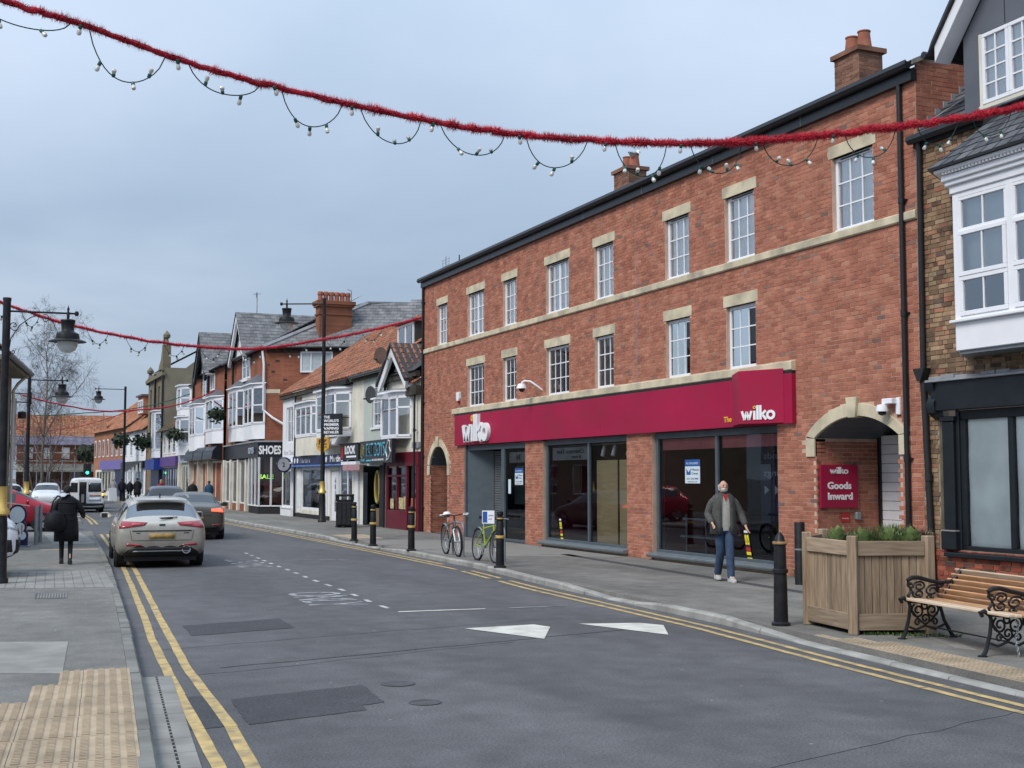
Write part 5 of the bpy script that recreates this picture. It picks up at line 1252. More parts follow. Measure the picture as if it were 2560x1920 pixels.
MB().tube([sp(4.1,8.4,.05),sp(4.1,7.4,.05)], .05, 6).build('downpipe', M['white'], sh)
# hip roof: street slope, side slope, ridge
rz_ = 11.05
A = Vector((0,-.3,8.45)); B = Vector((10.7,-.3,8.45)); Hp = Vector((C0+sd*4.6+Vector((-2.2,1.2,0)))); Hp.z = rz_
Dp = Vector((*sp(12,8.45,.3)[:2],8.45)); Bs = Vector((*sp(-.1,8.45,.3)[:2],8.45)); R2 = Vector((Dp.x-3.5,Dp.y+1.0,rz_)); Lr = Vector((0,4.4,rz_))
def slope(name, P, mat, parent, tw=.32, th=.26):
    """slates over a planar polygon: P[0]->P[1] is the eave"""
    O = P[0]; U = (P[1]-P[0]); lu = U.length; U = U.normalized(); nn = U.cross(P[-1]-P[0]).normalized(); V = nn.cross(U).normalized(); V = V if V.z > 0 else -V
    pl = [((p-O).dot(U), (p-O).dot(V)) for p in P]; lv = max(q[1] for q in pl); mn = min(q[0] for q in pl); mxu = max(q[0] for q in pl)
    def ins(u, v):
        u += mn; c = False; n = len(pl)
        for i in range(n):
            (xa,ya),(xb,yb) = pl[i], pl[i-1]
            if (ya > v) != (yb > v) and u < (xb-xa)*(v-ya)/(yb-ya)+xa: c = not c
        return c
    mb = MB(); tiles(mb, O+U*mn, U, V, mxu-mn, lv, tw, th, ins, 0, .02); o = mb.build(name, mat, parent, recalc=False); stuff(o)
    MB().poly([p-Vector((0,0,.04)) for p in P]).build('roof_board', M['roofdark'], parent, recalc=False); return o
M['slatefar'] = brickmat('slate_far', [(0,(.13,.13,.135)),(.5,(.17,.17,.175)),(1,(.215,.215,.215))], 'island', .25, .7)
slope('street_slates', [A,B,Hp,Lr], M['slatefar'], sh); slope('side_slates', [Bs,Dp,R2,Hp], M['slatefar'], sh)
MB().tube([Bs,Hp], .14, 6).build('hip_flashing', M['lead'], sh); MB().tube([Hp,R2], .12, 8).build('ridge', M['slateplain'], sh); MB().tube([Hp,Lr], .12, 8).build('ridge', M['slateplain'], sh)
MB().tube([Bs,Dp], .07, 6).build('gutter', M['black'], sh); MB().tube([A,B], .07, 6).build('gutter', M['black'], sh)
MB().add([sp(0,8.2,.04),sp(12,8.2,.04),sp(12,8.42,.04),sp(0,8.42,.04)], [(0,1,2,3)]).build('eaves_board', M['moss'], sh, recalc=False)
# tall chimney with six pots
cc = C0+sd*2.6+Vector((-.6,1.0,0)); c = MB().box(cc.x-.40,cc.x+.40,cc.y-.85,cc.y+.85,8.6,10.85).build('chimney', M['fbdark'], sh, rot=None)
for i, (o_, z0, z1) in enumerate(((.05,10.2,10.28),(.10,10.62,10.74),(.16,10.74,10.90))): MB().box(cc.x-.40-o_,cc.x+.40+o_,cc.y-.85-o_,cc.y+.85+o_,z0,z1+.01).build('chimney_band', M['fbdark'], c)
for i in range(6): MB().lathe([(.14,0),(.13,.08),(.12,.3),(.15,.36),(.15,.46),(.13,.52),(.08,.52)], (cc.x,cc.y-.72+i*.29,10.9), 8).build('chimney_pot', M['terracotta'], c)
MB().tube([(cc.x-.3,cc.y+1.0,9),(cc.x-.3,cc.y+1.0,11.6),(cc.x-.3,cc.y+.8,11.65)], .025, 5).build('flue_pipe', M['grey'], sh)
# street front: gable, paired window, bays
gx, gz = 4.5, 10.85
MB().poly([(gx-1.7,-.12,8.4),(gx+2.6,-.12,8.4),(gx+.45,-.12,gz-.15)]).build('gable', M['white'], sh, recalc=False)
for s in (-1,1):
    MB().prism([(gx+.45,gz-.35),(gx+.45,gz+.05),(gx+.45+s*2.35,8.3),(gx+.45+s*2.2,8.05)], 'y', -.45, -.3).build('bargeboard', M['white'], sh)
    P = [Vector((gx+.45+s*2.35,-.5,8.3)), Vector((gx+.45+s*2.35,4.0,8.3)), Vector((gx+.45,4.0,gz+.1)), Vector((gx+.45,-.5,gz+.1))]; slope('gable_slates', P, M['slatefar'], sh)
window(sh, 4.8, 6.9, 7.2, 8.35, -.05, 1, [0,.6,1], mull=[.5], fw=.1); MB().box(4.7,7.0,-.2,0,7.05,7.2).build('sill', M['white'], sh)
baywin(sh, 6.75, 10.75, 4.65, 6.5, .5, .9, 2, 3.85, 'hip', rows=[0,.5,1], pm_=M['white']); baywin(sh, 2.45, 6.5, 4.65, 6.6, .5, .9, 2, 3.85, 'hip', rows=[0,.5,1], pm_=M['white'])
MB().tube([(10.6,-.15,8.3),(10.75,-.1,7.6),(10.75,-.1,5.3),(11.1,.3,4.9),(11.5,.9,4.5)], .06, 6).build('downpipe', M['white'], sh)
downpipe(sh, 2.2, -.08, 3.8, 8.4, .06)
# shop: dark fascia, letters on the face turned to us, big panes
P0, P1, P2, P3 = Vector((.1,-.1,0)), Vector((8.2,-.35,0)), Vector((11.25,-.45,0)), Vector((11.85,.75,0))
def face(mb, a, b, z0, z1, o=0): mb.add([(a.x,a.y,z0),(b.x,b.y,z0),(b.x,b.y,z1),(a.x,a.y,z1)], [(0,1,2,3)])
mb = MB(); mb.prism([(P0.x,P0.y),(P1.x,P1.y),(P2.x,P2.y),(P3.x,P3.y),(11.3,2.4),(.1,.5)], 'z', 2.93, 3.66); mb.build('fascia', M['signblack'], sh)
mb = MB(); mb.prism([(P0.x,P0.y-.1),(P1.x,P1.y-.1),(P2.x+.1,P2.y-.12),(P3.x+.12,P3.y),(11.3,2.4),(.1,.5)], 'z', 3.661, 3.74); mb.build('fascia_cornice', M['lead'], sh)
a_ = math.atan2(P3.y-P2.y, P3.x-P2.x)
d_ = (P3-P2).normalized(); nrm = Vector((d_.y,-d_.x,0))
q = P2+d_*.06+nrm*.015; text('SHOES', .40, .03, M['letter'], sh, (q.x,q.y,3.08), (R(90),0,a_), 'shop_name', .018, 1.12)
text('BOYES', .3, .02, M['ghost'], sh, (8.9,-.46,3.12), (R(90),0,R(-2)), 'shop_name', .01, 1.6)
mb = MB(); mb.prism([(P1.x,P1.y+.08),(P2.x-.05,P2.y+.08),(P3.x-.08,P3.y),(11.2,2.4),(8,.6)], 'z', 0, .47); mb.build('stall_riser', M['blackmatt'], sh)
gl_ = MB(); face(gl_, P1+Vector((0,.1,0)), P2+Vector((-.05,.1,0)), .47, 2.93); face(gl_, P2+Vector((-.05,.1,0)), P3+Vector((-.08,0,0)), .47, 2.93); gl_.build('shop_glass', M['glass'], sh, recalc=False)
mb = MB()
for t in (0,.33,.66,1): p = P1.lerp(P2,t)+Vector((-.03,.09,0)); mb.box(p.x-.05,p.x+.05,p.y-.04,p.y+.04,.47,2.93)
for t in (.5,1): p = P2.lerp(P3,t)+Vector((-.05,.03,0)); mb.box(p.x-.04,p.x+.04,p.y-.04,p.y+.04,.47,2.93)
mb.bar(P2+Vector((-.05,.1,.5)),P3+Vector((-.08,0,.5)),.08,.06); mb.bar(P1+Vector((0,.1,.5)),P2+Vector((-.05,.1,.5)),.08,.06); mb.build('window_frame', M['white'], sh)
MB().box(7,11.0,1.6,1.7,.4,3).build('display_back', pm('shop_display', (.12,.11,.10), .8, .5, 3), sh)
for i in range(16): x = 8.5+(i%8)*.33; MB().box(x,x+.16,.3+.25*(i//8),.55+.25*(i//8),.55+.35*(i//8),.66+.35*(i//8)).build('shoe', pm('shoe_%d'%i, random.choice([(.5,.48,.42),(.08,.06,.05),(.3,.2,.12),(.02,.02,.02)]), .5), sh)
sg = P2+d_*.42-nrm*.12; so2 = MB().box(-.45,.45,-.02,.02,-.2,.2).build('sale_sign', M['blackmatt'], sh, loc=(sg.x,sg.y,1.95), rot=(0,0,a_)); text('SALE', .2, .01, pm('lime_letter', (.45,.75,.10), .4, emit=(.45,.8,.1), estr=.35), so2, (-.37,-.03,-.1), name='lettering', bold=.008, width=.74)
for x in (.3,2.4,4.6,6.8,7.9): MB().box(x-.14,x+.14,-.2,.1,.1,2.9).build('pilaster', M['cream'], sh, bevel=.02)
for a, b in ((.45,2.25),(2.55,4.45),(4.75,6.65),(6.95,7.75)):
    window(sh, a, b, .5, 2.85, -.05, 1, 1, fw=.08, frame=M['white'], glass=M['glassdark']); MB().box(a,b,-.05,.1,.1,.5).build('stall_brick', M['fb'], sh)
# ------------------------------------------------------------------ terrace beyond: black gable
tb = thing('black_gabled_terrace', 'red brick terrace with a black-edged gable and white bays past the shoe shop', 'building', (13.15,85.0,0), R(-90))
mb = MB(); wall_sheet(mb, 0, 11, 0, 8.4, 0, [(3.6,5.4,6.9,8.35),(6.4,7.9,7.2,8.2)], .12); mb.quad((0,0,0),(0,9,0),(0,9,8.4),(0,0,8.4)); mb.build('wall', M['fb'], tb, recalc=False)
gx, gz = 5.1, 10.9
MB().poly([(gx-1.8,-.15,8.4),(gx+1.8,-.15,8.4),(gx,-.15,gz-.2)]).build('gable', M['white'], tb, recalc=False)
for s in (-1,1): MB().prism([(gx,gz-.5),(gx,gz+.05),(gx+s*2.2,8.2),(gx+s*1.95,7.8)], 'y', -.55, -.4).build('bargeboard', M['black'], tb)
for s in (-1,1): slope('gable_slates', [Vector((gx+s*2.25,-.6,8.25)),Vector((gx+s*2.25,4,8.25)),Vector((gx,4,gz+.1)),Vector((gx,-.6,gz+.1))], M['slatefar'], tb)
slope('roof_slates', [Vector((0,-.3,8.4)),Vector((11,-.3,8.4)),Vector((11,4,10.9)),Vector((0,4,10.9))], M['slatefar'], tb)
window(tb, 3.6, 5.4, 6.9, 8.35, -.05, 1, [0,.5,1], mull=[.5], fw=.12); window(tb, 6.4, 7.9, 7.2, 8.2, -.05, 1, 1, mull=[.5], fw=.1); MB().prism([(6.5,8.2),(7.8,8.2),(7.8,8.15),(6.5,8.15)], 'y', -.5, -.05).build('open_vent', M['upvc'], tb)
baywin(tb, 6.6, 10.9, 4.7, 6.5, .5, .9, 2, 3.9, 'hip', rows=[0,.5,1]); baywin(tb, .3, 4.4, 4.6, 6.4, .5, .9, 2, 3.3, 'hip', rows=[0,.5,1])
for a, b in ((.2,3.6),(3.8,7.2),(7.4,10.8)):
    MB().prism([(-.65,3.0),(-.55,3.5),(-.35,3.75),(0,3.75),(0,2.9)], 'x', a, b).build('shop_canopy', M['signblack'], tb)
    MB().box(a+.1,b-.1,-.60,-.58,3.1,3.4).build('shop_board', M['slateframe'], tb); window(tb, a+.1, b-.1, .4, 2.9, -.03, 1, 1, fw=.12, frame=M['cream'], mull=[.4], glass=M['glassdark'])
    MB().box(a-.1,a+.08,-.3,.05,.1,3.0).build('pilaster', M['cream'], tb)
downpipe(tb, 5.9, -.1, 3.8, 8.4, .07); downpipe(tb, .1, -.1, 3.8, 8.4, .07)
MB().box(6.5,9.3,2.5,4.0,9.5,11.2).build('stack', pm('tan_stack', (.17,.14,.09), .9, .2, 2), tb); MB().box(2.0,6.0,3,4.2,9.4,10.9).build('stack', bpy.data.materials['tan_stack'], tb)
mb = MB(); mb.tube([(7.2,2.6,11.0),(7.2,2.6,13.4)], .03, 5)
for k in range(5): mb.tube([(6.9,2.6,13.1+.06*k),(7.5,2.5,13.1+.06*k)], .012, 4)
mb.tube([(7.0,2.4,13.3),(7.4,2.8,13.3)], .02, 4); mb.build('aerial', M['lead'], tb)
# white bay house, cream cottage, stone building, and on round the bend
wb = thing('white_bay_house', 'tall narrow cream house with two stacked white bays between brick terrace and stone hall', 'building', (13.0,89.0,0), R(-90))
shell(wb, 0, 4, 8.0, [], M['cream']); baywin(wb, .6, 3.6, 6.5, 7.9, .6, .7, 1, 6.0, 'flat', rows=[0,.5,1]); baywin(wb, .4, 3.4, 4.1, 5.8, .6, .7, 1, 3.4, 'flat', rows=[0,.5,1])
MB().box(.05,3.95,-.25,0,2.9,3.4).build('fascia', pm('pale_blue_board', (.36,.40,.46), .6), wb); window(wb, .3, 3.6, .5, 2.8, -.05, 1, 1, mull=[.5], fw=.15, frame=M['cream'], glass=M['glassdark'])
slope('roof_slates', [Vector((0,-.2,8.0)),Vector((4,-.2,8.0)),Vector((4,4,10)),Vector((0,4,10))], M['slatefar'], wb)
cc_ = thing('mossy_cream_cottage', 'low cream cottage with sagging dark mossy roof and purple shop sign', 'building', (12.8,97.5,0), R(-90))
shell(cc_, 0, 8.4, 5.3, [], M['cream']); MB().box(.1,8.2,-.2,0,2.7,3.4).build('fascia', pm('purple_fascia', (.09,.04,.20), .5), cc_)
for a in (.6,3.0,5.4): window(cc_, a, a+1.5, 3.6, 5.0, -.04, 1, [0,.5,1], fw=.1)
for a in (.3,3.0,5.6): window(cc_, a, a+2.3, .4, 2.6, -.04, 1, 1, mull=[.5], fw=.12, frame=M['navyfascia'], glass=M['glassdark'])
mb = MB(); tiles(mb, (0,-.5,5.25), (1,0,0), (0,1,.75), 8.4, 4.5, .3, .3, None, .03, .03, 1.1, .03, 4); stuff(mb.build('mossy_tiles', brickmat('mossy_tile', [(0,(.05,.045,.03)),(.5,(.09,.07,.045)),(1,(.13,.08,.05))], 'island', .4), cc_, recalc=False))
st = thing('stone_hall', 'soot-dark stone hall with pinnacle, steep slate roof and tan rendered side wall', 'building', (12.9,107.5,0), R(-90))
mb = MB(); wall_sheet(mb, 0, 10, 0, 10.2, 0, [(1.2,2.2,5,9),(3.6,4.6,5,9),(6,7,5,9)], .3); mb.build('wall', M['sandstone'], st, recalc=False)
MB().poly([(10,0,0),(10,9,0),(10,9,9.0),(10,4.5,12.6),(10,1.5,10.2),(10,0,10.2)]).build('side_wall', M['tan'], st, recalc=False)
for a in (1.2,3.6,6): MB().quad((a,.3,5),(a+1,.3,5),(a+1,.3,9),(a,.3,9)).build('tall_window', M['glassdark'], st, recalc=False); MB().box(a+.47,a+.53,.2,.28,5,9).build('mullion', M['sandstone'], st)
for z in (4.6,9.6): MB().box(-.1,10.1,-.25,0,z,z+.25).build('string_course', M['sandstone'], st)
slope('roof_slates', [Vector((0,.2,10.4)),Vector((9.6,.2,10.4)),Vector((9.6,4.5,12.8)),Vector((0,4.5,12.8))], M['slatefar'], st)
for x, zt_ in ((9.7,11.9),(.2,9.9)): 
    MB().box(x-.26,x+.26,-.2,.4,9.5,zt_).build('gable_pier', M['sandstone'], st); MB().lathe([(.3,0),(.16,.25),(.12,.5),(.26,.6),(.28,.8),(.12,1.0),(.0,1.15)], (x,.1,zt_), 10).build('finial', M['sandstone'], st, True)
MB().prism([(6.6,10.2),(9.4,10.2),(9.4,12.6),(8.9,12.0),(8.0,10.9),(7.2,10.6)], 'y', -.1, .25).build('shaped_gable', M['sandstone'], st)
baywin(st, 6.6, 9.8, 4.0, 6.8, .6, .7, 2, 3.4, 'flat', rows=[0,.5,1]); MB().box(4.5,9.9,-.7,0,2.5,3.3).build('fascia', pm('royal_blue', (.02,.05,.30), .45), st); MB().box(5,9.6,-.3,-.1,.1,2.5).build('shop_wall', M['navyfascia'], st)
downpipe(st, 9.9, -.15, 3, 10, .09); downpipe(st, 5.4, -.15, 3, 10, .09)
M['terrac'] = brickmat('orange_tiles', [(0,(.24,.10,.055)),(.5,(.31,.135,.078)),(1,(.37,.175,.10))], 'island', .3)
def tiled(parent, x0, x1, z, run, pitch, y0=-.3, mat=None, tw=.4, th=.4): 
    mb = MB(); ln = math.hypot(run-y0, (run-y0)*pitch); tiles(mb, (x0,y0,z), (1,0,0), (0,1,pitch), x1-x0, ln, tw, th, None, .03, .03, 1.1, .005, 3); stuff(mb.build('roof_tiles', mat or M['terrac'], parent, recalc=False))
    MB().quad((x0,y0,z-.05),(x1,y0,z-.05),(x1,run,z-.05+(run-y0)*pitch),(x0,run,z-.05+(run-y0)*pitch)).build('roof_board', M['roofdark'], parent, recalc=False)
    for x in (x0,x1): MB().poly([(x,0,0),(x,run*2,0),(x,run*2,z),(x,run,z+run*pitch),(x,0,z)]).build('gable_wall', M['fb2'], parent, recalc=False)
og = thing('orange_roofed_house', 'white-fronted house with tall orange tiled roof and box dormer beyond the stone hall', 'building', (12.4,121.0,0), R(-88))
shell(og, 0, 13, 5.9, [], M['whiterender'], sides=False); tiled(og, 0, 13, 5.9, 4.8, .8)
for a in (.8,4.2,7.6,10.4): window(og, a, a+1.5, 3.8, 5.3, -.04, 1, [0,.5,1], fw=.12)
MB().box(.1,12.8,-.25,0,2.7,3.3).build('fascia', M['signblack'], og)
for a in (.4,3.4,6.6,9.8): window(og, a, a+2.6, .4, 2.6, -.04, 1, 1, mull=[.5], fw=.14, frame=M['white'], glass=M['glassdark'])
d_o = MB().box(1.5,4.6,1.0,4.5,7.6,9.2).build('dormer', M['terrac'], og); window(d_o, 1.7, 4.4, 7.7, 8.9, .95, 1, 1, mull=[.5], fw=.12, back=False); MB().box(1.3,4.8,.8,4.6,9.2,9.35).build('dormer_roof', M['slateplain'], d_o)
mb = MB()
for i in range(7): mb.prism([(-.0+i*.5,3.2),(.25+i*.5,3.2),(.25+i*.5,2.3),(-.0+i*.5,2.3)], 'y', -1.4, -1.38)
aw = MB().add([(8,-.2,3.2),(12,-.2,3.2),(12,-1.4,2.4),(8,-1.4,2.4)], [(0,1,2,3)]).build('awning', M['blackmatt'], og, recalc=False)
for i in range(4): MB().add([(12.02+i*.0,-.2-i*.3,3.2-i*.2),(12.02,-.35-i*.3,3.1-i*.2),(12.02,-.35-i*.3,2.4),(12.02,-.2-i*.3,2.4)], [(0,1,2,3)]).build('awning_stripe', M['white'], aw, recalc=False)
bq = thing('brick_blue_shop_house', 'orange brick house with stone quoins above a blue and lilac shopfront at the bend', 'building', (11.6,143.0,0), R(-86))
shell(bq, 0, 20, 6.6, [], M['fb2'], sides=False); tiled(bq, 0, 20, 6.6, 4.5, .75)
MB().box(19,20.1,-.06,.0,3.4,6.6).build('quoin', M['stone'], bq)
for i in range(7): a = .8+i*2.6; MB().box(a,a+.9,-.05,.0,4.0,5.8).build('window', M['white'], bq); MB().box(a+.12,a+.78,-.07,-.05,4.15,5.65).build('pane', M['glassdark'], bq)
MB().box(6,20,-.35,0,2.7,3.6).build('fascia', pm('lilac_fascia', (.16,.13,.36), .5), bq); MB().box(14,19.6,-.1,0,.1,2.7).build('shop_wall', M['navyfascia'], bq); MB().box(2,13.6,-.1,0,.1,2.7).build('shop_wall', M['cream'], bq)
for i in range(6): MB().box(3+i*1.8,4.3+i*1.8,-.13,-.1,.6,2.5).build('shop_pane', M['glassdark'], bq)
MB().poly([(3,-.04,6.6),(9,-.04,6.6),(6,-.04,8.7)]).build('gable', M['fb2'], bq, recalc=False)
eb = thing('scaffolded_building', 'orange-roofed building closing the street, wrapped in scaffolding', 'building', (4.4,165.0,0), R(-4))
mb = MB(); wall_sheet(mb, 0, 11, 0, 6.2, 0, [], .2); mb.build('wall', M['fb'], eb, recalc=False)
mb = MB(); tiles(mb, (-.4,-.4,6.1), (1,0,0), (0,1,.75), 12, 6.2, .4, .4, None, .03, .03, 1.1, .005, 3); stuff(mb.build('roof_tiles', M['terrac'], eb, recalc=False)); MB().quad((-.4,-.4,6.05),(11.6,-.4,6.05),(11.6,4.6,9.8),(-.4,4.6,9.8)).build('roof_board', M['roofdark'], eb, recalc=False)
MB().box(0,11,-.3,0,2.6,3.6).build('fascia', M['cream'], eb); MB().box(0,11,-.1,-.02,.1,2.6).build('shop_glass', M['glassdark'], eb)
for i in range(5): MB().box(1+i*2.1,1.9+i*2.1,-.06,0,4.2,5.6).build('window', M['white'], eb)
mb = MB()
for i in range(9):
    for y in (-.8,-1.8): mb.tube([(-.5+i*1.45,y,0),(-.5+i*1.45,y,7.2)], .05, 4)
for z in (2.9,3.9,4.9,5.9,6.9):
    for y in (-.8,-1.8): mb.tube([(-.8,y,z),(11.6,y,z)], .05, 4)
mb.build('scaffold_tubes', M['lead'], eb)
for z in (2.85,4.85): MB().box(-.7,11.5,-1.9,-.7,z,z+.06).build('scaffold_deck', pm('scaffold_board', (.25,.19,.12), .9) if z < 3 else bpy.data.materials['scaffold_board'], eb)
MB().box(-.5,11.2,-1.95,-1.9,5.9,6.8).build('debris_net', pm('lilac_net', (.30,.28,.38), .9, .3, 2), eb)
lf = thing('cream_gabled_house', 'cream house with dark roof seen between lamp post and bare tree', 'building', (-9,150,0), R(6))
shell(lf, 0, 11, 6, [], M['cream'], sides=False); MB().prism([(0,6),(11,6),(5.5,9.2)], 'y', -.1, 8).build('roof', pm('brown_roof', (.16,.07,.05), .9, .3, 2), lf)
for a in (1,4,7.5): window(lf, a, a+2.2, 3.6, 5.2, -.05, 1, 1, mull=[.33,.66], fw=.15)
MB().box(3.8,4.6,2,3,9,10.4).build('chimney', M['fb'], lf)
for i in range(3): MB().lathe([(.16,0),(.12,.5)], (3.95+i*.25,2.5,10.4), 6).build('chimney_pot', M['terracotta'], lf)
rw = MB().box(-6,2,0,.25,0,1.3).build('low_brick_wall', M['fb'], None, loc=(-1.5,112,0)); tag(rw, 'low red brick wall behind the parked cars of the car park', 'wall')
# ------------------------------------------------------------------ street furniture
def bollard(label, loc, style='bell', h=1.05):
    b = thing('bollard', label, 'bollard', loc, 0, 'black bollards along the right pavement')
    if style == 'bell':
        MB().lathe([(.115,0),(.115,.03),(.088,.05),(.082,.5),(.078,h*.56),(.096,h*.565),(.096,h*.60),(.078,h*.61),(.072,h*.86),(.084,h*.865),(.084,h*.885),(.062,h*.91),(.05,h*.96),(.015,h)], (0,0,0), 18).build('post', M['castblack'], b, True)
        MB().lathe([(.086,0),(.091,.015),(.086,.03)], (0,0,h*.875), 18).build('band', pm('worn_gold', (.45,.26,.12), .5, .4, 14, metal=.3) if 'worn_gold' not in bpy.data.materials else bpy.data.materials['worn_gold'], b, True)
    elif style == 'banded':
        MB().lathe([(.125,0),(.125,.03),(.086,.05),(.08,h*.4),(.075,h*.80),(.066,h*.82),(.075,h*.84),(.075,h*.9),(.05,h*.92),(.07,h*.95),(.06,h),(.0,h*1.005)], (0,0,0), 16).build('post', M['castblack'], b, True)
        MB().lathe([(.083,0),(.097,.012),(.097,.05),(.083,.06)], (0,0,h*.52), 16).build('band', M['gold'], b, True); MB().lathe([(.070,0),(.079,.01),(.079,.025),(.070,.035)], (0,0,h*.86), 16).build('ring', M['gold'], b, True)
    else:
        MB().lathe([(.095,0),(.09,.02),(.088,h-.02),(.08,h),(.0,h)], (0,0,0), 14).build('post', M['castblack'], b, True)
        MB().lathe([(.092,0),(.092,.03)], (0,0,h*.55), 14).build('band', M['grey'], b, True)
    return b
bollard('black bollard with domed top and worn gold ring in front of the planter', (9.10,13.05,PZ), 'bell', 1.13)
bollard('plain black bollard with square top between brick pier and planter', (12.85,17.85,PZ), 'plain', 1.05)
bollard('gold-banded black bollard carrying a small blue sign by the parked bicycles', (9.72,23.55,PZ), 'banded', 1.12)
bollard('gold-banded black bollard in front of the brick arch, nearest the grey bicycle', (9.93,29.8,PZ), 'banded', 1.08)
bollard('gold-banded black bollard in front of the takeaway doorway, middle of the far three', (9.7,32.3,PZ), 'banded', 1.08)
bollard('gold-banded black bollard in front of the litter bin, farthest of the row', (9.98,35.1,PZ), 'banded', 1.1)
cs = thing('cycle_parking_sign', 'small white and blue cycle parking plate fixed to a bollard', 'sign', (9.60,23.5,PZ+.88), R(-40))
MB().box(-.28,-.02,-.012,.0,0,.26).build('plate', M['upvc'], cs); MB().box(-.265,-.17,-.016,-.0125,.02,.24).build('blue_panel', M['pblue'], cs); text('cycles', .03, .002, M['navy'], cs, (-.15,-.014,.15), name='lettering', width=.11); text('only', .03, .002, M['navy'], cs, (-.15,-.014,.08), name='lettering', width=.08)
# litter bin
bn = thing('litter_bin', 'black square litter bin on the pavement in front of the newsagent', 'litter bin', (12.35,44.7,PZ), R(-20))
MB().prism([(-.30,-.30),(.30,-.30),(.30,.30),(-.30,.30)], 'z', .06, .95).build('body', M['castblack'], bn, bevel=.04, seg=2)
MB().lathe([(.34,0),(.34,.06)], (0,0,0), 4).build('base', M['blackmatt'], bn); MB().box(-.31,.31,-.31,.31,.951,1.0).build('collar', M['castblack'], bn, bevel=.015)
MB().prism([(-.32,-.32),(.32,-.32),(.32,.32),(-.32,.32)], 'z', 1.12, 1.2).build('lid', M['castblack'], bn, bevel=.03, seg=2)
for sx in (-.27,.27):
    for sy in (-.27,.27): MB().box(sx-.04,sx+.04,sy-.04,sy+.04,1.0,1.12).build('lid_post', M['castblack'], bn)
for x in (-.16,0,.16): MB().box(x-.06,x+.06,-.308,-.30,.12,.9).build('panel', M['blackmatt'], bn)
# street lamps
def lamp(label, loc, h, arm, rz, drop=.45, size=1.0, gold=True, scroll=True, name='street_lamp', r=.065):
    """post with a side arm and a hanging bell lantern; arm points along local +x"""
    t = thing(name, label, 'street lamp', loc, rz, 'black bracket street lamps')
    mb = MB().lathe([(r*2.3,0),(r*2.3,.08),(r*1.9,.12),(r*1.75,1.0),(r*1.6,1.12),(r*1.25,1.2),(r*1.15,h*.45),(r*1.0,h*.7),(r,h),(r*1.08,h),(r*1.08,h+.05),(.0,h+.06)], (0,0,0), 14); mb.build('post', M['castblack'], t, True)
    if gold: MB().lathe([(r*1.6,0),(r*2.2,.03),(r*2.1,.10),(r*1.5,.16),(r*1.45,.48),(r*1.6,.5)], (0,0,1.15), 14).build('collar', M['gold'], t, True)
    az = h-.18
    MB().tube([(0,0,az),(arm+.16*size,0,az)], .022*size, 8).build('arm', M['castblack'], t, True)
    if scroll:
        mb = MB()
        def spiral(cx, cz, r0, turns, a0, sgn=1): return [(cx+r0*(1-k/26)*math.cos(a0+sgn*turns*2*math.pi*k/26), 0, cz+r0*(1-k/26)*math.sin(a0+sgn*turns*2*math.pi*k/26)) for k in range(24)]
        mb.tube([(.05,0,az-.9*size),(.10*size,0,az-.6*size),(.28*size,0,az-.30*size),(.5*size,0,az-.12*size),(.68*size,0,az-.06*size)], .011*size, 5)
        mb.tube(spiral(.80*size,az-.14*size,.10*size,1.4,R(110),-1), .010*size, 5); mb.tube(spiral(.16*size,az-.32*size,.11*size,1.4,R(-60),-1), .010*size, 5); mb.tube(spiral(.07*size+.06,az-.9*size,.06*size,1.2,R(180),1), .010*size, 5)
        mb.build('scroll', M['castblack'], t, True)
    s = size; c = (arm,0,az)
    MB().lathe([(.0,.20*s),(.012*s,.14*s),(.03*s,.10*s),(.02*s,.05*s),(.035*s,.02*s),(.03*s,-.12*s),(.05*s,-.14*s)], c, 12).build('finial', M['castblack'], t, True)
    MB().lathe([(.035*s,.05*s),(.05*s,.0),(.035*s,-.05*s)], (arm+.18*s,0,az), 10).build('arm_ball', M['castblack'], t, True)
    ln = MB().lathe([(.05*s,-.14*s),(.155*s,-.145*s),(.165*s,-.17*s),(.15*s,-.20*s),(.135*s,-.38*s),(.15*s,-.41*s),(.24*s,-.46*s),(.26*s,-.54*s),(.26*s,-.58*s),(.40*s,-.63*s),(.41*s,-.645*s),(.38*s,-.65*s),(.22*s,-.645*s)], c, 22).build('lantern', M['castblack'], t, True)
    MB().lathe([(.222*s,-.648*s),(.215*s,-.74*s),(.17*s,-.83*s),(.08*s,-.885*s),(.001,-.895*s)], c, 20).build('glass_bowl', M['bowl'], ln, True)
    return t
M['bowl'] = pm('frosted_bowl', (.55,.57,.57), .25, .08, 5, spec=.6)
lamp('nearest street lamp, tall black post at the left edge with scrolled arm and bell lantern', (.40,23.3,PZ), 4.85, 1.0, R(-4), size=.78)
lamp('second black street lamp on the left, beyond the gutter of the corner building', (1.78,52,PZ), 5.75, 1.2, R(-6), size=1.0, scroll=False)
lamp('small distant street lamp on the left, low behind the second lamp post', (1.5,118,PZ), 5.6, .9, R(-4), size=1.4, scroll=False, gold=False)
lamp('tall black street lamp with gold collar in front of the newsagent', (12.95,50.3,PZ), 9.1, 1.55, R(180-25), size=1.25, scroll=False, r=.075)
lamp('distant tall street lamp rising in front of the orange roofs', (10.6,103,PZ), 8.9, 2.0, R(180), size=1.3, scroll=False, gold=False, r=.09)
# planter
PL = thing('wooden_planter', 'large hexagonal slatted timber planter with plants, beside the iron bench', 'planter', (10.62,13.1,PZ), 0)
M['planter'] = wood('weathered_planter', (.20,.135,.085), (.37,.27,.18), .85, 'z'); M['planterh'] = wood('weathered_rail', (.22,.155,.10), (.38,.285,.195), .85, 'x')
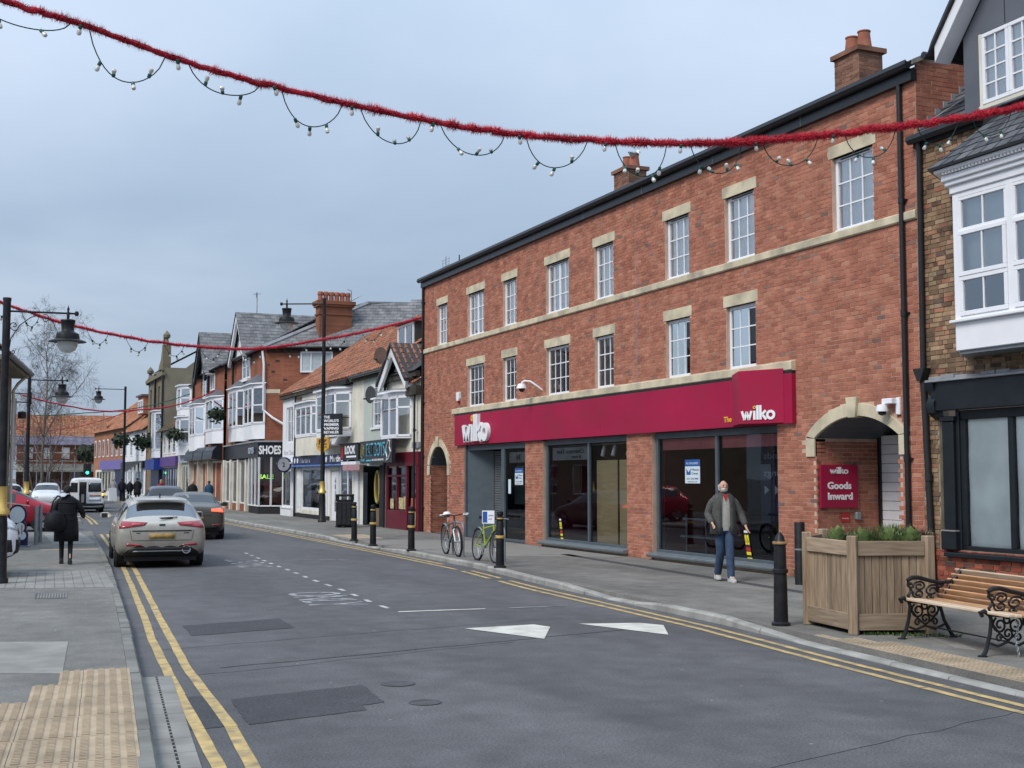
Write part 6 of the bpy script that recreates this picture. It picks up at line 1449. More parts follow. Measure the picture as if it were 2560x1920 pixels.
# corners measured on the pavement: left post, middle post, right post facing the road, then behind
Pw = [Vector((9.48,13.02,0)), Vector((9.33,11.95,0)), Vector((10.16,11.64,0)), Vector((10.86,12.44,0)), Vector((10.95,13.2,0)), Vector((10.25,13.72,0))]
ctr = sum(Pw, Vector())/6; PL.location = (ctr.x,ctr.y,PZ); Pl = [p-ctr for p in Pw]; PH = 1.10
for p in Pl:
    o = MB().box(-.055,.055,-.055,.055,.0,PH+.03).build('corner_post', M['planter'], PL, bevel=.008); o.location = p; o.rotation_euler = (0,0,math.atan2(p.y,p.x))
for i in range(6):
    a, b = Pl[i], Pl[(i+1)%6]; d = (b-a); ln = d.length; rz = math.atan2(d.y,d.x); m = (a+b)/2
    nrm = Vector((d.y,-d.x,0)).normalized(); nrm = nrm if nrm.dot(m) > 0 else -nrm; sg = 1 if nrm.dot(Vector((math.sin(rz),-math.cos(rz),0))) > 0 else -1
    for z0, z1 in ((.05,.24),(PH-.20,PH-.03)):
        o = MB().box(-ln/2+.05,ln/2-.05,-.035*sg-.0,-.005*sg,z0,z1).build('rail', M['planterh'], PL, bevel=.006); o.location = m; o.rotation_euler = (0,0,rz)
    n = 9; w = (ln-.1)/n
    for k in range(n):
        o = MB().box(-w/2+.003,w/2-.003,.0,.02,.12,PH-.1).build('plank', M['planter'], PL, bevel=.004); q = a+d*((.05+w*(k+.5))/ln); o.location = (q.x,q.y,random.uniform(-.004,.004)); o.rotation_euler = (0,0,rz)
MB().poly([(p.x*.97,p.y*.97,PH-.12) for p in Pl]).build('soil', pm('soil', (.045,.03,.02), .95, .4, 8, .8, 30), PL, recalc=False)
MB().poly([(p.x*.99,p.y*.99,.13) for p in Pl]).build('base_board', M['moss'], PL, recalc=False)
def tuft(mb, c, n, h, spread, w=.006, lean=.5, kinds=(0,)):
    for _ in range(n):
        a = random.uniform(0,2*math.pi); r = random.uniform(0,spread); hh = h*random.uniform(.5,1.05); l = random.uniform(.1,lean)*hh
        p = Vector((c[0]+r*math.cos(a), c[1]+r*math.sin(a), c[2])); a2 = a+random.uniform(-.6,.6); q = p+Vector((l*math.cos(a2),l*math.sin(a2),hh)); m = p.lerp(q,.5)+Vector((0,0,hh*.12))
        s = Vector((-math.sin(a2),math.cos(a2),0))*w
        mb.add([p-s,p+s,m+s*.9,m-s*.9,q], [(0,1,2,3),(3,2,4)], random.choice(kinds))
def leafy(mb, c, n, r, size, mi=0):
    for _ in range(n):
        a = random.uniform(0,2*math.pi); e = random.uniform(.1,1.2); d = Vector((math.cos(a)*math.cos(e), math.sin(a)*math.cos(e), math.sin(e)))
        p = Vector(c)+d*r*random.uniform(.3,1); t = d.cross(Vector((0,0,1))).normalized()*size*.5; u = (d*.4+Vector((0,0,.7))).normalized()*size
        mb.add([p,p+t*.8+u*.4,p+u,p-t*.8+u*.4], [(0,1,2,3)], mi)
g1 = pm('leaf_green', (.075,.13,.035), .6, .3, 20); g2 = pm('leaf_olive', (.13,.14,.045), .7, .3, 20); g3 = pm('twig_brown', (.10,.065,.04), .9, .3, 20); g4 = pm('leaf_pale', (.16,.22,.075), .6, .3, 15); g5 = pm('leaf_dark', (.02,.035,.016), .7, .4, 12)
def planted(label, name, c, fn, mats, grp='plants in the timber planter'):
    o = thing(name, label, 'plant', (ctr.x+c[0],ctr.y+c[1],PZ+PH-.13), 0, grp); mb = MB(); fn(mb); mb.build('foliage', mats, o, recalc=False); return o
planted('wispy brown-green heather at the middle of the planter', 'heather_plant', (-.15,-.05), lambda m: tuft(m,(0,0,0),420,.24,.20,.005,.6,(0,1,2)), [g2,g3,g1])
planted('bright green grassy shrub right of the planter centre', 'grass_shrub', (.22,-.15), lambda m: tuft(m,(0,0,0),620,.28,.22,.005,.5,(0,0,1)), [g2,g1])
planted('brown withered shrub at the right corner of the planter', 'withered_shrub', (.55,-.30), lambda m: tuft(m,(0,0,0),300,.22,.14,.005,.7,(0,)), [g3])
planted('dark low heather at the left side of the planter', 'dark_heather', (-.50,.0), lambda m: tuft(m,(0,0,0),300,.15,.18,.006,.9,(0,1)), [g3,g2])
for lb, c in (('pale round-leaved primrose at the front corner post of the planter', (-.52,-.50)), ('pale leafy primrose at the middle of the planter front edge', (-.22,-.62)), ('pale leafy primrose right of the planter front edge', (.02,-.70)), ('small pale primrose near the left post of the planter', (-.62,-.15))):
    planted(lb, 'primrose_plant', c, lambda m: leafy(m,(0,0,.06),75,.13,.09), [g4])
wd_ = thing('weed_clump', 'green weeds at the foot of the brick pier by the planter', 'plant', (13.45,18.6,PZ)); mb = MB(); tuft(mb,(0,0,0),260,.20,.14,.008,.9); mb.build('foliage', g1, wd_, recalc=False)
wd_ = thing('weed_clump', 'fringe of weeds under the front edge of the timber planter', 'plant', (9.9,11.6,PZ)); mb = MB()
for i in range(18): tuft(mb,(-.45+i*.05,.30-i*.035+random.uniform(-.03,.03),0),12,.05,.04,.006,1.2)
mb.build('foliage', g1, wd_, recalc=False)
# bench
bc = thing('park_bench', 'timber-slatted park bench with black scrolled cast-iron ends at the right edge', 'bench', (0,0,PZ))
M['benchwood'] = wood('bench_slat_orange', (.40,.19,.085), (.60,.36,.20), .5, 'x'); M['benchpale'] = wood('bench_slat_worn', (.46,.32,.21), (.66,.53,.40), .6, 'x')
A0 = Vector((9.64,11.42,0)); A1 = Vector((9.44,9.98,0))     # front feet of the two ends
dirb = (A1-A0).normalized(); backb = Vector((-dirb.y,dirb.x,0)); backb = backb if backb.x > 0 else -backb
bc.location = (A0.x,A0.y,PZ); bc.rotation_euler = (0,0,math.atan2(dirb.y,dirb.x)); BL = (A1-A0).length
bs = 1 if Vector((-dirb.y,dirb.x,0)).x > 0 else -1       # +local y points away from the road when bs=1
def by(v): return v*bs
SP = [(.03,.44),(.12,.435),(.21,.43),(.30,.425),(.39,.43)]
for i, (y, z) in enumerate(SP):
    MB().box(-.10,BL+.35,by(y)-.038,by(y)+.038,z-.015,z+.015).build('seat_slat', M['benchpale'] if i < 2 else M['benchwood'], bc, bevel=.006)
for i in range(6):
    t = i/5; y = .46+.26*t; z = .465+.27*t
    mb = MB(); mb.bar((-.10,by(y),z),(BL+.35,by(y),z),.022,.062, up=(0,by(-.45),.9)); mb.build('back_slat', M['benchwood'] if i < 5 else M['benchpale'], bc, bevel=.006)
def spir(c, r0, turns, a0, sg, n=22, r1=.25): return [(c[0]+r0*(1-(1-r1)*k/n)*math.cos(a0+sg*2*math.pi*turns*k/n), c[1]+r0*(1-(1-r1)*k/n)*math.sin(a0+sg*2*math.pi*turns*k/n)) for k in range(n+1)]
def bench_end(x):
    mb = MB(); T = lambda pts, r, f=1.0: mb.tube([(x,by(y+max(0,z-.44)*.12),z if z < .44 else .44+(z-.44)*.70) for y,z in pts], r, 7, flat=f)
    T([(-.06,.0),(-.02,.06),(.03,.22),(.05,.36),(.03,.43)], [.026,.022,.020,.02,.022]); T([(.60,.0),(.56,.06),(.48,.20),(.44,.34),(.44,.42)], [.026,.022,.02,.02,.022])
    T([(-.05,.40),(-.07,.44),(-.03,.46),(.02,.42),(.20,.405),(.42,.415),(.47,.50),(.53,.62),(.60,.76),(.66,.88),(.70,.93)], [.02,.03,.025,.022,.02,.022,.022,.02,.02,.02,.018])
    T([(.60,.74),(.52,.70),(.40,.69),(.26,.73),(.12,.78),(.04,.78),(-.01,.74),(.0,.69),(.05,.68)], [.018,.02,.021,.023,.025,.026,.024,.02,.016])
    T([(.04,.44),(.02,.50),(.06,.56),(.04,.62),(.0,.66),(.0,.71)], .016)
    for c, r0, tn, a0, sg in (((.15,.64),.085,1.5,R(200),-1),((.15,.52),.075,1.5,R(150),1),((.32,.57),.095,1.5,R(20),1),((.41,.65),.05,1.3,R(90),-1),((.30,.47),.05,1.2,R(0),-1)): T(spir(c,r0,tn,a0,sg), .0115)
    for c, r0, tn, a0, sg in (((.15,.31),.085,1.5,R(120),1),((.33,.31),.085,1.5,R(60),-1),((.24,.22),.06,1.3,R(-90),1),((.14,.18),.045,1.2,R(0),1),((.36,.18),.045,1.2,R(180),-1),((.24,.36),.05,1.2,R(90),1)): T(spir(c,r0,tn,a0,sg), .0115)
    T([(.04,.13),(.12,.10),(.24,.14),(.36,.10),(.49,.15)], .014); T([(.05,.34),(.15,.22),(.24,.15)], .011); T([(.44,.34),(.34,.22),(.24,.15)], .011)
    mb.lathe([(.05,0),(.05,.012)], (x,by(-.06),0), 10); mb.lathe([(.05,0),(.05,.012)], (x,by(.60),0), 10)
    return mb.build('cast_iron_end', M['castblack'], bc, True)
bench_end(0.0); bench_end(BL+.0)
MB().tube([(0,by(.24),.14),(BL,by(.24),.14)], .009, 6).build('tie_rod', M['castblack'], bc)
ch = MB()
for i in range(14):
    z = .36-i*.026; ch.tube([(BL+.09+.02*math.sin(i*.6)+.012*math.cos(k*math.pi/3)*(i%2),by(.28)+.012*math.cos(k*math.pi/3)*((i+1)%2),z+.02*math.sin(k*math.pi/3)) for k in range(6)], .004, 4, loop=True)
ch.build('chain', M['steel'], bc, True)
# ------------------------------------------------------------------ vehicles
from mathutils.bvhtree import BVHTree
def paint(name, col, rough=.32, dirt=None, amt=0., metal=.35):
    return pm(name, col, rough, .05, 2, metal=metal, spec=.5, coat=.35, dirt=dirt, dirtamt=amt, dscale=1.3)
M['cglass'] = pm('car_glass', (.015,.018,.02), .06, .1, 2, spec=.9)
M['trim'] = pm('black_trim', (.015,.015,.016), .6, .15, 8)
M['tail'] = pm('tail_lamp_red', (.30,.008,.012), .18, .15, 10, spec=.7, coat=.5); M['taillit'] = pm('tail_lamp_lit', (.5,.03,.02), .2, emit=(1,.08,.04), estr=2.0)
M['plate'] = pm('yellow_number_plate', (.38,.24,.07), .6, .3, 9, dirt=(.20,.15,.09), dirtamt=.7, dscale=6); M['head'] = pm('headlamp', (.55,.57,.60), .1, .2, 12, spec=.9, coat=.8)
M['alloy'] = pm('alloy', (.42,.43,.45), .35, .1, 8, metal=.8); M['amber'] = pm('amber_lamp', (.75,.38,.02), .25, emit=(1,.5,.05), estr=1.5)
PROF = {
 'estate': [(0.00,.42,.60,.74,.62,.70,.86,.60,.92),(.05,.31,.78,.86,.60,.84,.90,.68,.965),(.20,.23,.82,.92,.60,.89,.95,.72,1.03),(.62,.20,.84,.93,.60,.89,.97,.60,1.415),(.80,.20,.85,.93,.60,.89,.97,.61,1.45),(1.35,.20,.85,.93,.60,.89,.97,.62,1.47),(2.15,.20,.85,.93,.60,.89,.96,.63,1.475),(2.95,.20,.85,.93,.60,.89,.95,.61,1.44),(3.70,.20,.85,.92,.60,.88,.94,.74,1.02),(4.3,.22,.82,.90,.58,.84,.86,.66,.92),(4.7,.26,.76,.86,.55,.78,.74,.55,.79),(4.85,.34,.60,.72,.50,.62,.62,.40,.66)],
 'saloon': [(0.00,.42,.58,.72,.62,.68,.90,.56,.97),(.06,.30,.76,.85,.60,.82,.96,.66,1.02),(.35,.22,.82,.91,.60,.87,.99,.70,1.05),(.60,.20,.83,.92,.60,.88,.99,.70,1.08),(1.35,.19,.84,.92,.60,.88,.97,.58,1.40),(1.6,.19,.84,.92,.60,.88,.97,.59,1.43),(2.2,.19,.84,.92,.60,.88,.96,.60,1.445),(2.9,.19,.84,.92,.60,.88,.95,.58,1.41),(3.65,.19,.84,.91,.60,.87,.93,.72,1.0),(4.3,.22,.82,.89,.58,.83,.85,.64,.9),(4.65,.27,.74,.84,.55,.76,.72,.55,.76),(4.78,.34,.58,.70,.50,.60,.62,.40,.64)],
 'hatch': [(0.00,.42,.58,.72,.62,.68,.90,.56,1.0),(.05,.30,.74,.83,.60,.81,.96,.66,1.06),(.16,.23,.79,.88,.60,.85,1.0,.68,1.12),(.50,.21,.81,.89,.60,.86,1.02,.58,1.50),(.75,.21,.81,.89,.60,.86,1.02,.59,1.54),(1.3,.21,.81,.89,.60,.86,1.0,.60,1.56),(1.9,.21,.81,.89,.60,.86,.99,.60,1.555),(2.55,.21,.81,.89,.60,.86,.98,.58,1.50),(3.30,.21,.81,.88,.60,.85,.98,.72,1.06),(3.8,.23,.80,.87,.58,.82,.90,.64,.97),(4.12,.28,.74,.83,.55,.76,.78,.55,.84),(4.25,.36,.58,.70,.52,.60,.66,.40,.70)],
 'van': [(0.00,.40,.72,.84,.66,.82,1.10,.72,1.78),(.03,.30,.80,.90,.62,.88,1.10,.76,1.82),(.12,.26,.83,.92,.62,.90,1.10,.78,1.86),(.5,.24,.84,.92,.62,.90,1.10,.78,1.88),(1.4,.24,.84,.92,.62,.90,1.10,.78,1.89),(2.2,.24,.84,.92,.62,.90,1.08,.77,1.87),(2.7,.24,.84,.92,.62,.90,1.06,.72,1.80),(3.45,.24,.84,.91,.62,.88,1.06,.74,1.12),(4.0,.26,.82,.89,.60,.84,.98,.66,1.04),(4.3,.30,.76,.85,.58,.78,.84,.55,.90),(4.42,.38,.62,.74,.54,.62,.70,.40,.74)],
}
GLZ = {'estate': dict(rear=(2,3), side=[(3,4),(4,5),(5,6),(6,7)], pil=[3], wind=(7,8)), 'saloon': dict(rear=(3,4), side=[(4,5),(5,6),(6,7)], pil=[4], wind=(7,8)), 'hatch': dict(rear=(2,3), side=[(3,4),(4,5),(5,6),(6,7)], pil=[3], wind=(7,8)), 'van': dict(rear=None, side=[(5,6)], pil=[], wind=(6,7))}
def vehicle(kind, name, label, cat, loc, rz, pmat, lit=False, detail=True, group=None, lower=None, glass=None):
    CG = glass or M['cglass']
    """car body grown from stations along its length, split into body and glass; lamps and plates laid on its surface"""
    t = thing(name, label, cat, loc, rz, group)
    st_ = PROF[kind]; G = GLZ[kind]; rings = []
    for (y,zb,ws,wm,zm,wb,zbelt,wr,zr) in st_:
        h = [(0,zb),(ws*.7,zb),(ws,zb+.02),(wm,zb+(zm-zb)*.45),(wm,zm+(zbelt-zm)*.45),(wb,zbelt),(wr+.04,zr-.055),(wr*.86,zr-.008),(wr*.4,zr+.012),(0,zr+.016)]
        rings.append([(x,y,z) for x,z in h]+[(-x,y,z) for x,z in h[-2:0:-1]])
    n = len(rings[0]); v = [p for r in rings for p in r]; f = []; mi = []
    for i in range(len(rings)-1):
        for j in range(n):
            f.append((i*n+j, i*n+(j+1)%n, (i+1)*n+(j+1)%n, (i+1)*n+j)); k = min(j, n-1-j); m = 0
            if k == 5 and (i,i+1) in G['side']: m = 1 if i in G['pil'] and kind != 'estate' else 4
            if k >= 6 and G['rear'] == (i,i+1): m = 3
            if k >= 6 and G['wind'] == (i,i+1): m = 2
            if k <= 1 and lower: m = 5
            mi.append(m)
    f.append(tuple(range(n))[::-1]); mi.append(0); f.append(tuple(range((len(rings)-1)*n, len(rings)*n))); mi.append(0)
    me = bpy.data.meshes.new('cage'); me.from_pydata(v, [], f)
    for _ in range(6): me.materials.append(None)
    me.polygons.foreach_set('material_index', mi)
    b = bmesh.new(); b.from_mesh(me); bmesh.ops.recalc_face_normals(b, faces=b.faces); b.to_mesh(me); b.free()
    o = bpy.data.objects.new('cage', me); COL.objects.link(o); md = o.modifiers.new('s', 'SUBSURF'); md.levels = md.render_levels = 2
    bpy.context.view_layer.update(); d = bpy.data.meshes.new_from_object(o.evaluated_get(bpy.context.evaluated_depsgraph_get())); bpy.data.objects.remove(o)
    V = [x.co.copy() for x in d.vertices]; P = [(tuple(p.vertices), p.material_index) for p in d.polygons]
    tree = BVHTree.FromPolygons(V, [p[0] for p in P])
    def sub(nm, sel, mat, parent=t):
        fs = [p[0] for p in P if sel(p)]; used = sorted({i for q in fs for i in q}); ix = {k: i for i, k in enumerate(used)}
        mb = MB(); mb.v = [tuple(V[i]) for i in used]; mb.f = [tuple(ix[i] for i in q) for q in fs]; mb.m = [0]*len(mb.f)
        if mb.f: ob = mb.build(nm, mat, parent, False, recalc=False); ob.data.polygons.foreach_set('use_smooth', [True]*len(mb.f)); return ob
    body = sub('body', lambda p: p[1] == 0, pmat)
    [sub('pillar', lambda p: p[1] == 1 and sum(V[i].x for i in p[0])*s > 0, M['trim']) for s in (-1,1)]; sub('lower_body', lambda p: p[1] == 5, lower or M['trim'])
    sub('windscreen', lambda p: p[1] == 2, CG); rw_ = sub('rear_window', lambda p: p[1] == 3, CG)
    for s in (-1,1): sub('side_window', lambda p: p[1] == 4 and sum(V[i].x for i in p[0])*s > 0, CG)
    L_ = st_[-1][0]; Wd = max(s[3] for s in st_)
    def lay(nm, quad, mat, ax='y', off=.008, nu=8, nv=4, parent=t, sgn=1, flatten=False):
        """sheet laid on the body: quad of 4 (u,z) points; ax 'y' rear, '-y' front, 'x'/'-x' sides"""
        mb = MB(); pts = []
        for a in range(nv+1):
            for c in range(nu+1):
                tt, ss = a/nv, c/nu
                u = (1-ss)*(1-tt)*quad[0][0]+ss*(1-tt)*quad[1][0]+ss*tt*quad[2][0]+(1-ss)*tt*quad[3][0]
                z = (1-ss)*(1-tt)*quad[0][1]+ss*(1-tt)*quad[1][1]+ss*tt*quad[2][1]+(1-ss)*tt*quad[3][1]
                if ax == 'y': o_, dd = Vector((u,-3,z)), Vector((0,1,0))
                elif ax == '-y': o_, dd = Vector((u,L_+3,z)), Vector((0,-1,0))
                elif ax == 'x': o_, dd = Vector((3,u,z)), Vector((-1,0,0))
                else: o_, dd = Vector((-3,u,z)), Vector((1,0,0))
                h = tree.ray_cast(o_, dd)
                hp = h[0] if h[0] is not None else (pts[-1]+dd*off if pts else o_+dd*3.1)
                pts.append(hp-dd*off)
        if flatten:
            m_ = min(p.y for p in pts) if ax == 'y' else max(p.y for p in pts)
            for p in pts: p.y = m_
        dd2 = {'y': Vector((0,.02,0)), '-y': Vector((0,-.02,0)), 'x': Vector((-.02,0,0)), '-x': Vector((.02,0,0))}[ax]
        w = nu+1; fs = [(r*w+c, r*w+c+1, (r+1)*w+c+1, (r+1)*w+c) for r in range(nv) for c in range(nu)]
        nP = len(pts); rim = [c for c in range(w)]+[r*w+nu for r in range(1,nv+1)]+[nv*w+c for c in range(nu-1,-1,-1)]+[r*w for r in range(nv-1,0,-1)]
        vs_ = pts+[p+dd2 for p in pts]; fs += [(rim[i], rim[(i+1)%len(rim)], rim[(i+1)%len(rim)]+nP, rim[i]+nP) for i in range(len(rim))]
        mb.add(vs_, fs); ob = mb.build(nm, mat, parent, False); ob.data.polygons.foreach_set('use_smooth', [True]*len(ob.data.polygons)); return ob
    # wheels
    rr = .335 if kind != 'van' else .33; yw = (.95, L_-.85) if kind in ('estate','saloon') else (.75, L_-.78)
    for y in yw:
        for s in (-1,1):
            x = s*(Wd-.155)
            arch = MB().lathe([(rr+.06,-.10),(rr+.075,.10),(rr+.055,.122)], (x,y,rr+.01), 28, ax='x')
            if s < 0: arch.v = [(2*x-a,b_,c_) for a,b_,c_ in arch.v]
            arch.build('wheel_arch', M['trim'], t, True)
            wb_ = MB().lathe([(.2,-.12),(rr-.03,-.12),(rr,-.09),(rr,.09),(rr-.03,.118),(rr*.70,.122),(rr*.68,.10)], (0,0,0), 26, ax='x'); 
            if s < 0: wb_.v = [(-a,b_,c_) for a,b_,c_ in wb_.v]
            wl = wb_.build('wheel', M['rubber'], t, True, loc=(x+s*.03,y,rr))
            rm = MB().lathe([(rr*.69,.095),(rr*.66,.110),(rr*.60,.095),(rr*.2,.06),(.0,.06)], (0,0,0), 24, ax='x')
            for k in range(5):
                for e_ in (-.14,.14):
                    a = k*2*math.pi/5+e_; rm.bar((.085,.05*math.cos(a),.05*math.sin(a)),(.105,rr*.64*math.cos(a+e_*.4),rr*.64*math.sin(a+e_*.4)),.03,.035, up=(1,0,0))
            if s < 0: rm.v = [(-a,b_,c_) for a,b_,c_ in rm.v]
            rm.build('rim', [M['alloy']], wl)
    MB().box(-Wd+.2,Wd-.2,.25,L_-.3,.15,.32).build('underbody', M['trim'], t)
    for s in (-1,1):
        ym = {'estate':3.35,'saloon':3.3,'hatch':2.95,'van':3.1}[kind]
        mz = 1.02 if kind != 'van' else 1.15
        mm = MB(); mm.loft([[(s*(Wd+dx),ym+.02+dy,mz+dz) for dx,dy,dz in ((-.02,0,-.02),(-.02,.05,-.02),(-.02,.05,.02),(-.02,0,.02))],[(s*(Wd+dx),ym-.02+dy,mz+dz) for dx,dy,dz in ((.06,-.02,-.06),(.06,.08,-.05),(.06,.08,.07),(.06,-.02,.08))],[(s*(Wd+dx),ym-.02+dy,mz+dz) for dx,dy,dz in ((.20,-.01,-.06),(.20,.06,-.05),(.20,.06,.07),(.20,-.01,.08))],[(s*(Wd+dx),ym-.02+dy,mz+dz) for dx,dy,dz in ((.23,.0,-.03),(.23,.04,-.03),(.23,.04,.05),(.23,.0,.05))]])
        mm.build('door_mirror', pmat, t, True, bevel=.012); MB().box(s*(Wd+.07) if s > 0 else s*(Wd+.20),s*(Wd+.20) if s > 0 else s*(Wd+.07),ym-.05,ym-.042,mz-.04,mz+.06).build('mirror_glass', M['cglass'], t)
        for y in ({'estate':(1.15,2.15,3.25),'saloon':(1.4,2.2,3.2),'hatch':(1.0,1.85,2.9),'van':(1.3,2.15,3.05)}[kind]):
            lay('door_gap', [(y-.004,.34),(y+.004,.34),(y+.004,.93),(y-.004,.93)], M['trim'], 'x' if s > 0 else '-x', .003, 1, 6)
        for y in ({'estate':(1.35,2.4),'saloon':(1.55,2.4),'hatch':(1.2,2.1),'van':(1.5,2.4)}[kind]): lay('door_handle', [(y,.83),(y+.2,.83),(y+.2,.86),(y,.86)], pmat, 'x' if s > 0 else '-x', .02, 3, 1)
    return t, lay, body, rw_
# ---- the silver-beige estate in front of us
KP = paint('muddy_silver_paint', (.56,.53,.47), .30, (.30,.25,.18), .6, .35)
def mud(mat, col, z0, z1, amt):
    """road dirt thrown up over the lower panels"""
    t = mat.node_tree; p = t.nodes['Principled BSDF']; src = p.inputs['Base Color'].links[0].from_socket; N = t.nodes.new; L = t.links.new
    tc = N('ShaderNodeTexCoord'); sx = N('ShaderNodeSeparateXYZ'); L(tc.outputs['Object'], sx.inputs[0])
    nz = N('ShaderNodeTexNoise'); nz.inputs['Scale'].default_value = 3.5; nz.inputs['Detail'].default_value = 8; L(tc.outputs['Object'], nz.inputs['Vector'])
    ad = N('ShaderNodeMath'); ad.operation = 'MULTIPLY_ADD'; ad.inputs[1].default_value = -.5; L(nz.outputs[0], ad.inputs[0]); L(sx.outputs[2], ad.inputs[2])
    mr = N('ShaderNodeMapRange'); mr.inputs[1].default_value = z0-.25; mr.inputs[2].default_value = z1-.25; mr.inputs[3].default_value = amt; mr.inputs[4].default_value = 0; L(ad.outputs[0], mr.inputs[0])
    mx = N('ShaderNodeMix'); mx.data_type = 'RGBA'; L(mr.outputs[0], mx.inputs[0]); L(src, mx.inputs[6]); mx.inputs[7].default_value = (*col,1); L(mx.outputs[2], p.inputs['Base Color'])
mud(KP, (.15,.125,.095), .30, .95, .85)
kia, lay, body, rwn = vehicle('estate', 'estate_car', 'muddy silver-beige estate car driving away, nearest car in the road', 'car', (3.62,27.35,0), R(-3.5), KP, lower=M['trim'], glass=glassmat('car_clear_glass', (.62,.70,.68), .30))
for s in (-1,1):
    lay('tail_lamp', [(s*.90,.83),(s*.36,.90),(s*.30,.965),(s*.92,1.0)], M['tail'], 'y', .014, 12, 4)
    lay('tail_lamp_insert', [(s*.62,.90),(s*.44,.915),(s*.40,.945),(s*.60,.965)], pm('lamp_pink', (.45,.09,.10), .2) if s < 0 else bpy.data.materials['lamp_pink'], 'y', .018, 6, 2)
    lay('reflector', [(s*.72,.485),(s*.42,.47),(s*.42,.505),(s*.70,.535)], M['tail'], 'y', .014, 6, 2)
    MB().tube([(s*.585,.72,1.455),(s*.60,1.0,1.50),(s*.62,2.0,1.52),(s*.60,2.75,1.47)], .016, 6).build('roof_rail', M['steel'], kia, True)
lay('boot_crease_shade', [(-.60,.775),(.60,.775),(.60,.80),(-.60,.80)], M['trim'], 'y', .006, 10, 1)  # dark strip laid on flat, painting the shade along the boot fold
lay('tailgate_gap', [(-.60,.585),(.60,.585),(.60,.594),(-.60,.594)], M['trim'], 'y', .004, 10, 1)
for s in (-1,1): lay('tailgate_gap', [(s*.606,.60),(s*.612,.60),(s*.648,.80),(s*.640,.80)], M['trim'], 'y', .004, 1, 4)
np_ = lay('number_plate', [(-.26,.625),(.26,.625),(.26,.735),(-.26,.735)], M['plate'], 'y', .012, 4, 1, flatten=True)
lay('badge', [(-.06,.895),(.06,.895),(.06,.93),(-.06,.93)], M['trim'], 'y', .012, 4, 1)
for a, b in ((-.52,-.44),(.44,.55)): lay('model_badge', [(a,.735),(b,.735),(b,.75),(a,.75)], M['trim'], 'y', .006, 2, 1)
lay('lower_bumper', [(-.70,.33),(.70,.33),(.60,.445),(-.60,.445)], M['trim'], 'y', .012, 12, 3)
lay('bumper_insert', [(-.60,.35),(.60,.35),(.56,.375),(-.56,.375)], M['grey'], 'y', .016, 10, 1)
MB().lathe([(.075,0),(.09,-.02),(.09,-.05),(.07,-.05),(.06,.0)], (.50,.06,.395), 18, ax='y').build('exhaust', M['steel'], kia, True)
mb = MB(); mb.bar((-.02,.10,1.045),(.22,.16,1.05),.025,.03); mb.bar((-.05,.11,1.05),(.32,.18,1.068),.015,.02); mb.build('wiper', M['trim'], kia)
MB().loft([[(x,.56,1.41),(x,.42,1.425),(x,.50,1.44),(x,.66,1.445)] for x in (-.52,-.3,0,.3,.52)], True, True).build('roof_spoiler', KP, kia, True)
MB().prism([(0,0),(.18,0),(.02,.09)], 'x', -.012, .012).build('roof_aerial', M['trim'], kia, loc=(0,.85,1.475))
MB().box(-.62,.62,.9,1.3,.5,.93).build('rear_seat', M['trim'], kia, bevel=.05); MB().box(-.7,.7,3.2,3.6,.6,.90).build('dashboard', M['trim'], kia, bevel=.05)
for x in (-.36,.36): MB().box(x-.22,x+.22,2.1,2.3,.5,1.0).build('front_seat', M['trim'], kia, bevel=.06)
for x in (-.36,.36): MB().box(x-.10,x+.10,2.14,2.22,1.02,1.17).build('headrest', M['trim'], kia, bevel=.04)
# ---- dark saloon ahead on the right
sal, lay, b_, r_ = vehicle('saloon', 'saloon_car', 'dark grey-brown saloon with lit red tail lamp, ahead and right of the estate', 'car', (6.15,39.2,0), R(-7), paint('bronze_grey', (.10,.09,.075), .3, (.12,.10,.07), .5))
for s in (-1,1): lay('tail_lamp', [(s*.88,.84),(s*.48,.88),(s*.48,.95),(s*.86,.97)], M['taillit'] if s > 0 else M['tail'], 'y', .012, 8, 3); lay('reflector', [(s*.80,.46),(s*.5,.44),(s*.5,.47),(s*.80,.50)], M['tail'], 'y', .012, 5, 1)
lay('number_plate', [(-.26,.60),(.26,.60),(.26,.71),(-.26,.71)], M['plate'], 'y', .012, 4, 1, flatten=True); lay('lower_bumper', [(-.74,.32),(.74,.32),(.70,.42),(-.70,.42)], M['trim'], 'y', .012, 10, 2); lay('boot_gap', [(-.5,.74),(.5,.74),(.5,.75),(-.5,.75)], M['trim'], 'y', .005, 8, 1)
# ---- further cars
c3, lay, b_, r_ = vehicle('hatch', 'hatchback_car', 'dark hatchback with pale roof parked beyond the dark saloon', 'car', (7.1,52.5,0), R(-4), paint('gunmetal', (.09,.10,.12), .3))
for s in (-1,1): lay('tail_lamp', [(s*.84,.85),(s*.62,.88),(s*.6,1.02),(s*.82,1.02)], M['tail'], 'y', .012, 5, 3)
rc_, lay, b_, r_ = vehicle('hatch', 'red_car', 'red hatchback nosing out of the side road on the left', 'car', (-1.25,49.2,0.0), R(-90), paint('red_paint_car', (.38,.012,.03), .25), lower=M['trim'])
for s in (-1,1): lay('headlamp', [(s*.80,.70),(s*.45,.66),(s*.42,.75),(s*.80,.84)], M['head'], '-y', .012, 6, 3)
wc, lay, b_, r_ = vehicle('hatch', 'white_car', 'white car with black bumper poking in at the left edge, only its nose in view', 'car', (-4.0,25.35,PZ), R(-90), paint('white_car_paint', (.74,.75,.77), .3, metal=0), lower=M['trim'])
for s in (-1,1): lay('headlamp', [(s*.80,.72),(s*.45,.66),(s*.42,.78),(s*.80,.90)], M['head'], '-y', .012, 6, 3)
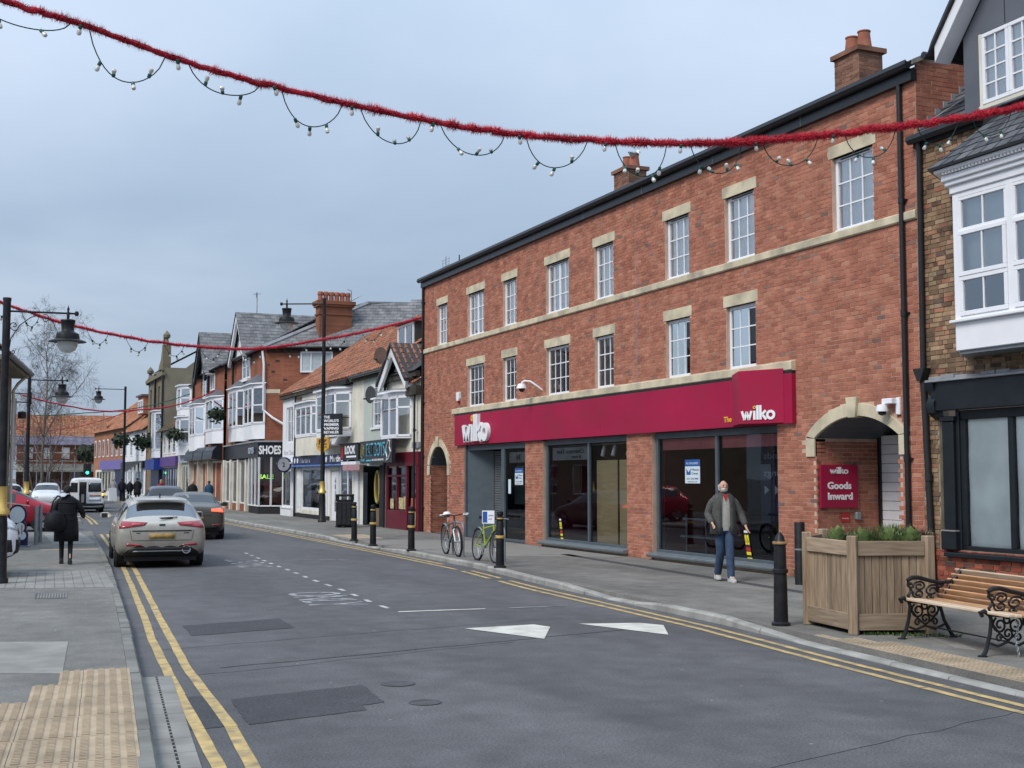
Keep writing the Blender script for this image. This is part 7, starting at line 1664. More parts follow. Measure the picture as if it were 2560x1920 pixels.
wc.scale = (1.08,1.12,1.22); lay('lower_bumper', [(-.8,.26),(.8,.26),(.84,.56),(-.84,.56)], M['trim'], '-y', .03, 12, 3); lay('grille', [(-.4,.62),(.4,.62),(.4,.70),(-.4,.70)], M['trim'], '-y', .014, 6, 2)
for s in (-1,1): lay('side_bumper', [(3.75,.27),(4.15,.30),(4.12,.56),(3.75,.56)], M['trim'], 'x' if s > 0 else '-x', .012, 5, 3)
vn, lay, b_, r_ = vehicle('van', 'white_van', 'small white van with one rear door open and amber indicator lit', 'van', (5.58,72.6,0), R(-2), paint('van_white', (.72,.73,.74), .35, (.4,.36,.3), .3, 0))
lay('door_window', [(.06,1.12),(.74,1.12),(.70,1.62),(.06,1.62)], M['cglass'], 'y', .012, 5, 4); lay('load_opening', [(-.76,.50),(-.04,.50),(-.04,1.66),(-.70,1.66)], M['dark'], 'y', .012, 5, 6)
lay('rear_bumper', [(-.85,.26),(.85,.26),(.86,.50),(-.86,.50)], M['trim'], 'y', .03, 8, 2); lay('livery_patch', [(.1,.62),(.72,.62),(.72,.80),(.1,.80)], M['poster'], 'y', .012, 4, 2); lay('livery_text', [(.14,.88),(.7,.88),(.7,.98),(.14,.98)], pm('livery_red', (.45,.25,.2), .5, .6, 14), 'y', .012, 4, 1)
for s in (-1,1): lay('tail_lamp', [(s*.90,.78),(s*.80,.78),(s*.80,1.22),(s*.88,1.22)], M['tail'], 'y', .014, 2, 4)
lay('indicator', [(.90,.92),(.78,.92),(.78,1.04),(.89,1.04)], M['amber'], 'y', .022, 2, 2)
dd = MB().box(-.74,0,-.03,.03,.45,1.72).build('open_door', paint('van_white_door', (.70,.71,.72), .35, metal=0), vn, bevel=.02, loc=(-.86,-.02,0), rot=(0,0,R(125))); MB().box(-.66,-.08,-.04,.04,1.1,1.62).build('door_glass', M['cglass'], dd)
for k in range(3): MB().box(-.7+.2*k,-.55+.2*k,-.05,.2,.55,.8+.1*k).build('load_box', pm('load_%d'%k, ((.3,.22,.14),(.12,.13,.14),(.4,.38,.33))[k], .8), vn)
for i, (kd, lb, x, y, rz, col) in enumerate((('hatch','white hatchback facing us among the car park cars, right of the tree',4.35,88,R(175),(.7,.71,.72)), ('hatch','white car in the car park, second from the left lamp post',2.6,84,R(120),(.66,.68,.70)), ('van','white van behind the car park cars',1.9,100,R(170),(.62,.63,.63)), ('saloon','black saloon in front of the car park, behind the red car',-2.3,66,R(-90),(.012,.013,.015)), ('hatch','white car parked just beyond the white van',6.35,80.5,R(-2),(.66,.66,.68)), ('hatch','silver car at the far left of the car park',.9,92,R(150),(.3,.31,.33)))):
    v_, lay, b_, r_ = vehicle(kd, 'parked_car', lb, 'car', (x,y,0), rz, paint('parked_paint_%d'%i, col, .3, metal=.1), group='cars in and around the car park')
    if kd != 'van':
        for s in (-1,1): lay('headlamp', [(s*.80,.70),(s*.45,.66),(s*.42,.75),(s*.80,.84)], M['head'], '-y', .012, 4, 2); lay('tail_lamp', [(s*.84,.85),(s*.62,.88),(s*.6,1.02),(s*.82,1.02)], M['tail'], 'y', .012, 4, 2)
# ------------------------------------------------------------------ people
def skin(name, V, Ed, rad, mat, parent, sub=2, root=0):
    """continuous limbed surface grown round a joint skeleton"""
    me = bpy.data.meshes.new(name); me.from_pydata(V, Ed, [])
    o = bpy.data.objects.new(name, me); COL.objects.link(o)
    md = o.modifiers.new('skin', 'SKIN'); md.branch_smoothing = .6; md.use_smooth_shade = True
    for i, r in enumerate(rad):
        sv = me.skin_vertices[0].data[i]; sv.radius = r if isinstance(r, tuple) else (r, r); sv.use_root = (i == root)
    s2 = o.modifiers.new('sub', 'SUBSURF'); s2.levels = s2.render_levels = sub
    bpy.context.view_layer.update()
    nm = bpy.data.meshes.new_from_object(o.evaluated_get(bpy.context.evaluated_depsgraph_get())); bpy.data.objects.remove(o); bpy.data.meshes.remove(me)
    nm.name = name; nm.materials.clear(); nm.materials.append(mat); nm.polygons.foreach_set('use_smooth', [True]*len(nm.polygons))
    return link(name, nm, parent)
def hand(c, d, side, fw, curl=.35):
    """skeleton of a hand: palm then five unequal bent fingers; d = direction of the forearm, fw = forward"""
    d = Vector(d).normalized(); f = Vector(fw).normalized(); s = d.cross(f).normalized(); c = Vector(c)
    V = [c, c+d*.045]; E = [(0,1)]; Rr = [.024,.030]
    for k, (o, l) in enumerate(((-.030,.066),(-.010,.078),(.010,.074),(.028,.060))):
        b = c+d*.085+f*o; i = len(V); V += [b, b+d*l*.5+s*side*l*.12*curl*3, b+d*l*.85+s*side*l*.5*curl*2]; E += [(1,i),(i,i+1),(i+1,i+2)]; Rr += [.012,.0095,.008]
    i = len(V); tb = c+d*.035+f*-.034; V += [tb, tb+d*.030+f*-.022, tb+d*.06+f*-.024+s*side*.015]; E += [(1,i),(i,i+1),(i+1,i+2)]; Rr += [.014,.011,.009]
    return V, E, Rr
SK = pm('skin_pale', (.52,.30,.22), .55, .12, 12, spec=.4)
def person(label, loc, rz, h=1.72, stride=.28, top=(.05,.05,.055), trouser=(.03,.04,.07), shoe=(.02,.02,.02), hair=(.08,.06,.05), hairkind='short', coat='jacket', simple=False, arms=(0.0,0.0), swing=.16, bendl=0, bendr=0, topmat=None, trmat=None, shmat=None, female=False, group=None, headturn=0, foot=.085):
    """figure facing local -y; feet on z=0"""
    t = thing('person', label, 'person', loc, rz, group); k = h/1.72
    def S(*p): return tuple(c*k for c in p)
    # joints: pelvis, spine, chest, neck, head; hips/knees/ankles/toes; shoulders/elbows/wrists.  left leg (+x) forward
    f1, f2 = -stride, stride
    J = dict(pel=(0,0,.94), wa=(0,.0,1.06), ch=(0,.01,1.28), up=(0,.015,1.40), nk=(0,0,1.47), hb=(0,-.018,1.545), hm=(0,-.02,1.61), ht=(0,-.008,1.672), hx=(0,.0,1.708),
        hL=(.085,0,.90), kL=(foot*.95+.01,f1*.55-.03,.50), aL=(foot,f1*.95,.085), tL=(foot+.005,f1*.95-.14,.03),
        hR=(-.085,0,.90), kR=(-foot*.95-.01,f2*.20-.03,.49), aR=(-foot,f2*1.0,.12), tR=(-foot-.01,f2*1.0-.12,.03),
        sL=(.185,.01,1.385), eL=(.26+arms[0]*.5,.02+swing*.5,1.13), wL=(.235+arms[0],-.02+swing*1.0-bendl*.25,.90+bendl*.12),
        sR=(-.185,.01,1.385), eR=(-.26-arms[1]*.5,.02-swing*.3,1.13), wR=(-.235-arms[1],-.04-swing*.7-bendr*.25,.90+bendr*.12))
    names = list(J); ix = {n: i for i, n in enumerate(names)}; V = [Vector(S(*J[n])) for n in names]
    E = [('pel','wa'),('wa','ch'),('ch','up'),('up','nk'),('nk','hb'),('hb','hm'),('hm','ht'),('ht','hx'),('pel','hL'),('hL','kL'),('kL','aL'),('aL','tL'),('pel','hR'),('hR','kR'),('kR','aR'),('aR','tR'),('up','sL'),('sL','eL'),('eL','wL'),('up','sR'),('sR','eR'),('eR','wR')]
    RD = dict(pel=(.13,.10),wa=(.115,.09),ch=(.14,.10),up=(.11,.08),nk=.055,hb=(.066,.076),hm=(.078,.094),ht=(.066,.080),hx=(.026,.030),hL=.085,kL=.045,aL=.030,tL=.032,hR=.085,kR=.045,aR=.030,tR=.032,sL=.05,eL=.042,wL=.027,sR=.05,eR=.042,wR=.027)
    Ed = [(ix[a],ix[b]) for a,b in E]; rad = [tuple(c*k for c in RD[n]) if isinstance(RD[n], tuple) else RD[n]*k for n in names]
    if not simple:
        for s, e_, w, sd_ in (('L','eL','wL',-1),('R','eR','wR',1)):
            w_ = V[ix[w]]; d = (w_-V[ix[e_]]).normalized(); hv, he, hr = hand(w_+d*.02, d, sd_, (0,-1,0)); o_ = len(V)
            V += hv; Ed.append((ix[w],o_)); Ed += [(a+o_,b+o_) for a,b in he]; rad += [r*k for r in hr]
        o_ = len(V); V += [Vector(S(0,-.098,1.605)), Vector(S(0,-.118,1.585))]; Ed += [(ix['hm'],o_),(o_,o_+1)]; rad += [.018*k,.012*k]
        for s in (-1,1): o_ = len(V); V.append(Vector(S(s*.088,.0,1.605))); Ed.append((ix['hm'],o_)); rad.append(.016*k)
    body = skin('body', V, Ed, rad, SK, t, 1 if simple else 2)
    G = lambda n: V[ix[n]]
    if not simple:
        for s in (-1,1): MB().lathe([(0,-.008),(.009,-.004),(.009,.004),(0,.008)], S(s*.031,-.098,1.625), 8).build('eye', M['black'], body, True)
        MB().bar(S(-.022,-.100,1.565),S(.022,-.100,1.565),.008,.008).build('mouth', pm('lip', (.30,.12,.10), .6) if 'lip' not in bpy.data.materials else bpy.data.materials['lip'], body)
        for s in (-1,1): MB().bar(S(s*.018,-.104,1.645),S(s*.045,-.098,1.648),.006,.009).build('eyebrow', M['lead'], body)
    tm = trmat or pm('trousers_%d'%len(bpy.data.materials), trouser, .85, .15, 30, .2, 200); cm = topmat or pm('coat_%d'%len(bpy.data.materials), top, .85, .2, 12, .3, 60); sm = shmat or pm('shoe_%d'%len(bpy.data.materials), shoe, .7, .1, 9)
    # trousers
    lv = [G('pel')+Vector((0,0,-.02)),G('hL'),G('kL'),G('aL')+Vector((0,0,-.05*k)),G('hR'),G('kR'),G('aR')+Vector((0,0,-.05*k))]
    tight = female
    skin('trousers', lv, [(0,1),(1,2),(2,3),(0,4),(4,5),(5,6)], [(.125*k,.105*k),.096*k,(.062 if tight else .078)*k,(.046 if tight else .066)*k,.10*k,(.062 if tight else .078)*k,(.046 if tight else .066)*k], tm, t, 2)
    # shoes
    for a, tt in (('aL','tL'),('aR','tR')):
        A, B = G(a), G(tt); d = (B-A); d.z = 0; d.normalize(); sN = d.cross(Vector((0,0,1))); r_ = []
        for q, w, hh in ((-.075,.036,.10),(-.06,.046,.125),(.02,.046,.115),(.10,.048,.065),(.165,.042,.05),(.195,.022,.035)):
            c = A+d*q*k; zb = (A.z-.085*k) if a == 'aL' else (A.z-.105*k)+max(0,-q)*.15
            zb = max(zb, 0); r_.append([c+sN*w*k+Vector((0,0,zb-c.z)), c-sN*w*k+Vector((0,0,zb-c.z)), c-sN*w*.8*k+Vector((0,0,zb+hh*k-c.z)), c+sN*w*.8*k+Vector((0,0,zb+hh*k-c.z))])
        MB().loft(r_).build('shoe', sm, t, True, bevel=.008)
    # coat
    w_ = .015
    if coat in ('jacket','open'):
        zs = [(1.475,.09,.08),(1.44,.155,.105),(1.385,.195,.12),(1.28,.205,.14),(1.10,.205,.14),(.95,.21,.145),(.80,.22,.15)]
        lo = zs[-1][0]
    else:
        zs = [(1.47,.10,.085),(1.40,.185,.115),(1.26,.20,.14),(1.08,.195,.14),(.92,.22,.16),(.72,.235,.175),(.50,.24,.18)]
    rings = []; n = 20
    for z, a, b in zs:
        ring = []
        for q in range(n+1 if coat == 'open' else n):
            ang = (R(-90)+R(21)+R(360-42)*q/n) if coat == 'open' else 2*math.pi*q/n
            wob = 1+.05*mnoise.noise(Vector((ang*1.6,z*9,loc[0])))
            ring.append(Vector(S(a*math.cos(ang)*wob, .008+b*math.sin(ang)*wob, z+.0)))
        rings.append(ring)
    mb = MB(); mb.loft(rings, coat != 'open', False); ob = mb.build('coat', cm, t, True, recalc=False)
    so_ = ob.modifiers.new('thick', 'SOLIDIFY'); so_.thickness = .02
    for s in ('L','R'):
        skin('sleeve', [G('up').lerp(G('s'+s),.55)+Vector((0,0,-.035*k)), G('s'+s)+Vector((0,0,-.01*k)), G('s'+s).lerp(G('e'+s),.5), G('e'+s), G('e'+s).lerp(G('w'+s),.5), G('w'+s)], [(0,1),(1,2),(2,3),(3,4),(4,5)], [.070*k,.080*k,.078*k,.068*k,.062*k,.052*k], cm, ob, 2)
    # collar and hair
    MB().loft([[Vector(S(r_*math.cos(q*math.pi/7),.01+r_*.95*math.sin(q*math.pi/7),z)) for q in range(14)] for z, r_ in ((1.43,.095),(1.48,.075),(1.515,.085))], True, False).build('collar', cm, ob, True, recalc=False)
    hm = pm('hair_%d'%len(bpy.data.materials), hair, .8, .3, 40, .4, 90)
    if hairkind != 'none':
        r_ = []
        tops = {'short': [(1.575,.084,.02,.075),(1.62,.092,.018,.088),(1.67,.088,.006,.092),(1.705,.062,-.005,.07),(1.725,.02,-.005,.02)], 'long': [(1.44,.088,.045,.065),(1.52,.10,.035,.085),(1.60,.100,.02,.096),(1.67,.09,.006,.098),(1.71,.062,-.005,.075),(1.728,.02,0,.02)], 'fringe': [(1.54,.066,.040,.050),(1.58,.078,.036,.058),(1.615,.080,.038,.058),(1.640,.066,.048,.044)]}[hairkind]
        for z, a, cy, b in tops: r_.append([Vector(S(a*math.cos(q*math.pi/8),cy+b*math.sin(q*math.pi/8)-(0 if hairkind == 'long' else 0),z)) for q in range(16)])
        MB().loft(r_, True, True).build('hair', hm, body, True)
    t['_j'] = 0; del t['_j']
    return t, V, ix, k, body, ob
# the man on the right pavement
jm = pm('grey_tweed_jacket', (.075,.074,.07), .9, .35, 40, .3, 150); jeans = pm('blue_denim', (.035,.06,.11), .85, .35, 9, .25, 220)
mn, V, ix, k, body, coat = person('bald man with white beard in open dark jacket, pale jumper and jeans, walking towards us', (12.05,18.95,PZ), R(-14), 1.76, foot=.045, stride=.24, topmat=jm, trmat=jeans, shoe=(.42,.41,.39), hair=(.62,.60,.57), hairkind='fringe', coat='open', arms=(.10,.03), swing=-.05, bendr=.75, bendl=.35)
r_ = []
for z, a, b in ((1.47,.10,.09),(1.40,.165,.108),(1.28,.185,.128),(1.10,.182,.13),(.95,.182,.134),(.86,.172,.128)): r_.append([Vector((a*math.cos(q*math.pi/9)*k,.004+b*math.sin(q*math.pi/9)*k,z*k)) for q in range(18)])
jp = MB().loft(r_, True, False).build('jumper', pm('pale_knit', (.42,.40,.36), .95, .12, 30, .6, 160), mn, True, recalc=False)
for sx in (-1,1): MB().loft([[Vector((sx*x*k,y*k,z*k)) for x,y,z in ((.05,-.105,1.49),(.105,-.06,1.50),(.10,-.075,1.44),(.07,-.118,1.42))],[Vector((sx*x*k,y*k,z*k)) for x,y,z in ((.075,-.138,1.36),(.12,-.13,1.36),(.118,-.135,1.30),(.08,-.142,1.28))]]).build('lapel', jm, coat, True)
MB().add([Vector(p)*k for p in ((-.045,-.105,1.475),(.045,-.105,1.475),(.0,-.128,1.35))], [(0,1,2)]).build('red_collar', M['red'], mn, recalc=False)
MB().loft([[Vector(((.06*s_)*math.cos(q*math.pi/6)*k,(-.045+.06*math.sin(q*math.pi/6)*s_)*k,z*k)) for q in range(12)] for z, s_ in ((1.515,.55),(1.535,.95),(1.565,1.05),(1.58,.9))]).build('beard', pm('white_beard', (.60,.57,.53), .9, .2, 40, .4, 90), body, True)
# the woman on the left pavement
cmat = pm('black_puffer', (.006,.0065,.009), .6, .3, 6, .3, 14, spec=.25)
wn, V, ix, k, bodyw, coatw = person('woman in long black padded coat and black tights walking away on the left pavement', (1.76,28.0,PZ), R(180-3), 1.64, .22, topmat=cmat, trouser=(.012,.012,.014), hair=(.015,.012,.012), hairkind='short', coat='long', female=True, arms=(.03,.12), swing=.03, bendl=.4, bendr=1.0)
MB().lathe([(0,-.05),(.05,-.03),(.06,0),(.05,.035),(0,.05)], (0,.085,1.60*k), 12).build('hair_bun', bpy.data.materials['black_puffer'], bodyw, True)
for z in (.62,.74,.86,.98,1.10,1.22,1.34):
    a, b = (.245,.185) if z < .8 else (.232,.17) if z < 1 else (.212,.155)
    MB().tube([Vector((a*math.cos(q*math.pi/10)*k,.008+b*math.sin(q*math.pi/10)*k,z*k)) for q in range(20)], .012, 5, loop=True).build('quilting', cmat, coatw, True)
MB().loft([[Vector((x,y,z)) for x,y,z in ((.10*s,.17,1.40),(-.02*s,.15,1.46),(-.02*s,.05,1.50),(.14*s,.05,1.46))] for s in (.6,1.0,1.3)], True, True).build('scarf', pm('blue_white_scarf', (.45,.46,.52), .9, .4, 9), wn, True)
bg = thing('shoulder_bag', 'large soft black bag hanging at the back of the woman in the long coat', 'bag', (1.52,27.80,.78), R(10))
MB().lathe([(.0,0),(.15,.01),(.21,.08),(.22,.24),(.17,.38),(.05,.44),(.0,.45)], (0,0,0), 16).build('pouch', cmat, bg, True)
MB().tube([(-.10,0,.40),(-.05,.0,.62),(.05,.05,.74),(.12,.05,.72)], .018, 6).build('strap', cmat, bg, True)
PG = 'people on the far right pavement'
for lb, x, y, rz, h, top, tr, hr, hk, ct in (
    ('person in blue jacket by the shop window past the shoe shop', 12.45,74.5,R(180),1.62,(.02,.09,.16),(.16,.16,.17),(.06,.05,.04),'short','jacket'),
    ('grey-haired person in black coat in front of the black-gabled terrace', 10.75,69.5,R(5),1.66,(.014,.014,.016),(.02,.02,.025),(.45,.44,.42),'short','jacket'),
    ('person with light hair in a red coat beyond the parked hatchback', 10.6,81,R(190),1.68,(.25,.01,.03),(.03,.03,.04),(.35,.20,.10),'long','long'),
    ('leftmost person in dark coat of the group walking away, dark hair', 10.15,99.5,R(178),1.74,(.012,.014,.02),(.015,.015,.02),(.03,.025,.02),'short','jacket'),
    ('white-haired person in black, middle of the group walking away', 10.55,98,R(184),1.64,(.012,.012,.014),(.012,.012,.014),(.55,.54,.52),'short','jacket'),
    ('tall person in black, right of the group walking away', 11.05,97.5,R(180),1.78,(.010,.010,.012),(.014,.014,.016),(.03,.025,.02),'short','long'),
    ('person in pale grey coat standing by the lilac shopfront', 11.3,118,R(150),1.70,(.26,.26,.28),(.10,.10,.11),(.30,.27,.24),'short','long')):
    person(lb, (x,y,PZ), rz, h, .15, top=top, trouser=tr, hair=hr, hairkind=hk, coat=ct, simple=True, group=PG)
# ------------------------------------------------------------------ left side buildings
le = thing('pantiled_corner_building', 'old stone-coloured building with mossy pantile eaves at the left edge', 'building', (.86,39.2,0), R(90-6.9))
# local x runs back towards the camera along the frontage (mirrored row): wall face at y=0, inside is +y
wallm = pm('stained_stone', (.26,.22,.165), .9, .25, 1.5, .2, 20, dirt=(.10,.085,.07), dirtamt=.6, dscale=.9)
for o in [le]: o.rotation_euler = (0,0,R(-90-6.9+180))
# frontage from the far corner (x=0) back to x=-6 in this frame
mb = MB(); wall_sheet(mb, -6.0, 0, 0, 4.9, 0, [(-4.6,-3.2,3.0,4.3),(-5.2,-2.6,.6,2.3)], .15); mb.quad((0,0,0),(0,6,0),(0,6,4.9),(0,0,4.9)); mb.quad((-6,0,0),(-6,6,0),(-6,6,4.9),(-6,0,4.9)); mb.build('wall', wallm, le, recalc=False)
window(le, -4.6, -3.2, 3.0, 4.3, .08, 2, [0,.5,1], fw=.08); window(le, -5.2, -2.6, .6, 2.3, .08, 1, 1, mull=[.5], fw=.1, frame=M['white'])
MB().box(-6.2,.25,-.45,0,4.78,4.9).build('soffit', M['tan'], le); MB().tube([(-6.2,-.52,4.92),(.3,-.52,4.92)], .07, 8).build('gutter', M['black'], le, True)
mb = MB(); tiles(mb, (-6.2,-.5,4.96), (1,0,0), (0,1,.8), 6.5, 4.6, .24, .31, None, .03, .035, 1.1, .008, 5); stuff(mb.build('pantiles', brickmat('mossy_pantile', [(0,(.07,.05,.035)),(.5,(.12,.075,.05)),(1,(.19,.10,.06))], 'island', .35), le, True, recalc=False))
MB().quad((-6.2,-.48,4.93),(.3,-.48,4.93),(.3,4,8.5),(-6.2,4,8.5)).build('roof_board', M['roofdark'], le, recalc=False)
MB().tube([(-.25,-.45,4.85),(-.25,-.2,4.6),(-.25,-.08,4.4),(-.25,-.08,.1)], .045, 8).build('downpipe', M['cream'], le, True)
mb = MB(); mb.bar((.05,.0,4.35),(.5,-.5,4.35),.03,.03); mb.bar((.05,.0,4.1),(.5,-.5,4.1),.03,.03); mb.bar((.5,-.5,4.4),(.5,-.5,4.05),.03,.03); mb.build('sign_bracket', M['black'], le)
fl_ = MB().box(-.2,.35,-.12,-.05,2.4,4.2).build('hanging_banner', pm('pinkish_banner', (.42,.34,.34), .8, .15, 2), le)
MB().lathe([(0,0),(.12,.02),(.12,.2),(0,.25)], (.1,-.3,3.6), 10).build('wall_lantern', M['black'], le, True)
hl = thing('stone_side_hall', 'grey-brown hall beyond the side road, seen only mirrored in the brick shop windows', 'building', (-.6,76.0,0), R(90-3))
mb = MB(); OPS = [(-17+i*3.4,-15.2+i*3.4,1.0,2.6) for i in range(5)]+[(-17+i*3.4,-15.2+i*3.4,3.8,5.2) for i in range(5)]
wall_sheet(mb, -18.5, 0, 0, 6.0, 0, OPS, .15); mb.quad((0,0,0),(0,9,0),(0,9,6.0),(0,0,6.0)); mb.quad((-18.5,0,0),(-18.5,9,0),(-18.5,9,6.0),(-18.5,0,6.0)); mb.poly([(0,0,6),(0,9,6),(0,4.5,9.4)]); mb.poly([(-18.5,0,6),(-18.5,9,6),(-18.5,4.5,9.4)]); mb.build('wall', M['sandstone'], hl, recalc=False)
for a, b, c, d in OPS: window(hl, a, b, c, d, .08, 2, 1, fw=.08, frame=M['white'], glass=M['glassdark'])
MB().add([(-18.7,-.3,5.9),(.2,-.3,5.9),(.2,4.5,9.5),(-18.7,4.5,9.5)], [(0,1,2,3)]).build('roof', M['slateplain'], hl, recalc=False)
# end faces of the pavements at the side road
MB().quad((kl(44.8)-9,44.8,-.02),(kl(44.8)-.12,44.8,-.02),(kl(44.8)-.12,44.8,PZ),(kl(44.8)-9,44.8,PZ)).build('kerb_return', M['kerb'], pvl, recalc=False)
MB().box(kl(55)-14,kl(55)-.12,54.87,55.0,-.02,PZ+.005).build('kerb_return', M['kerb'], pvl2)
# ------------------------------------------------------------------ tinsel garlands with lamps
def catm(P, n=14):
    """smooth curve through points"""
    P = [Vector(p) for p in P]; out_ = []
    for i in range(len(P)-1):
        p0, p1, p2, p3 = P[max(i-1,0)], P[i], P[i+1], P[min(i+2,len(P)-1)]
        for k in range(n):
            t = k/n; out_.append(.5*((2*p1)+(p2-p0)*t+(2*p0-5*p1+4*p2-p3)*t*t+(3*p1-p0-3*p2+p3)*t**3))
    out_.append(P[-1]); return out_
red_t = brickmat('red_tinsel', [(0,(.30,.010,.025)),(.5,(.52,.028,.055)),(1,(.68,.08,.105))], 'island', .25, .5)
grn_t = brickmat('green_tinsel', [(0,(.015,.06,.045)),(.5,(.03,.13,.09)),(1,(.06,.2,.14))], 'island', .25, .5)
def garland(label, P, rad, dens, mat, name='tinsel_garland', n=14, fur=1.0, w=.004):
    t = thing(name, label, 'garland', P[0], 0, 'tinsel garlands across the street'); o = Vector(P[0])
    C = [p-o for p in catm(P, n)]; mb = MB()
    C2 = []
    for i, p in enumerate(C): C2.append(p+Vector((0,mnoise.noise(Vector((i*.35,1,0)))*rad*.3,mnoise.noise(Vector((i*.35,5,0)))*rad*.35)))
    mb.tube(C2, [rad*.42*(1+.35*mnoise.noise(Vector((i*.5,9,0)))) for i in range(len(C2))], 7)
    for a, b in zip(C2, C2[1:]):
        d = b-a; ln = d.length; dn = d.normalized(); u = dn.cross(Vector((0,0,1))).normalized(); v_ = u.cross(dn)
        for _ in range(int(ln*dens)+1):
            q = a+d*random.random(); an = random.uniform(0,2*math.pi); e = (u*math.cos(an)+v_*math.sin(an)+dn*random.uniform(-.55,.55)).normalized(); s = e.cross(dn).normalized()*w
            r1 = rad*random.uniform(.6,1.2)*fur*(1+.45*mnoise.noise((q+o)*9)); mb.add([q-s,q+s,q+e*r1], [(0,1,2)])
    tin = mb.build('tinsel', mat, t, recalc=False); return t, o, C2
gl1, o1, C1 = garland('near red tinsel garland sweeping across the top of the picture', [(-2.6,11,6.45),(-1.2,11,6.12),(.06,11,5.84),(.73,11,5.72),(1.46,11,5.54),(2.19,11,5.41),(3.53,11,5.265),(4.66,11,5.21),(6.06,11,5.27),(7.5,11,5.44),(9.64,11,5.86),(11.18,11,6.24),(13.75,11,6.95)], .060, 2600, red_t, n=22, w=.0075)
cab = pm('green_cable', (.012,.03,.028), .6); hold = pm('green_lamp_holder', (.01,.085,.065), .45, spec=.5); bulb = pm('frosted_bulb', (.62,.60,.55), .15, .05, 5, spec=.7, coat=.5)
def zat(x):
    for a, b in zip(C1, C1[1:]):
        if a.x+o1.x <= x <= b.x+o1.x: tt = (x-a.x-o1.x)/(b.x-a.x+1e-9); return a.z+(b.z-a.z)*tt+o1.z
    return 6
_h = MB().lathe([(.012,.0),(.016,.004),(.016,.035),(.012,.04)], (0,0,0), 8); _b = MB().lathe([(.011,.038),(.018,.055),(.021,.07),(.017,.086),(.0,.094)], (0,0,0), 10)
proto_h = _h.build('lamp_holder', hold, gl1, True); proto_b = _b.build('bulb', bulb, proto_h, True); first = True
def addbulb(parent, p, rot, k=1.0):
    global first
    if first: h, first = proto_h, False
    else:
        h = proto_h.copy(); COL.objects.link(h); h.parent = parent; bb = proto_b.copy(); COL.objects.link(bb); bb.parent = h
    h.location = p; h.rotation_euler = rot; h.scale = (k,k,k)
LO_ = [(-.25,.62,.17,2),(.77,1.40,.34,4),(1.60,2.22,.17,3),(2.42,2.98,.27,3),(3.15,3.74,.27,3),(3.93,4.59,.24,3),(4.81,5.48,.29,3),(5.78,6.38,.33,4),(6.65,7.28,.30,4),(7.53,8.25,.28,3),(8.6,9.3,.28,3),(9.6,10.2,.25,3),(10.4,11.0,.25,2)]
for a, b, sg, nb_ in LO_:
    za, zb = zat(a), zat(b); pts = []; sk = random.uniform(-.12,.12)
    for k in range(17):
        t = k/16; x = a+(b-a)*t+sk*math.sin(math.pi*t)*.4; z = za+(zb-za)*t-sg*1.0*(4*t*(1-t))**.75 - .02
        pts.append(Vector((x,11+.02*math.sin(t*7),z))-o1)
    MB().tube(pts, .0055, 5).build('cable', cab, gl1, True)
    for k in range(nb_):
        i = int(1+14*(k+.7)/(nb_+.2)); p = pts[min(i,15)]; addbulb(gl1, p, (random.uniform(.3,1.2)*random.choice((-1,1)) if random.random() < .4 else math.pi+random.uniform(-.7,.7), random.uniform(-.6,.6), 0))
for x in [(-.0)+.18+i*.33 for i in range(8)]: pass
for x in (.70,1.50,2.34,3.06,3.85,4.72,5.66,6.52,7.42,8.42): p = Vector((x,10.96,zat(x)-.02))-o1; addbulb(gl1, p, (math.pi+.3,random.uniform(-.5,.5),0))
def lamps(gar, o, C, step, sag, k):
    i = 4
    while i < len(C)-step:
        a, b = C[i], C[i+step-3]; pts = [a.lerp(b,q/8)+Vector((0,0,-sag*4*(q/8)*(1-q/8)-.03)) for q in range(9)]
        MB().tube(pts, .008, 4).build('cable', cab, gar)
        for q in (2,5,7): addbulb(gar, pts[q], (math.pi+random.uniform(-.7,.7),random.uniform(-.6,.6),0), k)
        i += step
g2_, o2, C2_ = garland('second red tinsel garland, from the left lamp to the corner of the brick shop', [(-2.2,32.6,7.05),(-.6,33.4,6.65),(.42,34,6.31),(1.49,34.65,6.05),(2.74,35.36,5.85),(4.3,36.18,5.71),(5.85,36.95,5.68),(7.64,37.77,5.77),(9.84,38.71,6.22),(11.76,39.48,6.71),(13.69,40.2,7.29)], .085, 420, red_t, n=10, w=.010)
lamps(g2_, o2, C2_, 7, .32, 1.5)
g3_, o3, C3_ = garland('third red tinsel garland, in front of the black-gabled terrace', [(2.12,72.38,6.31),(3.67,72.9,5.97),(5.59,73.53,5.67),(7.35,74.09,5.64),(10.1,74.92,5.99),(12.0,75.48,6.63),(13.2,75.8,7.2)], .09, 160, red_t, n=8, w=.015)
garland('green tinsel garland behind the third red one', [(3.19,84,5.73),(4.96,84,5.87),(7.12,84,6.06),(9.07,84,6.31),(10.81,84,6.71),(12.71,84,7.36)], .07, 160, grn_t, n=8, w=.015)
garland('farthest thin red garland over the bend', [(3,112,6.1),(5,111,5.8),(7.14,110,5.99),(9.02,110,6.51),(10.92,110,7.18),(12.21,110,7.58)], .07, 90, red_t, n=8, w=.02)
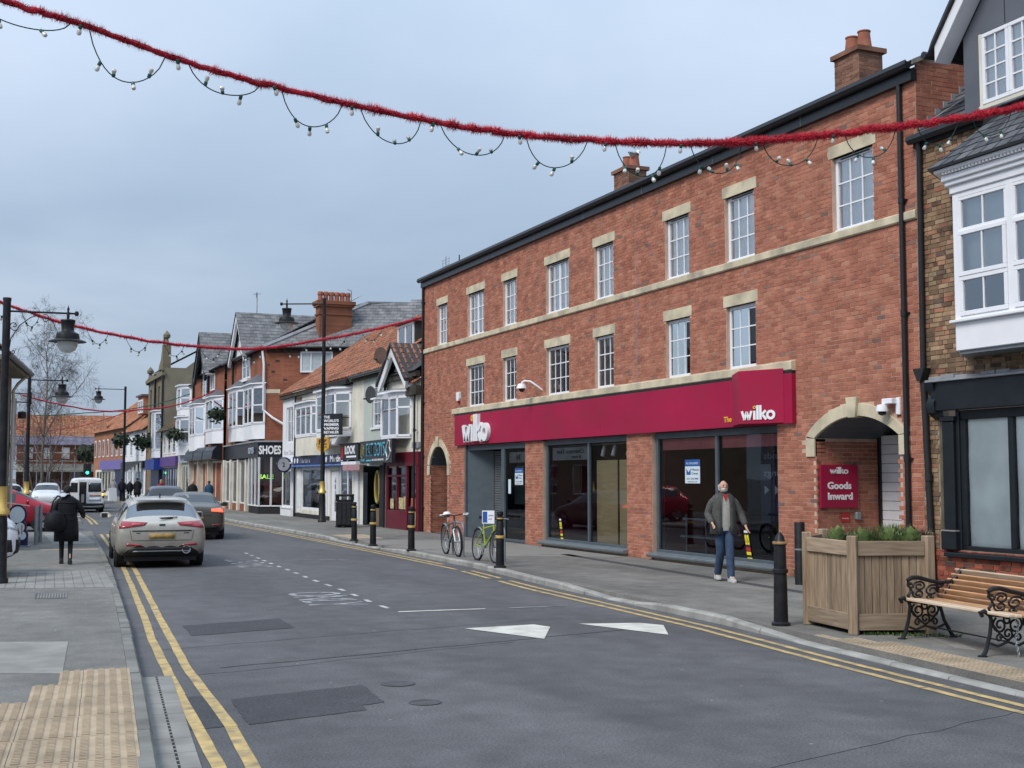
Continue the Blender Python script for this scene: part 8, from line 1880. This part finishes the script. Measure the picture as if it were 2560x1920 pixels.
# ------------------------------------------------------------------ bare birch
tr = thing('birch_tree', 'tall bare birch rising behind the second lamp post', 'tree', (4.15,97,PZ)); tr.scale = (.68,.68,.80)
bark = pm('birch_bark', (.17,.145,.125), .9, .3, 3, .2, 20); twig = pm('birch_twig', (.09,.065,.055), .9, .25, 4)
tk_ = MB(); tw_ = MB(); random.seed(21)
def branch(p, d, ln, r, lev):
    n = 6 if lev < 2 else 4; pts = [Vector(p)]; dd = Vector(d).normalized(); rs_ = [r]
    for i in range(n):
        dd = (dd+Vector((random.gauss(0,.13),random.gauss(0,.13),random.gauss(0,.08)+(.05 if lev < 2 else -.10 if lev > 2 else .0)))).normalized()
        pts.append(pts[-1]+dd*ln/n); rs_.append(max(r*(1-.75*(i+1)/n), .006))
    (tk_ if lev < 2 else tw_).tube(pts, rs_, 6 if lev < 2 else 3, caps=False)
    if lev >= 4: return
    m = (15, 9, 7, 6)[lev]
    for k in range(m):
        t = random.uniform(.22 if lev == 0 else .15, 1.0); i = min(int(t*n), n-1); q = pts[i].lerp(pts[i+1], t*n-i); base = (pts[i+1]-pts[i]).normalized(); az = random.uniform(0,2*math.pi)
        sp_ = random.uniform(.45,.85); s = base.cross(Vector((math.cos(az),math.sin(az),.2))).normalized(); nd = (base*(1-sp_*.55)+s*sp_+Vector((0,0,.15 if lev < 2 else -.05))).normalized()
        branch(q, nd, ln*(.42 if lev == 0 else .52)*random.uniform(.7,1.15)*(1.15-.45*t if lev == 0 else 1), max(r*(1-.7*t)*.5,.008), lev+1)
branch((0,0,0), (.02,0,1), 14.0, .20, 0); branch((.5,.3,0), (.12,0,1), 7.5, .13, 1); branch((-.5,-.2,0), (-.14,.05,1), 6.5, .11, 1); branch((.9,.3,0), (.25,0,1), 7.0, .10, 1); branch((-.9,.3,0), (-.25,0,1), 6.0, .10, 1)
tk_.build('trunk', bark, tr, True, recalc=False); stuff(tw_.build('crown', twig, tr, recalc=False))
random.seed(5)
# ------------------------------------------------------------------ small street things
rd = thing('round_panel_stand', 'navy stand with white round panels beside the red car', 'sign', (.98,35.4,PZ), R(-12)); rd.scale = (.72,.72,.82)
for z, r, x in ((1.02,.26,.05),(.62,.15,.16),(.36,.13,.24)):
    MB().lathe([(r+.06,-.05),(r+.07,.0),(r+.06,.05)], (x,0,z), 24, ax='y').build('rim', M['navyfascia'], rd, True); MB().lathe([(r,-.062),(r,.062)], (x,0,z), 24, ax='y').build('disc', M['poster'], rd, True)
MB().prism([(-.15,.75),(.12,.75),(.42,.3),(.42,.05),(.05,.05)], 'y', -.04, .04).build('frame', M['navyfascia'], rd); MB().box(-.1,.5,-.25,.25,0,.05).build('base', M['grey'], rd); MB().box(.20,.24,-.066,-.055,.4,.7).build('orange_mark', pm('orange_mark', (.55,.16,.05), .5), rd); MB().bar((-.5,.0,1.42),(.45,0,1.30),.04,.03).build('top_strip', M['cream'], rd)
for x, y in ((1.52,36.4),(1.68,37.6)):
    gp = thing('grey_post', 'short grey metal post right of the round panel stand' if x < 1.6 else 'second short grey metal post just behind the first', 'post', (x,y,PZ), 0, 'short grey posts'); MB().lathe([(.05,0),(.05,1.0),(.02,1.05),(0,1.05)], (0,0,0), 10).build('tube', M['grey'], gp, True); MB().lathe([(.09,0),(.09,.015)], (0,0,0), 10).build('foot', M['grey'], gp)
tl = thing('traffic_light', 'distant traffic light showing green beyond the white van', 'traffic light', (9.35,122,PZ), 0)
MB().lathe([(.07,0),(.06,3.0)], (0,0,0), 8).build('pole', M['blackmatt'], tl); MB().box(-.35,.35,-.12,.12,2.0,3.1).build('head', M['blackmatt'], tl, bevel=.03)
for z, m in ((2.85,M['trim']),(2.55,M['trim']),(2.25,pm('green_signal', (.02,.5,.25), .3, emit=(.03,1,.45), estr=3))): MB().lathe([(0,-.02),(.13,0),(.13,.03)], (0,-.14,z), 12, ax='y').build('lamp', m, tl)
def basket(lb, c, r):
    b = thing('hanging_basket', lb, 'hanging basket', c, 0, 'hanging baskets of evergreen foliage'); mb = MB()
    for _ in range(260):
        d = Vector((random.gauss(0,1),random.gauss(0,1),random.gauss(0,.55))).normalized(); p = d*r*random.uniform(.5,1.05); s = Vector((random.gauss(0,1),random.gauss(0,1),random.gauss(0,1))).normalized()*r*.22; e = d.cross(s).normalized()*r*.16; mb.add([p-s,p+e,p+s,p-e], [(0,1,2,3)])
    mb.build('foliage', g5, b, recalc=False); MB().bar((0,0,r*.3),(1.0,.1,r*.9),.05,.05).build('bracket', M['black'], b)
for lb, c, r in (('large evergreen hanging basket between the white bays past the shoe shop',(12.05,70,5.35),.5),('evergreen basket on the mossy cream cottage',(12.0,86,4.75),.5),('evergreen basket on the white-fronted house',(11.75,100.5,4.6),.75),('evergreen basket at the corner of the orange-roofed house',(11.25,112,5.05),.8),('long evergreen basket over the lilac shopfront',(11.4,150,4.6),1.3)): basket(lb, c, r)
gull = thing('herring_gull', 'white gull standing on the chimney pot of the brick shop', 'bird', (15.2,27.88,9.91), R(35))
def ell(c, a, b, h, n=10, m=7): return [[(c[0]+a*math.cos(k*math.pi/(m-1)-math.pi) if 0 else c[0]-a*math.cos(math.pi*i/(m-1)), c[1]+b*math.sin(math.pi*i/(m-1))*math.cos(2*math.pi*k/n), c[2]+h*math.sin(math.pi*i/(m-1))*math.sin(2*math.pi*k/n)) for k in range(n)] for i in range(m)]
gm = MB(); body_r = [(-.26,.02,.015,.20),(-.16,.05,.045,.185),(-.02,.08,.085,.17),(.10,.075,.085,.185),(.17,.05,.055,.23),(.20,.042,.045,.29),(.23,.045,.045,.335),(.27,.035,.035,.345),(.29,.012,.012,.338),(.345,.005,.006,.328)]
gm.loft([[(x,w*math.cos(2*math.pi*k/10),z+h*math.sin(2*math.pi*k/10)) for k in range(10)] for x,w,h,z in body_r]); gm.build('body', pm('gull_white', (.75,.75,.76), .8), gull, True)
for s in (-1,1):
    MB().loft([[(x,s*(w+.012),z-h),(x,s*(w+.03),z),(x,s*(w+.008),z+h)] for x,w,z,h in ((-.32,.0,.20,.01),(-.15,.045,.20,.04),(.0,.07,.20,.055),(.10,.06,.20,.04))]).build('wing', pm('gull_grey', (.32,.34,.37), .8) if s < 0 else bpy.data.materials['gull_grey'], gull, True); MB().tube([(.03,s*.03,.10),(.035,s*.03,.0)], .008, 5).build('leg', M['olive'], gull)
MB().tube([(.285,0,.338),(.34,0,.328),(.352,0,.318)], [.012,.009,.004], 6).build('bill', M['yletter'], gull)
# ------------------------------------------------------------------ bicycles locked by the kerb
def bicycle(label, loc, rz, frame, accent, lean=.03, basket_=False, bar_m=None, turn=0.):
    """mountain bike along local x (front +x)"""
    b = thing('bicycle', label, 'bicycle', loc, rz, 'bicycles parked by the kerb'); b.rotation_euler = (lean,0,rz); wr = .345; xf, xr = .54, -.54
    for x, nm in ((xr,'rear_wheel'),(xf,'front_wheel')):
        mb = MB(); mb.tube([(x+wr*.97*math.cos(k*math.pi/18),0,wr+wr*.97*math.sin(k*math.pi/18)) for k in range(36)], .027, 8, loop=True); w = mb.build(nm, M['rubber'], b, True)
        mb = MB(); mb.tube([(x+wr*.87*math.cos(k*math.pi/18),0,wr+wr*.87*math.sin(k*math.pi/18)) for k in range(36)], .013, 5, loop=True); mb.build('rim', M['grey'], w, True)
        mb = MB()
        for k in range(16): a = k*math.pi/8; mb.tube([(x,.02*(-1)**k,wr),(x+wr*.86*math.cos(a),0,wr+wr*.86*math.sin(a))], .0022, 3)
        mb.tube([(x,-.06,wr),(x,.06,wr)], .022, 8); mb.build('spokes', M['steel'], w)
    bb_, st_, ht, hd = (-.12,0,.30), (-.27,0,.76), (.33,0,.80), (.38,0,.66)
    mb = MB(); T = lambda a, c, r=.018: mb.tube([a,c], r, 8)
    T(bb_,st_); T((-.25,0,.70),(.335,0,.78),.020); T(bb_,(.37,0,.68),.022); T(ht,hd,.024)
    for s in (-1,1): T((xr,s*.06,wr),(-.13,s*.035,.30),.011); T((xr,s*.06,wr),(-.245,s*.03,.68),.010)
    mb.build('frame', frame, b, True)
    mb = MB()
    for s in (-1,1): mb.tube([(.40,s*.055,.60),(xf,s*.055,wr)], .017, 8)
    mb.tube([(.40,-.055,.60),(.385,0,.64),(.40,.055,.60)], .02, 8); mb.build('fork', accent, b, True)
    T2 = MB(); T2.tube([(.33,0,.80),(.315,0,.90),(.37,0,.93)], .016, 8); T2.tube([(.34,-.33,.955),(.36,-.12,.95),(.37,0,.93),(.36,.12,.95),(.34,.33,.955)], .012, 8); hb_ = T2.build('handlebar', M['blackmatt'], b, True)
    for s in (-1,1): MB().tube([(.34,s*.22,.955),(.335,s*.34,.957)], .018, 8).build('grip', bar_m or M['rubber'], hb_, True); MB().tube([(.36,s*.20,.945),(.42,s*.30,.935)], .006, 5).build('brake_lever', M['steel'], hb_)
    MB().tube([st_,(-.30,0,.90)], .014, 8).build('seat_post', M['steel'], b, True)
    MB().loft([[(x,-w,z-.02),(x,w,z-.02),(x,w*.9,z+.025),(x,0,z+.035),(x,-w*.9,z+.025)] for x,w,z in ((-.44,.05,.915),(-.40,.075,.92),(-.30,.065,.915),(-.20,.03,.91),(-.13,.02,.905))]).build('saddle', M['rubber'], b, True, bevel=.008)
    mb = MB(); mb.lathe([(.085,-.055),(.09,-.05),(.085,-.045)], (bb_[0],0,bb_[2]), 18, ax='y'); mb.bar((-.12,-.07,.30),(-.02,-.075,.16),.02,.012); mb.bar((-.12,.07,.30),(-.22,.075,.44),.02,.012); mb.box(-.06,.03,-.13,-.07,.145,.17); mb.box(-.27,-.18,.07,.13,.43,.455); mb.build('crankset', M['grey'], b)
    MB().loft([[(xr+.37*math.cos(a),-.03,wr+.37*math.sin(a)),(xr+.37*math.cos(a),.03,wr+.37*math.sin(a)),(xr+.385*math.cos(a),0,wr+.385*math.sin(a))] for a in [R(40+q*12) for q in range(9)]]).build('mudguard', M['grey'], b, True)
    return b
wf = pm('bike_white', (.66,.68,.70), .35); lime = pm('bike_lime', (.26,.36,.03), .5)
b1 = bicycle('grey bicycle with white fork and pale saddle cover, left of the lime-green one', (10.21,27.65,PZ), R(-95), pm('bike_grey', (.10,.105,.11), .4), wf, .05, bar_m=M['upvc'])
MB().lathe([(.0,.06),(.07,.05),(.10,.0),(.06,-.03),(0,-.04)], (-.30,0,.95), 12).build('saddle_bag', M['upvc'], b1, True)
bicycle('lime-green and black bicycle behind the bollard with the blue sign', (10.11,25.28,PZ), R(-91), lime, M['black'], -.06)
for x, y, lb in ((10.2,27.55,'hoop of the cycle rack holding the grey bicycle with white fork'),(10.2,25.1,'hoop of the cycle rack holding the lime bicycle')):
    rk = thing('cycle_rack', lb, 'cycle rack', (x+.12,y,PZ), R(90), 'grey steel cycle hoops'); MB().tube([(-.35,0,0),(-.35,0,.62),(-.30,0,.72),(-.22,0,.76),(.22,0,.76),(.30,0,.72),(.35,0,.62),(.35,0,0)], .025, 8).build('hoop', M['grey'], rk, True)
    for s in (-1,1): MB().lathe([(.06,0),(.06,.012)], (s*.35,0,0), 10).build('foot', M['grey'], rk)
ab = thing('a_board', 'white A-board on the pavement beside the far walking group', 'sign', (9.9,104,PZ), R(10)); MB().prism([(-.25,0),(-.02,1.0),(.02,1.0),(.25,0)], 'x', -.3, .3).build('panels', M['white'], ab)
